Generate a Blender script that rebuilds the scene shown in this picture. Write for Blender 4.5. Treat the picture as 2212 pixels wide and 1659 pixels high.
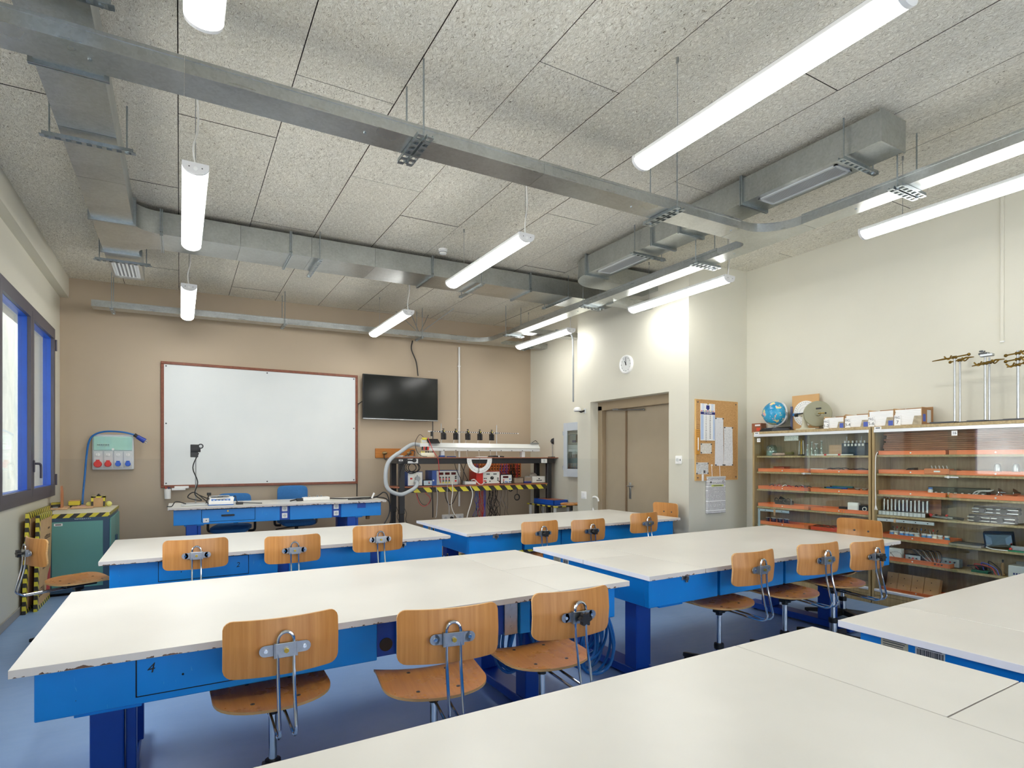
import bpy, bmesh, math, random
from mathutils import Vector, Matrix, Euler
random.seed(7)
for _o in list(bpy.data.objects): bpy.data.objects.remove(_o)
SC = bpy.context.scene
COL = SC.collection
PI = math.pi
# ---------------------------------------------------------------- camera
FPX = 1224.0; YAW = math.radians(30.4); EYE = 1.44; HORIZON = 989.6
SY, CY = math.sin(YAW), math.cos(YAW)
cd = bpy.data.cameras.new('camera'); cam = bpy.data.objects.new('camera', cd); COL.objects.link(cam)
cam.location = (0, 0, EYE); cam.rotation_euler = (PI/2, 0, -YAW)
cd.sensor_width = 36; cd.lens = 36*FPX/2212; cd.shift_y = (HORIZON-829.5)/2212; cd.clip_start = .02
SC.camera = cam
# ---------------------------------------------------------------- daylight, exposure
w = bpy.data.worlds.new('overcast_sky'); SC.world = w; w.use_nodes = True
w.node_tree.nodes['Background'].inputs[0].default_value = (.98, .985, .98, 1)
w.node_tree.nodes['Background'].inputs[1].default_value = 6.5
SC.view_settings.view_transform = 'Standard'; SC.view_settings.look = 'None'
SC.view_settings.exposure = 0.68; SC.view_settings.gamma = 1; SC.view_settings.use_curve_mapping = False
SC.cycles.max_bounces = 14; SC.cycles.diffuse_bounces = 12; SC.cycles.transparent_max_bounces = 16
SC.cycles.caustics_reflective = False; SC.cycles.caustics_refractive = False
SC.cycles.sample_clamp_indirect = 6
LAMP_POWER = 17
# ---------------------------------------------------------------- measuring the photograph: pixel -> world on a known plane
def ray(x, y):
    u = (x-1106)/FPX; v = (HORIZON-y)/FPX
    return SY+u*CY, CY-u*SY, v
def onZ(x, y, z): d = ray(x, y); t = (z-EYE)/d[2]; return Vector((t*d[0], t*d[1], z))
def onX(x, y, X): d = ray(x, y); t = X/d[0]; return Vector((X, t*d[1], EYE+t*d[2]))
def onY(x, y, Y): d = ray(x, y); t = Y/d[1]; return Vector((t*d[0], Y, EYE+t*d[2]))
def Cz(x): return 3.67+.02*(x+1.17)          # the ceiling rises 2 % towards the right wall
# ---------------------------------------------------------------- materials
def lin(c):
    o = []
    for v in c:
        v /= 255.; o.append(v/12.92 if v <= .04045 else ((v+.055)/1.055)**2.4)
    return (*o, 1)
class NT:
    def __init__(s, name):
        s.m = bpy.data.materials.new(name); s.m.use_nodes = True; s.t = s.m.node_tree; s.n = s.t.nodes
        s.b = s.n['Principled BSDF']; s.out = s.n['Material Output']
    def add(s, typ, **kw):
        n = s.n.new(typ)
        for k, v in kw.items(): setattr(n, k, v)
        return n
    def link(s, a, b): s.t.links.new(a, b)
    def co(s, kind='Object', scale=(1, 1, 1), rot=(0, 0, 0)):
        tc = s.add('ShaderNodeTexCoord'); mp = s.add('ShaderNodeMapping')
        mp.inputs['Scale'].default_value = scale; mp.inputs['Rotation'].default_value = rot
        s.link(tc.outputs[kind], mp.inputs[0]); return mp.outputs[0]
    def noise(s, vec, scale=5, detail=3, rough=.5, dist=0):
        n = s.add('ShaderNodeTexNoise'); n.inputs['Scale'].default_value = scale; n.inputs['Detail'].default_value = detail
        n.inputs['Roughness'].default_value = rough; n.inputs['Distortion'].default_value = dist
        s.link(vec, n.inputs['Vector']); return n.outputs['Fac']
    def ramp(s, fac, stops, interp='LINEAR'):
        r = s.add('ShaderNodeValToRGB'); r.color_ramp.interpolation = interp
        e = r.color_ramp.elements
        while len(e) < len(stops): e.new(.5)
        for q, (p, c) in zip(e, stops): q.position = p; q.color = c
        s.link(fac, r.inputs[0]); return r.outputs[0]
    def math(s, op, a, b=None, clamp=False):
        n = s.add('ShaderNodeMath', operation=op, use_clamp=clamp)
        for i, v in enumerate((a, b)):
            if v is None: continue
            if isinstance(v, (int, float)): n.inputs[i].default_value = v
            else: s.link(v, n.inputs[i])
        return n.outputs[0]
    def mix(s, fac, a, b):
        n = s.add('ShaderNodeMix', data_type='RGBA')
        for i, v in ((0, fac), (6, a), (7, b)):
            if isinstance(v, (int, float)): n.inputs[i].default_value = v
            elif isinstance(v, tuple): n.inputs[i].default_value = v
            else: s.link(v, n.inputs[i])
        return n.outputs[2]
    def bump(s, h, strength=.3, dist=.01):
        n = s.add('ShaderNodeBump'); n.inputs['Strength'].default_value = strength; n.inputs['Distance'].default_value = dist
        s.link(h, n.inputs['Height']); s.link(n.outputs[0], s.b.inputs['Normal'])
    def set(s, color=None, rough=None, metal=None, spec=None):
        for k, v in (('Base Color', color), ('Roughness', rough), ('Metallic', metal), ('Specular IOR Level', spec)):
            if v is None: continue
            if isinstance(v, (int, float, tuple)): s.b.inputs[k].default_value = v
            else: s.link(v, s.b.inputs[k])
        return s.m
def sc(c, k): return tuple(min(1, q*k) for q in c[:3])+(1,)
def M(name, rgb, rough=.5, metal=0., var=.06, ns=6., bump=0., bs=300., spec=.5):
    t = NT(name); c = lin(rgb); v = t.co()
    f = t.noise(v, ns, 4)
    col = t.ramp(f, [(.3, sc(c, 1-var)), (.7, sc(c, 1+var))])
    if bump: t.bump(t.noise(v, bs, 2), bump, .002)
    return t.set(col, rough, metal, spec)
def wood(name, a, b, scale=(60, 60, 6), rough=.35, rnd=.12, dist=1.2):
    t = NT(name); v = t.co(scale=scale)
    oi = t.add('ShaderNodeObjectInfo')
    ad = t.add('ShaderNodeVectorMath', operation='ADD'); t.link(v, ad.inputs[0])
    mu = t.math('MULTIPLY', oi.outputs['Random'], 40.); t.link(mu, ad.inputs[1])
    f = t.noise(ad.outputs[0], .8, 5, .6, dist)
    col = t.ramp(f, [(.28, lin(a)), (.72, lin(b))])
    hsv = t.add('ShaderNodeHueSaturation'); t.link(col, hsv.inputs['Color'])
    t.link(t.math('ADD', t.math('MULTIPLY', oi.outputs['Random'], rnd), 1-rnd/2), hsv.inputs['Value'])
    f2 = t.noise(t.co(scale=(9, 9, 9)), 1, 3)
    return t.set(hsv.outputs[0], t.ramp(f2, [(.3, (rough-.02,)*3+(1,)), (.7, (rough+.03,)*3+(1,))]))
def hazard(name, vec, period=.06, a=(222, 208, 60), b=(36, 34, 34)):
    t = NT(name); v = t.co()
    d = t.add('ShaderNodeVectorMath', operation='DOT_PRODUCT'); t.link(v, d.inputs[0]); d.inputs[1].default_value = vec
    fr = t.math('FRACT', t.math('DIVIDE', d.outputs['Value'], period))
    wear = t.noise(v, 40, 3)
    col = t.mix(t.math('GREATER_THAN', fr, .5), lin(a), lin(b))
    return t.set(t.mix(t.math('MULTIPLY', wear, .15), col, lin((120, 112, 80))), .4)
def galv(name, rgb=(188, 192, 190), rough=.36, metal=.85):
    t = NT(name); v = t.co()
    vo = t.add('ShaderNodeTexVoronoi'); vo.inputs['Scale'].default_value = 70; t.link(v, vo.inputs['Vector'])
    n2 = t.noise(v, 2.2, 5, .6, .6); n3 = t.noise(t.co(scale=(1, 1, 14)), 3, 2)
    c = lin(rgb)
    base = t.mix(t.ramp(n2, [(.35, (0, 0, 0, 1)), (.7, (1, 1, 1, 1))]), sc(c, .82), sc(c, 1.08))
    sp = t.add('ShaderNodeSeparateColor'); t.link(vo.outputs['Color'], sp.inputs[0])
    col = t.mix(t.math('MULTIPLY', sp.outputs[0], .16), base, (.85, .88, .88, 1))
    r = t.math('ADD', t.math('MULTIPLY', n3, .16), rough-.08)
    t.bump(n2, .02, .01)
    return t.set(col, r, metal)
def emis(name, rgb, strength, base=None):
    t = NT(name); t.b.inputs['Emission Color'].default_value = lin(rgb); t.b.inputs['Emission Strength'].default_value = strength
    f = t.noise(t.co(), 3, 1)
    return t.set(t.ramp(f, [(0, lin(base or rgb)), (1, sc(lin(base or rgb), .97))]), .4)
def glassmat(name, tint=(238, 246, 242), refl=.10, edge=.55, milky=0.):
    t = NT(name); t.n.remove(t.b)
    tr = t.add('ShaderNodeBsdfTransparent'); tr.inputs[0].default_value = lin(tint)
    gl = t.add('ShaderNodeBsdfGlossy'); gl.inputs['Roughness'].default_value = .02
    lw = t.add('ShaderNodeLayerWeight'); lw.inputs['Blend'].default_value = .35
    smear = t.noise(t.co(), 4, 3)
    fac = t.math('ADD', t.math('MULTIPLY', lw.outputs['Facing'], edge), t.math('MULTIPLY', smear, refl), True)
    mx = t.add('ShaderNodeMixShader'); t.link(fac, mx.inputs[0]); t.link(tr.outputs[0], mx.inputs[1]); t.link(gl.outputs[0], mx.inputs[2])
    t.link(mx.outputs[0], t.out.inputs[0]); return t.m
def papertext(name, axis_u='X', lines=70., dens=.52, ink=(70, 70, 78), paper=(236, 236, 234), wordscale=160., block=9.):
    """print in lines: rows across Z, words along the given axis"""
    t = NT(name); tc = t.add('ShaderNodeTexCoord'); sx = t.add('ShaderNodeSeparateXYZ'); t.link(tc.outputs['Object'], sx.inputs[0])
    row = t.math('MULTIPLY', sx.outputs['Z'], lines)
    fr = t.math('FRACT', row); fl = t.math('FLOOR', row)
    cb = t.add('ShaderNodeCombineXYZ'); t.link(t.math('MULTIPLY', sx.outputs[axis_u], wordscale), cb.inputs[0]); t.link(t.math('MULTIPLY', fl, 7.3), cb.inputs[1])
    n = t.add('ShaderNodeTexNoise'); n.inputs['Scale'].default_value = 1; n.inputs['Detail'].default_value = 1; t.link(cb.outputs[0], n.inputs['Vector'])
    word = t.math('GREATER_THAN', n.outputs['Fac'], 1-dens)
    band = t.math('MULTIPLY', t.math('GREATER_THAN', fr, .25), t.math('LESS_THAN', fr, .68))
    cb2 = t.add('ShaderNodeCombineXYZ'); t.link(t.math('MULTIPLY', fl, .37), cb2.inputs[0])
    n2 = t.add('ShaderNodeTexNoise'); n2.inputs['Scale'].default_value = block*.11; t.link(cb2.outputs[0], n2.inputs['Vector'])
    para = t.math('GREATER_THAN', n2.outputs['Fac'], .40)
    fac = t.math('MULTIPLY', t.math('MULTIPLY', word, band), t.math('MULTIPLY', para, .75))
    return t.set(t.mix(fac, lin(paper), lin(ink)), .75)
# ---------------------------------------------------------------- mesh builder
class MB:
    def __init__(s): s.bm = bmesh.new(); s.mats = []
    def mi(s, m):
        if m is None: return 0
        if m not in s.mats: s.mats.append(m)
        return s.mats.index(m)
    def _fin(s, verts, m):
        i = s.mi(m); fs = {f for v in verts for f in v.link_faces}
        for f in fs: f.material_index = i
        return fs
    def box(s, a, b, m=None, bev=0., seg=1, T=None):
        a = Vector(a); b = Vector(b); c = (a+b)/2; d = b-a
        mat = Matrix.Translation(c) @ Matrix.Diagonal((abs(d.x) or 1e-4, abs(d.y) or 1e-4, abs(d.z) or 1e-4, 1))
        if T is not None: mat = T @ mat
        r = bmesh.ops.create_cube(s.bm, size=1, matrix=mat); s._fin(r['verts'], m)
        if bev:
            ed = list({e for v in r['verts'] for e in v.link_edges})
            bmesh.ops.bevel(s.bm, geom=ed, offset=bev, segments=seg, profile=.5, affect='EDGES', clamp_overlap=True)
        return s
    def cyl(s, p, q, r, m=None, n=12, r2=None, caps=True):
        p = Vector(p); q = Vector(q); d = q-p
        mat = Matrix.Translation((p+q)/2) @ d.to_track_quat('Z', 'Y').to_matrix().to_4x4()
        r_ = bmesh.ops.create_cone(s.bm, cap_ends=caps, segments=n, radius1=r, radius2=r if r2 is None else r2, depth=d.length, matrix=mat)
        s._fin(r_['verts'], m); return s
    def sph(s, c, r, m=None, n=12, scl=(1, 1, 1), T=None):
        mat = Matrix.Translation(Vector(c)) @ (T or Matrix()) @ Matrix.Diagonal((*scl, 1))
        r_ = bmesh.ops.create_uvsphere(s.bm, u_segments=n, v_segments=max(6, n//2), radius=r, matrix=mat); s._fin(r_['verts'], m); return s
    def grid(s, rows, m=None, closed=False):
        i = s.mi(m); vs = [[s.bm.verts.new(p) for p in r] for r in rows]
        n = len(rows[0])
        for a in range(len(rows)-1):
            for b in range(n if closed else n-1):
                c = (b+1) % n
                try: f = s.bm.faces.new((vs[a][b], vs[a][c], vs[a+1][c], vs[a+1][b])); f.material_index = i
                except ValueError: pass
        return vs
    def face(s, pts, m=None):
        f = s.bm.faces.new([s.bm.verts.new(p) for p in pts]); f.material_index = s.mi(m); return f
    def prism(s, poly, ext, m=None):
        """poly: list of 3-D points, extruded by the vector ext"""
        i = s.mi(m); e = Vector(ext); a = [s.bm.verts.new(p) for p in poly]; b = [s.bm.verts.new(Vector(p)+e) for p in poly]
        n = len(a); fs = [s.bm.faces.new(a[::-1]), s.bm.faces.new(b)]
        for k in range(n): fs.append(s.bm.faces.new((a[k], a[(k+1) % n], b[(k+1) % n], b[k])))
        for f in fs: f.material_index = i
        return s
    def tube(s, pts, r, m=None, n=8, closed=False):
        P = [Vector(p) for p in pts]
        rr = r if isinstance(r, (list, tuple)) else [r]*len(P)
        i = s.mi(m); rings = []; prev = None; N = len(P)
        for k, p in enumerate(P):
            if closed: t = (P[(k+1) % N]-P[k-1])
            else: t = P[min(k+1, N-1)]-P[max(k-1, 0)]
            t.normalize()
            if prev is None:
                u = t.orthogonal().normalized()
            else:
                u = (prev-t*prev.dot(t))
                u = u.normalized() if u.length > 1e-6 else t.orthogonal().normalized()
            prev = u; v = t.cross(u)
            rings.append([s.bm.verts.new(p+(u*math.cos(2*PI*j/n)+v*math.sin(2*PI*j/n))*rr[k]) for j in range(n)])
        for k in range(N if closed else N-1):
            A, B = rings[k], rings[(k+1) % N]
            for j in range(n):
                f = s.bm.faces.new((A[j], A[(j+1) % n], B[(j+1) % n], B[j])); f.material_index = i
        if not closed:
            for R, o in ((rings[0], -1), (rings[-1], 1)):
                f = s.bm.faces.new(R[::o]); f.material_index = i
        return s
    def lathe(s, prof, c, m=None, n=20, axis='Z', T=None):
        """prof: [(radius, height)] around the axis through c"""
        c = Vector(c); i = s.mi(m); rings = []
        for r, h in prof:
            R = []
            for j in range(n):
                a = 2*PI*j/n; x, y = r*math.cos(a), r*math.sin(a)
                p = {'Z': Vector((x, y, h)), 'Y': Vector((x, h, y)), 'X': Vector((h, x, y))}[axis]
                if T is not None: p = T @ p
                R.append(s.bm.verts.new(c+p))
            rings.append(R)
        for A, B in zip(rings, rings[1:]):
            for j in range(n): f = s.bm.faces.new((A[j], A[(j+1) % n], B[(j+1) % n], B[j])); f.material_index = i
        for R in (rings[0], rings[-1]):
            f = s.bm.faces.new(R); f.material_index = i
        return s
    def mesh(s, name, smooth=True, ang=35):
        bm = s.bm; bmesh.ops.remove_doubles(bm, verts=bm.verts, dist=1e-6)
        bmesh.ops.recalc_face_normals(bm, faces=bm.faces)
        me = bpy.data.meshes.new(name); bm.to_mesh(me); bm.free()
        for m in s.mats: me.materials.append(m)
        if smooth:
            for p in me.polygons: p.use_smooth = True
            me.set_sharp_from_angle(angle=math.radians(ang))
        return me
    def build(s, name, parent=None, local=False, **props):
        me = s.mesh(name); return place(name, me, parent, local, **props)
def wmat(o):
    m = o.matrix_basis.copy()
    if o.parent: m = wmat(o.parent) @ o.matrix_parent_inverse @ m
    return m
def place(name, me, parent=None, local=False, **props):
    """me in world coordinates unless local (then in the parent's own frame). The origin of a world-built mesh moves to its own centre."""
    o = bpy.data.objects.new(name, me); COL.objects.link(o)
    if parent is not None: o.parent = parent
    if local: pass
    else:
        c = sum((Vector(v.co) for v in me.vertices), Vector())/max(1, len(me.vertices))
        if parent is None: c.z = min((v.co.z for v in me.vertices), default=0)
        me.transform(Matrix.Translation(-c)); o.matrix_basis = Matrix.Translation(c)
        if parent is not None: o.matrix_parent_inverse = wmat(parent).inverted()
    for k, v in props.items(): o[k] = v
    return o
def empty(name, loc, label, cat, group=None, rot=0.):
    o = bpy.data.objects.new(name, None); COL.objects.link(o); o.location = loc; o.rotation_euler = (0, 0, rot); o.empty_display_size = .05
    o['label'] = label; o['category'] = cat
    if group: o['group'] = group
    return o
def tag(o, label, cat, group=None):
    o['label'] = label; o['category'] = cat
    if group: o['group'] = group
    return o
def dup(o, parent=None, loc=None, rot=None, label=None, group=None):
    c = o.copy(); COL.objects.link(c)
    if parent is not None: c.parent = parent
    if loc is not None: c.location = loc
    if rot is not None: c.rotation_euler = (0, 0, rot)
    if label: c['label'] = label
    if group: c['group'] = group
    for ch in list(o.children):
        dup(ch, c)
    return c
def struct(mb, name, parent=None, **p):
    o = mb.build(name, parent, **p)
    if parent is None: o['kind'] = 'structure'
    return o
FONT = bpy.data.fonts.load('<builtin>') if '<builtin>' in bpy.data.fonts else None
def text(name, body, size, loc, right, up, mat, parent=None, align='CENTER', ext=.0004, squeeze=1., space=1.):
    """flat lettering as a mesh: right / up are the reading directions"""
    cu = bpy.data.curves.new(name, 'FONT'); cu.body = body; cu.size = size; cu.extrude = ext; cu.align_x = align; cu.align_y = 'CENTER'; cu.resolution_u = 2
    cu.space_line = space
    t = bpy.data.objects.new(name, cu); COL.objects.link(t)
    bpy.context.view_layer.update()
    me = bpy.data.meshes.new_from_object(t); bpy.data.objects.remove(t)
    r = Vector(right).normalized(); u = Vector(up).normalized(); n = r.cross(u)
    Mx = Matrix((r*squeeze, u, n)).transposed().to_4x4(); Mx.translation = Vector(loc)
    me.transform(Mx); me.materials.clear(); me.materials.append(mat)
    return place(name, me, parent)
def fillet(P, r, n=5):
    """round the corners of a polyline"""
    P = [Vector(p) for p in P]; out = [P[0]]
    for a, b, c in zip(P, P[1:], P[2:]):
        d1 = (a-b); d2 = (c-b); k = min(r, d1.length*.48, d2.length*.48); d1.normalize(); d2.normalize()
        p, q = b+d1*k, b+d2*k
        for i in range(n+1):
            t = i/n; out.append(p*(1-t)**2+b*2*t*(1-t)+q*t*t)
    out.append(P[-1]); return out
def smooth(P, n=6):
    """Catmull-Rom through the points"""
    P = [Vector(p) for p in P]; Q = [P[0]*2-P[1]]+P+[P[-1]*2-P[-2]]; out = []
    for i in range(1, len(Q)-2):
        a, b, c, d = Q[i-1:i+3]
        for k in range(n):
            t = k/n; out.append(.5*((2*b)+(c-a)*t+(2*a-5*b+4*c-d)*t*t+(3*b-a-3*c+d)*t**3))
    out.append(P[-1]); return out
# ---------------------------------------------------------------- palette
m_white = M('white_plastic', (238, 238, 236), .4, var=.02)
m_black = M('black_plastic', (26, 26, 28), .4, var=.1)
m_blacksteel = M('black_powder_coated_steel', (38, 38, 40), .45, var=.08, ns=20)
m_grey = M('grey_plastic', (150, 154, 156), .45)
m_lgrey = M('light_grey_plastic', (205, 208, 208), .45, var=.03)
m_dgrey = M('dark_grey_plastic', (70, 72, 76), .45)
m_chrome = M('chrome', (205, 208, 212), .12, 1., var=.04)
m_steel = M('brushed_steel', (175, 178, 180), .3, 1., var=.08, ns=40)
m_zinc = galv('zinc_plated_strut', (172, 182, 188), .3, 1.)
m_galv = galv('galvanised_sheet', (184, 188, 186), .32, .95)
m_tray = galv('galvanised_tray', (190, 193, 191), .30, .97)
m_brass = M('brass', (190, 160, 70), .35, 1.)
m_red = M('red_plastic', (205, 52, 46), .4)
m_orange = M('orange_plastic', (244, 134, 80), .4, var=.05, ns=3)
m_blue = M('blue_painted_steel', (0, 126, 212), .38, var=.07, ns=2.5)
m_dblue = M('dark_blue_painted_steel', (0, 70, 168), .4, var=.07)
m_cable_blue = M('blue_cable_sheath', (24, 104, 176), .35)
m_cable_white = M('white_cable_sheath', (228, 226, 220), .45)
m_cable_black = M('black_cable_sheath', (22, 22, 24), .45)
m_cable_red = M('red_cable_sheath', (200, 40, 50), .45)
m_cable_grey = M('grey_cable_sheath', (168, 166, 166), .45)
m_cable_violet = M('violet_blue_cable_sheath', (70, 80, 190), .45)
m_yellow = M('yellow_plastic', (226, 212, 70), .4)
m_paper = M('paper', (240, 240, 238), .8, var=.02)
m_card = M('cardboard', (196, 160, 116), .8, var=.06, ns=14)
m_ply = wood('beech_plywood', (174, 114, 54), (202, 144, 80), (70, 2.5, 2.5), .32, .16, .25)
m_plyseat = wood('beech_plywood_seat', (172, 112, 52), (194, 134, 68), (80, 2, 2), .28, .14, .15)
m_plyedge = wood('plywood_edge', (190, 140, 80), (226, 184, 124), (4, 4, 500), .5, .1)
m_board = wood('brown_laminate_board', (140, 84, 58), (170, 104, 74), (40, 3, 40), .4, .05)
m_screen = M('black_glass_screen', (24, 26, 24), .14, var=.05, spec=.3)
m_led = M('dark_red_display', (70, 10, 14), .12)
m_ink = M('black_print', (24, 24, 30), .7)
m_inkblue = M('navy_print', (40, 46, 120), .7)
m_glass = glassmat('clear_glass')
m_dark = M('dark_gap', (22, 20, 20), .9)
# ================================================================ ROOM SHELL
XL, XR, YB, YF = -1.27, 6.25, 8.82, -5.0
XB, YC, YD, XS = 5.20, 4.727, 6.90, 5.57        # door block face, its near corner, its far corner, wall beyond it
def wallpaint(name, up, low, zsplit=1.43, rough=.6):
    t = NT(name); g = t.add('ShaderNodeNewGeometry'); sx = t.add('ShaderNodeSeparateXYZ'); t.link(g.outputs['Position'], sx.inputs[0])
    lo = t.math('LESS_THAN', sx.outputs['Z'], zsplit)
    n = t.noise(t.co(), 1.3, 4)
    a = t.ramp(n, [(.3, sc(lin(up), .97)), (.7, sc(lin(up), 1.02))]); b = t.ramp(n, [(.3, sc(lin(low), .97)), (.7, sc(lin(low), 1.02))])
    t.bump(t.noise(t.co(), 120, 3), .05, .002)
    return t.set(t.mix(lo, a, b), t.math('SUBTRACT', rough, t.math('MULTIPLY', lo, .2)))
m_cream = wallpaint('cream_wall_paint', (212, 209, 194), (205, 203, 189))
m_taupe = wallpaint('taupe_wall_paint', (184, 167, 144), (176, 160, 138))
def floormat():
    t = NT('blue_grey_vinyl'); v = t.co()
    n1 = t.noise(v, 1.6, 5, .6, .5); n2 = t.noise(v, 90, 2); n3 = t.noise(t.co(scale=(3, 14, 1)), 2, 3)
    col = t.mix(t.math('MULTIPLY', n2, .35), t.ramp(n1, [(.3, lin((122, 154, 200))), (.7, lin((140, 172, 214)))]), lin((150, 176, 208)))
    sp = t.math('GREATER_THAN', t.noise(v, 60, 1), .80)
    col = t.mix(t.math('MULTIPLY', sp, .35), col, lin((170, 180, 200)))
    return t.set(col, t.math('ADD', t.math('MULTIPLY', n3, .25), .24), 0, .4)
m_floor = floormat()
mb = MB(); mb.box((XL-.3, YF-.2, -.1), (XR+.2, YB+.2, 0), m_floor); struct(mb, 'floor')
# --- back wall, right walls, block with the door niche, wall behind the photographer
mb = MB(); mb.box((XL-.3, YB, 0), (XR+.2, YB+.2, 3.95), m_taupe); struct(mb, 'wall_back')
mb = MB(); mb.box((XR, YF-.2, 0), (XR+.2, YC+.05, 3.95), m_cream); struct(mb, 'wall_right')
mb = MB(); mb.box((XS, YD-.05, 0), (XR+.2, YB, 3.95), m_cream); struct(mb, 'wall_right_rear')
FILL_WINS = [(-.75, 2.35), (2.95, 6.05)]  # invented window openings, out of view, to let in fill light from behind
mb = MB(); xs = [XL-.3]+[q for a in FILL_WINS for q in a]+[XR+.2]
mb.box((xs[0], YF-.25, 0), (xs[-1], YF, 1.005), m_cream); mb.box((xs[0], YF-.25, 2.945), (xs[-1], YF, 3.95), m_cream)
for k in range(0, len(xs), 2): mb.box((xs[k], YF-.25, 1.005), (xs[k+1], YF, 2.945), m_cream)
struct(mb, 'wall_front')
DY0, DY1, DZ = 5.045, 6.59, 2.26               # niche in the block
mb = MB()
mb.box((XB, YC, 0), (XR+.2, DY0, 3.95), m_cream)
mb.box((XB, DY1, 0), (XR+.2, YD, 3.95), m_cream)
mb.box((XB, DY0, DZ), (XR+.2, DY1, 3.95), m_cream)
mb.box((XB+.40, DY0, 0), (XR+.2, DY1, DZ), m_cream)
struct(mb, 'wall_door')
# --- left wall with two windows
WINS = [(5.97, 8.43), (2.55, 5.01), (-4.3, -1.84)]; WZ0, WZ1 = 1.005, 2.945
mb = MB(); m = m_cream
ys = [YF-.2]+[q for a in WINS[::-1] for q in a]+[13.2]  # stretch beyond the back corner is unseen, added to shade the sheeting outside
mb.box((XL-.3, ys[0], 0), (XL, ys[-1], WZ0), m); mb.box((XL-.3, ys[0], WZ1), (XL, ys[-1], 3.95), m)
for k in range(0, len(ys), 2): mb.box((XL-.3, ys[k], WZ0), (XL, ys[k+1], WZ1), m)
struct(mb, 'wall_left')
mb = MB(); mb.prism([(XL, YF, 3.42), (XL+.09, YF, 3.42), (XL+.09, YF, Cz(XL+.09)), (XL, YF, Cz(XL))], (0, YB-YF, 0), m_cream); struct(mb, 'wall_left_beam')
m_base = M('grey_skirting', (150, 146, 140), .4)
mb = MB(); mb.box((XL, YF, 0), (XL+.012, YB, .075), m_base, .003); struct(mb, 'baseboard_left')
mb = MB(); mb.box((XL, YB-.012, 0), (XS, YB, .075), m_base, .003); struct(mb, 'baseboard_back')
mb = MB(); mb.box((XR-.012, YF, 0), (XR, YC, .075), m_base, .003); struct(mb, 'baseboard_right')
m_wdark = M('violet_grey_window_frame', (74, 72, 86), .4); m_wblue = M('bright_blue_window_frame', (22, 82, 186), .35)
m_wglass = glassmat('window_glass', (250, 251, 252), .05, .35)
for k, (a, b) in enumerate(WINS):
    mb = MB()
    fr = .055
    def ring(mb, a, b, z0, z1, w, x0, x1, m):
        mb.box((x0, a, z0), (x1, b, z0+w), m); mb.box((x0, a, z1-w), (x1, b, z1), m)
        mb.box((x0, a, z0+w), (x1, a+w, z1-w), m); mb.box((x0, b-w, z0+w), (x1, b, z1-w), m)
    ring(mb, a, b, WZ0, WZ1, fr, XL-.09, XL-.004, m_wblue); ring(mb, a, b, WZ0, WZ1, fr, XL-.004, XL+.014, m_wdark)
    W = struct(mb, 'window_%d' % (k+1))
    mid = (a+b)/2
    for (p, q) in ((a+fr, mid), (mid, b-fr)):
        s = MB(); ring(s, p+.004, q-.004, WZ0+fr, WZ1-fr, .075, XL-.075, XL-.006, m_wblue); ring(s, p+.004, q-.004, WZ0+fr, WZ1-fr, .072, XL-.006, XL+.022, m_wdark)
        S = s.build('window_sash', W)
        g = MB(); g.box((XL-.048, p+.079, WZ0+fr+.075), (XL-.042, q-.079, WZ1-fr-.075), m_wglass); g.build('window_pane', S)
    h = MB(); h.box((XL+.022, mid+.02, 1.30), (XL+.034, mid+.05, 1.42), m_wdark, .004)
    h.tube(fillet([(XL+.03, mid+.035, 1.385), (XL+.075, mid+.035, 1.385), (XL+.078, mid+.05, 1.36), (XL+.078, mid+.055, 1.24)], .03), .011, m_wdark)
    h.build('window_handle', W)
    for zz in (WZ0+.12, WZ1-.25):
        h = MB(); h.cyl((XL+.02, b+.006, zz), (XL+.02, b+.006, zz+.13), .012, m_wdark); h.build('hinge', W)
for k, (a, b) in enumerate(FILL_WINS):  # added windows behind the camera, there only to brighten the room
    mb = MB(); mid = (a+b)/2
    def ringx(mb, a, b, z0, z1, w, y0, y1, m):
        mb.box((a, y0, z0), (b, y1, z0+w), m); mb.box((a, y0, z1-w), (b, y1, z1), m); mb.box((a, y0, z0+w), (a+w, y1, z1-w), m); mb.box((b-w, y0, z0+w), (b, y1, z1-w), m)
    FZ = 1.005
    ringx(mb, a, b, FZ, WZ1, fr, YF-.09, YF+.014, m_wdark); W = struct(mb, 'window_%d' % (k+4))
    for (p, q) in ((a+fr, mid), (mid, b-fr)):
        s = MB(); ringx(s, p+.004, q-.004, FZ+fr, WZ1-fr, .075, YF-.075, YF-.006, m_wblue); S = s.build('window_sash', W)
        g = MB(); g.box((p+.079, YF-.048, FZ+fr+.075), (q-.079, YF-.042, WZ1-fr-.075), m_wglass); g.build('window_pane', S)
# white sheeting hung on the scaffold outside
def sheet():
    t = NT('white_scaffold_sheeting'); t.n.remove(t.b)
    n = t.noise(t.co(scale=(1, 1, .35)), 3, 5, .65, 1.5)
    c = t.ramp(n, [(.3, lin((206, 214, 216))), (.7, lin((248, 250, 248)))])
    d = t.add('ShaderNodeBsdfDiffuse'); tr = t.add('ShaderNodeBsdfTranslucent'); t.link(c, d.inputs[0]); t.link(c, tr.inputs[0])
    mx = t.add('ShaderNodeMixShader'); mx.inputs[0].default_value = .125; t.link(d.outputs[0], mx.inputs[1]); t.link(tr.outputs[0], mx.inputs[2]); t.link(mx.outputs[0], t.out.inputs[0]); return t.m
mb = MB(); rows = []
for i in range(36):
    y = 5.2+i*.22; rows.append([(-1.82+.03*math.sin(y*1.7+z*.8)+.02*math.sin(y*5+z*2.1)+.012*random.random(), y, z) for z in [q*.35 for q in range(0, 14)]])
mb.grid(rows, sheet()); o = mb.build('scaffold_sheet'); tag(o, 'white plastic sheeting hanging outside the blue-framed windows', 'sheet')
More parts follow.
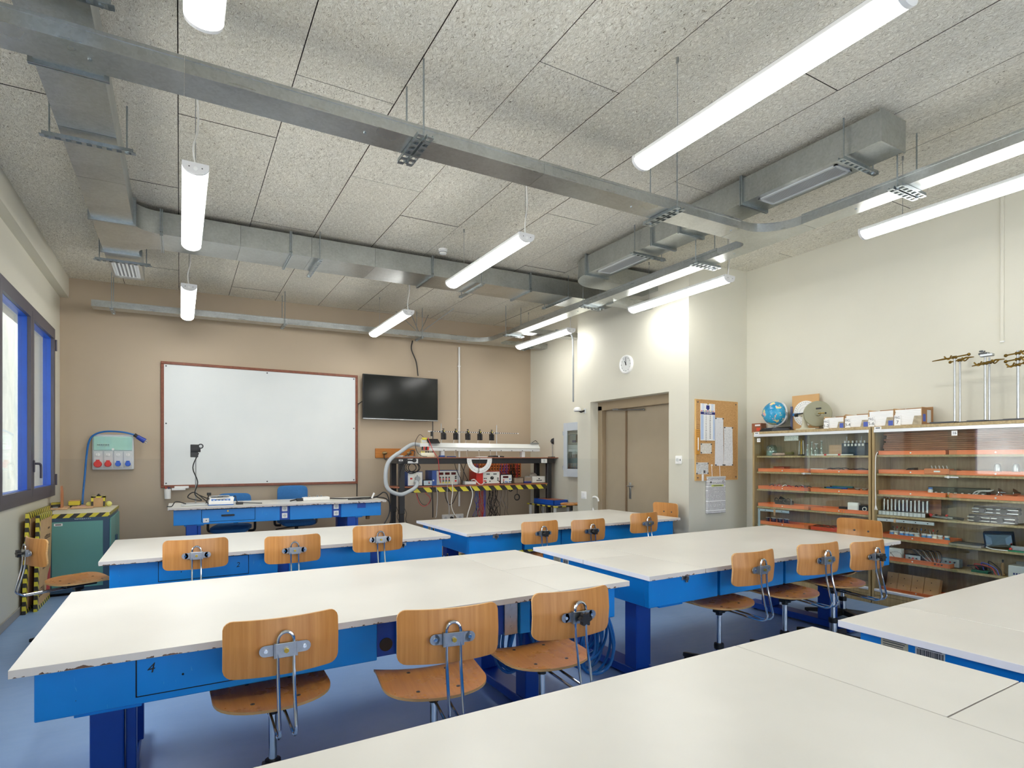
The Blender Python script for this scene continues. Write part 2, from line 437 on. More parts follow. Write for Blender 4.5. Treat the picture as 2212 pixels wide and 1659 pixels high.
mb = MB(); mb.box((-6, -9, -.2), (XL-.3, 11, -.02), M('pale_concrete', (190, 188, 182), .8)); struct(mb, 'ground_outside')
# --- ceiling of wood-wool panels (600 wide), dark joints
def woodwool():
    t = NT('wood_wool_panel'); oi = t.add('ShaderNodeObjectInfo')
    base = t.co()
    ad = t.add('ShaderNodeVectorMath', operation='ADD'); t.link(base, ad.inputs[0]); t.link(t.math('MULTIPLY', oi.outputs['Random'], 30.), ad.inputs[1])
    wn = t.add('ShaderNodeTexNoise'); wn.inputs['Scale'].default_value = 26; wn.inputs['Detail'].default_value = 2; t.link(ad.outputs[0], wn.inputs['Vector'])
    sub = t.add('ShaderNodeVectorMath', operation='SUBTRACT'); t.link(wn.outputs['Color'], sub.inputs[0]); sub.inputs[1].default_value = (.5, .5, .5)
    scl = t.add('ShaderNodeVectorMath', operation='SCALE'); t.link(sub.outputs[0], scl.inputs[0]); scl.inputs['Scale'].default_value = .06
    wv = t.add('ShaderNodeVectorMath', operation='ADD'); t.link(ad.outputs[0], wv.inputs[0]); t.link(scl.outputs[0], wv.inputs[1])
    hs = []
    for k, (r, s1, s2) in enumerate(((0.3, 370, 44), (1.4, 345, 40), (2.4, 400, 48))):
        mp = t.add('ShaderNodeMapping'); t.link(wv.outputs[0], mp.inputs[0]); mp.inputs['Rotation'].default_value = (0, 0, r); mp.inputs['Scale'].default_value = (s1, s2, 1); mp.inputs['Location'].default_value = (k*5, 0, k*3)
        hs.append(t.noise(mp.outputs[0], 1, 1))
    h = t.math('MAXIMUM', t.math('MAXIMUM', hs[0], hs[1]), hs[2])
    col = t.ramp(h, [(.39, lin((112, 103, 86))), (.49, lin((216, 210, 194))), (.66, lin((252, 249, 238)))])
    big = t.noise(ad.outputs[0], 2.5, 3)
    tint = t.ramp(big, [(.3, (.93, .93, .92, 1)), (.7, (1.0, .99, .97, 1))])
    mu = t.add('ShaderNodeMix', data_type='RGBA', blend_type='MULTIPLY'); mu.inputs[0].default_value = 1; t.link(col, mu.inputs[6]); t.link(tint, mu.inputs[7])
    t.bump(h, .7, .012)
    return t.set(mu.outputs[2], .9, 0, .2)
m_wool = woodwool(); m_joint = M('dark_joint', (58, 50, 40), .9)
mb = MB(); mb.prism([(XL-.3, YF-.2, Cz(XL-.3)+.03), (XR+.2, YF-.2, Cz(XR+.2)+.03), (XR+.2, YF-.2, Cz(XR+.2)+.25), (XL-.3, YF-.2, Cz(XL-.3)+.25)], (0, YB-YF+.4, 0), m_joint)
CEIL = struct(mb, 'ceiling')
offs = {-1: .69, 0: 1.9, 1: 1.13, 2: 2.2, 3: .34, 4: 1.5}
for c in range(-3, 11):
    x0 = -.008+.6*c; x1 = x0+.6
    a = max(x0+.0028, XL); b = min(x1-.0028, XR)
    if b-a < .05: continue
    y = YF-2.4+offs.get(c, (c*1.37) % 2.4); y -= 0
    y = (offs.get(c, (c*1.37) % 2.4))-7.2
    while y < YB:
        p, q = max(y+.0028, YF), min(y+2.4-.0028, YB)
        if q-p > .05:
            dz = random.uniform(-.0015, .0015); mb = MB()
            mb.prism([(a, p, Cz(a)+dz), (b, p, Cz(b)+dz), (b, p, Cz(b)+.03), (a, p, Cz(a)+.03)], (0, q-p, 0), m_wool); iw = mb.mi(m_joint)
            for f in mb.bm.faces:
                f.normal_update()
                if abs(f.normal.z) < .5: f.material_index = iw
            mb.build('ceiling_panel', CEIL)
        y += 2.4
# --- door in the niche
m_door = M('taupe_door_paint', (162, 148, 126), .4, var=.02); m_dframe = M('taupe_frame_paint', (156, 138, 112), .4, var=.02)
FX = XB+.14
mb = MB(); w = .07
mb.box((FX, DY1-.02-w, 0), (FX+.1, DY1-.0, DZ-.055), m_dframe, .004); mb.box((FX, DY0, 0), (FX+.1, DY0+w, DZ-.055), m_dframe, .004)
mb.box((FX, DY0, DZ-.055-w), (FX+.1, DY1, DZ-.0), m_dframe, .004)
D = struct(mb, 'door_1')
LZ = DZ-.055-w; ysplit = onX(1354, 881, FX+.08).y
for n_, (a, b) in enumerate(((ysplit+.004, DY1-.02-w), (DY0+w, ysplit-.004))):
    mb = MB(); mb.box((FX+.075, a, .005), (FX+.12, b, LZ), m_door, .004); mb.build('door_leaf', D)
mb = MB(); mb.box((FX+.062, ysplit-.016, .005), (FX+.078, ysplit+.012, LZ-.002), M('dark_meeting_strip', (120, 98, 74), .5)); mb.build('meeting_strip', D)
hp = onX(1361, 1048, FX+.07)
mb = MB(); mb.box((FX+.066, hp.y-.02, .87), (FX+.078, hp.y+.02, 1.10), m_steel, .006, 2)
mb.tube(fillet([(FX+.07, hp.y, 1.055), (FX+.012, hp.y, 1.055), (FX+.012, hp.y-.125, 1.055)], .02), .010, m_steel); mb.build('door_handle', D)
cl = onX(1330, 886, FX+.05); ce = onX(1391, 885, FX+.05)
mb = MB(); mb.box((FX-.0, cl.y-.10, LZ-.012), (FX+.03, cl.y+.02, LZ+.012), m_steel, .003); mb.tube([(FX+.015, cl.y-.05, LZ-.012), (FX+.045, ce.y, LZ-.04)], .009, m_steel); mb.sph((FX+.05, ce.y, LZ-.04), .014, m_steel); mb.build('door_closer', D)
# ================================================================ LAMPS
m_diff = emis('lit_diffuser', (255, 254, 250), LAMP_POWER)
m_cap = M('lamp_end_cap', (226, 226, 226), .45, var=.02)
LW = .073
def lampprof(k=1.): return [(LW*k*math.cos(a), -.050*k*math.sin(a)) for a in [PI*i/12 for i in range(13)]]
def make_lamp(x, y0, L=1.5, drop=.458):
    zt = Cz(x)-drop
    R = empty('pendant_light', (x, y0, 0), '', 'lamp')
    mb = MB(); P = [(x+a, y0+.02, zt-.012+b) for a, b in lampprof(.97)]; mb.prism(P, (0, L-.04, 0), m_diff); mb.build('diffuser', R)
    mb = MB(); mb.box((x-LW-.001, y0+.02, zt-.014), (x+LW+.001, y0+L-.02, zt+.012), m_white, .004); mb.build('housing', R)
    for a in (y0, y0+L-.02):
        mb = MB(); mb.prism([(x+p, a, zt-.012+q) for p, q in lampprof()]+[(x-LW, a, zt+.010), (x+LW, a, zt+.010)], (0, .02, 0), m_cap)
        o = a-.001 if a == y0 else a+.021
        for s in (-.035, .035): mb.cyl((x+s, o, zt-.02), (x+s, o+(.003 if a == y0 else -.003), zt-.02), .004, m_dgrey, 8)
        mb.cyl((x, o-.001, zt-.028), (x, o+.004, zt-.028), .012, m_white, 12)
        mb.build('end_cap', R)
    for a in (y0+.03, y0+L-.30):
        mb = MB(); mb.tube([(x, a, zt), (x, a, Cz(x))], .0022, m_steel, 5); mb.cyl((x, a, Cz(x)-.03), (x, a, Cz(x)+.002), .008, m_steel, 8); mb.build('suspension_wire', R)
    mb = MB(); mb.tube(smooth([(x, y0+.03, zt), (x-.012, y0+.01, zt+.10), (x+.014, y0+.02, zt+.25), (x+.008, y0+.03, Cz(x))], 5), .006, m_cable_white, 6); mb.build('power_cord', R)
    mb = MB(); mb.box((x-.045, y0-.015, Cz(x)-.014), (x+.045, y0+.075, Cz(x)+.003), m_white, .004); mb.build('ceiling_rose', R)
    return R
LX = (.085, 2.47, 4.86); LY = (1.13, 3.965, 6.755)
cn = ('window-side', 'middle', 'door-side'); rn = ('nearest', 'second', 'farthest')
for i, x in enumerate(LX):
    for j, y in enumerate(LY):
        o = make_lamp(x, y) if i < 2 else make_lamp(x, y*.976, 1.464, .488)
        o['label'] = 'white tubular pendant light, %s of three in the %s row under the ceiling' % (rn[j], cn[i]); o['group'] = 'pendant lights in three rows'
# ================================================================ CABLE TRAYS
TB, TT = .44, .37
def slopebox(mb, x0, x1, y0, y1, db, dt, m):
    mb.prism([(x0, y0, Cz(x0)-db), (x1, y0, Cz(x1)-db), (x1, y0, Cz(x1)-dt), (x0, y0, Cz(x0)-dt)], (0, y1-y0, 0), m)
def plan(mb, pts, db, dt, m):
    i = mb.mi(m); a = [mb.bm.verts.new((x, y, Cz(x)-db)) for x, y in pts]; b = [mb.bm.verts.new((x, y, Cz(x)-dt)) for x, y in pts]; n = len(a)
    fs = [mb.bm.faces.new(a), mb.bm.faces.new(b)]
    for k in range(n): fs.append(mb.bm.faces.new((a[k], a[(k+1) % n], b[(k+1) % n], b[k])))
    for f in fs: f.material_index = i
def arc(cx, cy, r, a0, a1, n=8): return [(cx+r*math.cos(math.radians(a0+(a1-a0)*i/n)), cy+r*math.sin(math.radians(a0+(a1-a0)*i/n))) for i in range(n+1)]
TR = empty('cable_tray', (4.45, 5.5, Cz(4.45)-.44), 'galvanised cable tray run hanging below the ducts, across and along the ceiling', 'cable tray')
AY0, AY1, BX0, BX1, CY0, CY1 = 3.08, 3.28, 4.36, 4.55, 8.27, 8.45
def sect(f):
    mb = MB(); f(mb); return mb.build('tray_section', TR)
def lips(mb, x0, x1, y0, y1, along):
    # folded lid edges
    if along == 'X':
        for y in (y0, y1): slopebox(mb, x0, x1, y-.006, y+.006, TT+.009, TT-.007, m_tray)
    else:
        for x in (x0, x1): slopebox(mb, x-.006, x+.006, y0, y1, TT+.009, TT-.007, m_tray)
cuts = [XL, .02, 2.05, 4.00]
for a, b in zip(cuts, cuts[1:]):
    sect(lambda mb: (slopebox(mb, a+.001, b-.001, AY0, AY1, TB, TT, m_tray), lips(mb, a+.001, b-.001, AY0, AY1, 'X')))
# junction with a rounded inside corner
pts = [(4.00, AY1), (4.00, AY0)]+arc(4.06, 2.78, .30, 90, 0)+[(BX1, 2.78), (BX1, 3.62), (BX0, 3.62)]+arc(4.26, 3.38, .10, 0, -90, 6)
sect(lambda mb: plan(mb, pts, TB+.001, TT, m_tray))
for a, b in ((YF+.02, .9), (.9, 2.779), (3.621, 5.2), (5.2, 7.2)):
    sect(lambda mb: (slopebox(mb, BX0, BX1, a+.001, b-.001, TB, TT, m_tray), lips(mb, BX0, BX1, a+.001, b-.001, 'Y')))
pts = [(BX0, 7.2)]+arc(4.10, 8.01, .26, 0, 90)[0:]+[(4.0, CY0), (4.0, CY1), (BX1+.4, CY1), (BX1+.4, CY0)]+arc(4.75, 8.07, .20, 90, 180)+[(BX1, 7.2)]
sect(lambda mb: plan(mb, pts, TB+.001, TT, m_tray))
for a, b in ((-.90, 1.9), (1.9, 3.999), (BX1+.401, XS)):
    sect(lambda mb: (slopebox(mb, a+.001, b-.001, CY0, CY1, TB, TT, m_tray), lips(mb, a+.001, b-.001, CY0, CY1, 'X')))
sect(lambda mb: slopebox(mb, BX1+.001, XS, 7.28, 7.46, TB, TT, m_tray))
sect(lambda mb: slopebox(mb, BX1+.001, XB, 5.32, 5.46, TB+.02, TT, m_tray))
def bolts(mb, pts):
    for x, y in pts: mb.cyl((x, y, Cz(x)-TB-.006), (x, y, Cz(x)-TB), .008, m_zinc, 8)
mb = MB(); bolts(mb, [(-.35, 3.18), (.9, 3.17), (2.9, 3.19), (3.95, 3.14), (4.45, 3.5), (4.45, 4.6), (4.45, 5.9), (4.45, 2.4), (4.1, 8.36), (2.3, 8.36)]); mb.build('lid_bolts', TR)
def hanger(parent, name, x, y, along, L, d, twin=True, rodgap=None, dmin=0., dbl=False):
    """perforated strut under a tray or duct (runs along X or Y), two threaded rods up to the ceiling"""
    ax = Vector((1, .02, 0)) if along == 'X' else Vector((0, 1, 0)); ax = Vector((1, 0, 0)) if along == 'X' else ax
    px = Vector((0, 1, 0)) if along == 'X' else Vector((1, 0, 0))
    mb = MB()
    for s in ((-.028, .028) if twin else (0,)):
        c = Vector((x, y, 0))+px*s; n = int(L/.05)
        p, q = c-ax*L/2, c+ax*L/2
        for pp in (-.018, .018):       # two webs joined by bridges: a slotted channel
            a_ = p+px*pp; b_ = q+px*pp
            za, zb = Cz(a_.x)-d, Cz(b_.x)-d; t = px*.0025
            mb.prism([(*(a_-t).xy, za), (*(a_+t).xy, za), (*(a_+t).xy, za-.022), (*(a_-t).xy, za-.022)], (b_.x-a_.x, b_.y-a_.y, zb-za), m_zinc)
        for k in range(n+1):
            c_ = p+(q-p)*k/n; z = Cz(c_.x)-d-.022
            e1, e2 = ax*.012, px*.018
            mb.prism([(*(c_-e1-e2).xy, z), (*(c_+e1-e2).xy, z), (*(c_+e1+e2).xy, z), (*(c_-e1+e2).xy, z)], (0, 0, .004), m_zinc)
    H_ = mb.build(name, parent)
    for s in (-1, 1):
        c = Vector((x, y, 0))+ax*s*((rodgap or L-.06)/2); mb = MB()
        mb.tube([(c.x, c.y, Cz(c.x)-d-.03), (c.x, c.y, Cz(c.x)+.002)], .005, m_zinc, 6); mb.cyl((c.x, c.y, Cz(c.x)-d-.03), (c.x, c.y, Cz(c.x)-d-.02), .012, m_zinc, 6)
        mb.build('threaded_rod', H_)
    return H_
for x in (1.20, 3.22, -.9): hanger(TR, 'strut_hanger', x, 3.18, 'Y', .34, TB+.002)
for y in (2.05, 3.84, 5.62, 7.55, .2): hanger(TR, 'strut_hanger', 4.455, y, 'X', .33, TB+.002)
for x in (-.70, 1.24, 3.23): hanger(TR, 'strut_hanger', x, 8.36, 'Y', .30, TB+.002, twin=False)
hanger(TR, 'strut_hanger', 5.2, 8.36, 'Y', .30, TB+.002)
mb = MB()
for (dx, dy) in ((-.30, -.25), (.45, -.3), (-.3, .25), (.25, .25)): mb.tube([(3.23, 8.36, Cz(3.23)-TT), (3.23+dx, 8.36+dy, Cz(3.23+dx))], .005, m_zinc, 6)
mb.build('brace_rods', TR)
# ================================================================ AIR DUCTS
DB, DT = .25, .05
def flangeX(P, x, y0, y1, name='duct_flange'):
    mb = MB(); slopebox(mb, x-.012, x-.002, y0-.022, y1+.022, DB+.022, DT-.02, m_zinc); slopebox(mb, x+.002, x+.012, y0-.022, y1+.022, DB+.022, DT-.02, m_zinc); mb.build(name, P)
def flangeY(P, y, x0, x1, name='duct_flange'):
    mb = MB(); slopebox(mb, x0-.022, x1+.022, y-.012, y-.002, DB+.022, DT-.02, m_zinc); slopebox(mb, x0-.022, x1+.022, y+.002, y+.012, DB+.022, DT-.02, m_zinc); mb.build(name, P)
def grille(P, x0, x1, y0, y1, nslat=9):
    mb = MB(); z = lambda x: Cz(x)-DB
    for (a, b, c, d) in ((x0, x1, y0, y0+.02), (x0, x1, y1-.02, y1), (x0, x0+.02, y0, y1), (x1-.02, x1, y0, y1)): slopebox(mb, a, b, c, d, DB+.008, DB-.002, m_lgrey)
    G = mb.build('air_grille', P); mb = MB(); slopebox(mb, x0+.02, x1-.02, y0+.02, y1-.02, DB+.001, DB-.003, m_grey); mb.build('grille_back', G)
    for k in range(nslat):
        x = x0+.03+(x1-x0-.06)*k/(nslat-1); mb = MB(); mb.prism([(x-.009, y0+.02, z(x)-.007), (x+.006, y0+.02, z(x)-.002), (x+.008, y0+.02, z(x)-.003), (x-.007, y0+.02, z(x)-.008)], (0, y1-y0-.04, 0), m_lgrey); mb.build('grille_slat', G)
def strap(P, x, y, along, L): hanger(P, 'duct_hanger', x, y, along, L, DB+.024, twin=False, rodgap=L-.07)
A1 = empty('air_duct', (-.48, 4, Cz(-.5)-DB), 'galvanised ventilation duct along the window side that turns across the back of the ceiling', 'air duct')
lx0, lx1, by0, by1 = -.63, -.34, 5.95, 6.40
def sect2(P, f):
    mb = MB(); f(mb); return mb.build('duct_section', P)
for a, b in ((-3.0, .9), (.9, 2.2), (2.2, 2.9), (2.9, 3.6), (3.6, 4.3), (4.3, 5.0), (5.0, 5.78), (6.66, 7.6)):
    sect2(A1, lambda mb: slopebox(mb, lx0, lx1, a+.0018, b-.0018, DB, DT, m_galv))
pts = [(lx0, 5.78), (lx1, 5.78)]+arc(-.16, 5.77, .18, 180, 90)[1:]+[(-.15, by0), (-.15, by1)]+arc(-.16, 6.58, .18, 270, 180)+[(lx1, 6.66), (lx0, 6.66)]
sect2(A1, lambda mb: plan(mb, pts, DB, DT, m_galv))
xs = [-.15, .5, 1.15, 1.8, 2.45, 3.1, 3.75, 4.4, XB]
for a, b in zip(xs, xs[1:]): sect2(A1, lambda mb: slopebox(mb, a+.001, b-.001, by0, by1, DB, DT, m_galv))
for x in (-.14, .95, 2.45, 3.75): flangeX(A1, x, by0, by1)
for y in (5.79, 6.65, 3.65, 1.9): flangeY(A1, y, lx0, lx1)
grille(A1, lx0+.03, lx1-.03, 6.93, 7.5, 6)
for y in (4.37, 6.85, 3.0): strap(A1, -.485, y, 'X', .46)
for x in (1.22, 3.05, 4.3): strap(A1, x, (by0+by1)/2, 'Y', .62)
A2 = empty('air_duct', (4.1, 3, Cz(4.1)-DB), 'galvanised ventilation duct with two bottom grilles ending in a blank cap near the right wall', 'air duct')
rx0, rx1 = 3.965, 4.26
for a, b in ((1.98, 3.03), (3.03, 3.72), (3.72, 4.05), (4.05, 5.09)):
    sect2(A2, lambda mb: slopebox(mb, rx0, rx1, a+.001, b-.001, DB, DT, m_galv))
pts = [(rx1, 5.09), (rx0, 5.09)]+arc(rx0+.40, 5.12, .40, 180, 90, 10)+[(XB, 5.52), (XB, 5.23)]+arc(rx1+.11, 5.12, .11, 90, 180, 6)
sect2(A2, lambda mb: plan(mb, pts, DB, DT, m_galv))
mb = MB(); slopebox(mb, rx0-.008, rx1+.008, 1.972, 1.985, DB+.008, DT-.008, m_galv); mb.build('duct_end_cap', A2)
for y in (3.04, 3.71, 4.06, 5.09): flangeY(A2, y, rx0, rx1)
grille(A2, rx0+.05, rx1-.05, 2.30, 2.93); grille(A2, rx0+.05, rx1-.05, 4.34, 4.97)
for y in (2.2, 4.27): strap(A2, (rx0+rx1)/2, y, 'X', .44)
# --- smoke detector, conduits
c = onZ(957, 545, Cz(1.9)-.02); mb = MB(); x, y = c.x, c.y; z = Cz(x)
R = empty('smoke_detector', (x, y, z-.06), 'round white smoke detector on the ceiling by the rear duct', 'smoke detector')
mb.lathe([(.05, 0), (.05, -.018)], (x, y, z+.002), m_white, 20); mb.build('mounting_base', R)
mb = MB(); mb.lathe([(.046, -.018), (.044, -.030), (.04, -.032), (.04, -.040), (.034, -.052), (.012, -.056)], (x, y, z), m_white, 20); mb.cyl((x, y, z-.0355), (x, y, z-.0315), .0425, m_dgrey, 20); mb.build('sensor_head', R)
R = empty('wall_conduit', (4.118, 8.80, .62), 'white plastic conduit running down the taupe back wall', 'conduit')
mb = MB(); mb.cyl((4.118, 8.80, .62), (4.118, 8.80, Cz(4.118)-TB), .016, m_white, 12); mb.build('pipe', R)
for z in (1.2, 2.1, 3.0): mb = MB(); mb.box((4.095, 8.79, z), (4.141, 8.82, z+.018), m_white, .002); mb.build('pipe_clip', R)
R = empty('wall_trunking', (6.23, 2.118, 2.47), 'slim cream trunking on the right wall above the steel stands', 'conduit')
mb = MB(); mb.box((6.235, 2.105, 2.47), (XR, 2.131, Cz(6.25)), m_cream, .003); mb.build('cover', R)
mb = MB(); mb.box((6.234, 2.104, 2.46), (XR, 2.132, 2.47), m_white); mb.build('end_stop', R)
R = empty('bent_conduit', (5.18, 6.93, 3.1), 'grey conduit bending down from the tray along the corner of the door block', 'conduit')
mb = MB(); mb.tube(fillet([(4.9, 7.05, Cz(4.9)-.42), (5.18, 7.0, Cz(5.2)-.43), (5.185, 6.99, 3.0), (5.185, 6.99, 2.3)], .2, 8), .014, m_grey, 8); mb.build('pipe', R)
# ================================================================ LAB TABLES
def laminate():
    t = NT('cream_laminate'); v = t.co()
    n = t.noise(v, 2.0, 4); f = t.noise(v, 180, 1); sp = t.math('GREATER_THAN', t.noise(v, 75, 1), .84)
    col = t.ramp(n, [(.3, lin((211, 209, 202))), (.7, lin((221, 219, 212)))])
    col = t.mix(t.math('MULTIPLY', sp, .12), col, lin((140, 128, 112)))
    return t.set(col, t.ramp(n, [(.3, (.27, .27, .27, 1)), (.7, (.36, .36, .36, 1))]), 0, .5)
def lamedge():
    t = NT('chipped_grey_laminate_edge'); v = t.co(); g = t.add('ShaderNodeNewGeometry'); sx = t.add('ShaderNodeSeparateXYZ'); t.link(t.co('Generated'), sx.inputs[0])
    c1 = t.noise(v, 34, 3, .6); c2 = t.noise(v, 6, 2)
    th = t.math('ADD', t.math('MULTIPLY', sx.outputs['Z'], .55), t.math('MULTIPLY', c2, -.35))
    chip = t.math('GREATER_THAN', t.math('SUBTRACT', c1, th), .66)
    brown = t.mix(t.noise(v, 120, 2), lin((46, 34, 28)), lin((120, 84, 60)))
    return t.set(t.mix(chip, t.mix(t.noise(v, 3, 3), lin((196, 190, 186)), lin((212, 208, 204))), brown), .5)
m_lam = laminate(); m_ledge = lamedge(); m_lwhite = M('white_edge_band', (226, 226, 232), .4, var=.02)
def bluepaint():
    t = NT('worn_blue_paint'); v = t.co()
    n = t.noise(v, 2.2, 4); s = t.noise(t.co(scale=(40, 40, 9), rot=(0, .7, .4)), 1.5, 2, .5, 1.0)
    scr = t.math('GREATER_THAN', s, .73); ch = t.math('GREATER_THAN', t.noise(v, 38, 3), .77)
    col = t.ramp(n, [(.3, lin((0, 122, 206))), (.7, lin((0, 138, 226)))])
    col = t.mix(t.math('MULTIPLY', scr, .5), col, lin((70, 160, 220))); col = t.mix(t.math('MULTIPLY', ch, .8), col, lin((30, 40, 60)))
    return t.set(col, .36)
m_bp = bluepaint()
def side_mat(mb, ztop, edge):
    """laminate on top, edge material on the sides and below"""
    i = mb.mi(edge)
    for f in mb.bm.faces:
        f.normal_update()
        if abs(f.normal.z) < .6: f.material_index = i
def lab_table(label, X0, X1, Y0, Y1, lid=None, z=.75, drawer=None, number=None, gaps=(), plate=None, latch=None, stickers=None, knob=None, cat='lab table', lidsplit=True, zf=0.):
    R = empty('lab_table', ((X0+X1)/2, (Y0+Y1)/2, zf), label, cat)
    T = .028
    def slab(name, a, b, c, d, white=()):
        mb = MB(); mb.box((a, c, z-T), (b, d, z), m_lam, .0009, 1); side_mat(mb, z, m_ledge)
        if white:
            iw = mb.mi(m_lwhite)
            for f in mb.bm.faces:
                f.normal_update()
                if f.normal.x*white > .6: f.material_index = iw
        return mb.build(name, R)
    g = .0023; LWD = .475
    if lid is None: slab('tabletop', X0, X1, Y0, Y1)
    else:
        xs = X1-LWD if lid == 'R' else X0+LWD
        a, b = (X0, xs-g) if lid == 'R' else (xs+g, X1)
        slab('tabletop', a, b, Y0, Y1)
        a, b = (xs+g, X1) if lid == 'R' else (X0, xs-g)
        ym = (Y0+Y1)/2
        sgn = -1 if lid == 'L' else 0
        if lidsplit:
            slab('top_lid', a, b, Y0, ym-g, sgn); slab('top_lid', a, b, ym+g, Y1, sgn)
        else: slab('top_lid', a, b, Y0, Y1, sgn)
    # steel box below
    zb = z-.208; zt = z-T; ya = Y0+.062; yb = Y1-.062; xa, xb = X0+.055, X1-.055
    mb = MB(); mb.box((xa+.02, ya+.05, zb+.015), (xb-.02, yb-.05, zt-.004), m_dblue); mb.build('inner_box', R)
    mb = MB(); mb.box((X0+.01, Y0+.01, zt-.003), (X1-.01, Y1-.01, zt), m_dark); mb.build('underlay', R)
    edges = [xa]+[q for gg in gaps for q in gg]+[xb]
    for k in range(0, len(edges), 2):
        mb = MB(); mb.box((edges[k], ya, zb), (edges[k+1], ya+.04, zt), m_bp, .003); mb.build('front_panel', R)
    for (a, b) in gaps:
        if b-a > .03:
            mb = MB(); mb.box((a, ya+.03, zb+.004), (b, ya+.045, zt), m_dblue); S = mb.build('socket_panel', R)
    for y0, y1, x0, x1, nm in ((ya+.04, yb, xa, xa+.02, 'end_panel'), (ya+.04, yb, xb-.02, xb, 'end_panel'), (yb-.02, yb, xa+.02, xb-.02, 'rear_panel')):
        mb = MB(); mb.box((x0, y0, zb), (x1, y1, zt), m_bp, .003); mb.build(nm, R)
    if drawer:
        a, b = drawer
        mb = MB(); mb.box((a-.004, ya-.0015, zb+.026), (b+.004, ya, zt-.008), m_dark); Dg = mb.build('drawer_gap', R)
        mb = MB(); mb.box((a, ya-.005, zb+.03), (b, ya, zt-.012), m_bp, .002)
        Dr = mb.build('drawer', R)
        if knob == 'bar':
            mb = MB(); mb.box((a+.20, ya-.03, zt-.095), (a+.34, ya-.005, zt-.075), m_black, .004); mb.cyl((a+.27, ya-.012, zt-.035), (a+.27, ya-.005, zt-.035), .010, m_brass, 12); mb.build('drawer_handle', Dr)
        else:
            mb = MB(); mb.cyl(((a+b)/2-.15, ya-.007, zb+.085), ((a+b)/2-.15, ya-.004, zb+.085), .004, m_dark, 8); mb.build('handle_hole', Dr)
        if number: text('number_mark', number[0], .052, (a+number[1], ya-.0058, zb+number[2]), (1, .0, .12), (.18, 0, 1), m_ink, Dr)
    if plate:
        mb = MB(); mb.box((plate[0], ya+.018, zb), (plate[1], ya+.034, zt-.002), m_steel, .001)
        for zz in (.04, .09, .15): mb.cyl(((plate[0]+plate[1])/2, ya+.014, zb+zz), ((plate[0]+plate[1])/2, ya+.019, zb+zz), .006, m_zinc, 8)
        mb.build('metal_plate', R)
    if latch:
        mb = MB(); mb.box((latch-.032, ya-.006, zt-.040), (latch+.032, ya, zt-.012), m_steel, .002); mb.cyl((latch, ya-.02, zt-.03), (latch, ya-.005, zt-.03), .013, m_dgrey, 12); mb.box((latch-.008, ya-.02, zt-.055), (latch+.008, ya-.008, zt-.02), m_dgrey, .003); mb.build('latch', R)
    if stickers:
        for k, (y, w_) in enumerate(stickers):
            mb = MB(); mb.box((xa-.0012, y-w_, zt-.052), (xa, y, zt-.008), M('sticker_paper', (222, 222, 216) if k else (196, 188, 160), .6, var=.03), .0)
            S = mb.build('sticker', R)
            mb = MB()
            if k:
                q = y-.006
                while q > y-w_+.008:
                    ww = random.choice((.0012, .002, .003)); mb.box((xa-.0018, q-ww, zt-.046), (xa-.0012, q, zt-.022), m_ink); q -= ww+random.choice((.0013, .002))
                mb.box((xa-.0018, y-w_+.01, zt-.018), (xa-.0012, y-.01, zt-.0155), m_ink)
            else:
                for r_ in range(4): mb.box((xa-.0018, y-w_+.008+.01*random.random(), zt-.018-.009*r_), (xa-.0012, y-.008, zt-.0145-.009*r_), m_dgrey)
            mb.build('sticker_print', S)
    # T-shaped steel legs: a foot along the depth, two columns on each
    for x in (X0+.245, X1-.435):
        yc = (Y0+Y1)/2
        mb = MB(); mb.box((x-.07, Y0+.14, zf+.02), (x+.07, Y1-.14, zf+.075), m_dblue, .004); F = mb.build('foot', R)
        for yy in (Y0+.20, Y1-.20): mb = MB(); mb.cyl((x, yy, zf), (x, yy, zf+.022), .022, m_black, 12); mb.build('foot_pad', F)
        for yy in (yc-.27, yc+.27):
            mb = MB(); mb.box((x-.065, yy-.055, zf+.075), (x+.045, yy+.055, zb+.01), m_dblue, .004); L = mb.build('leg', R)
            mb = MB(); mb.box((x+.05, yy-.03, zf+.075), (x+.085, yy+.03, zb+.012), m_dblue, .003); mb.build('leg_guide', L)
    mb = MB(); mb.box((X0+.16, ya+.02, zb-.016), (X0+.36, ya+.06, zb+.006), m_bp, .002); mb.build('support_bracket', R)
    mb = MB(); mb.box((X1-.5, ya+.02, zb-.016), (X1-.3, ya+.06, zb+.006), m_bp, .002); mb.build('support_bracket', R)
    return R, (xa, xb, ya, yb, zb, zt)
DAIS = .13
R = empty('teaching_platform', (2.6, 7.9, 0), 'low brown platform with hazard taped edge carrying the desk and workbench', 'platform')
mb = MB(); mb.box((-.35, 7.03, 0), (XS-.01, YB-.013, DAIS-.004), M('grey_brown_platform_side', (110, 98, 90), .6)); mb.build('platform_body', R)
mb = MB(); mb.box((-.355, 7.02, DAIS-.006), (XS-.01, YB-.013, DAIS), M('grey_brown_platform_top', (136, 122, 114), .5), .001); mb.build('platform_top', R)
hzp = hazard('hazard_tape_platform', (1, 0, 1), .16)
mb = MB(); mb.box((-.35, 7.018, DAIS-.055), (XS-.01, 7.0205, DAIS-.006), hzp); mb.box((-.355, 7.02, DAIS), (XS-.01, 7.07, DAIS+.0012), hzp); mb.build('hazard_tape', R)
T4, g4 = lab_table('long cream lab table with its drawer numbered 4, front left', -.48, 2.18, 2.41, 3.665, 'R', drawer=(-.134, .456), number=('4', .045, .125), gaps=((.756, .852), (1.34, 1.50), (1.56, 1.571)), plate=(1.419, 1.495))
T1, g1 = lab_table('long cream lab table with its drawer numbered 2, beside the green steel cabinet', -.466, 2.085, 4.635, 5.815, None, drawer=(-.126, .447), number=('2', .505, .10), gaps=((.656, .74), (1.38, 1.471)), latch=1.66)
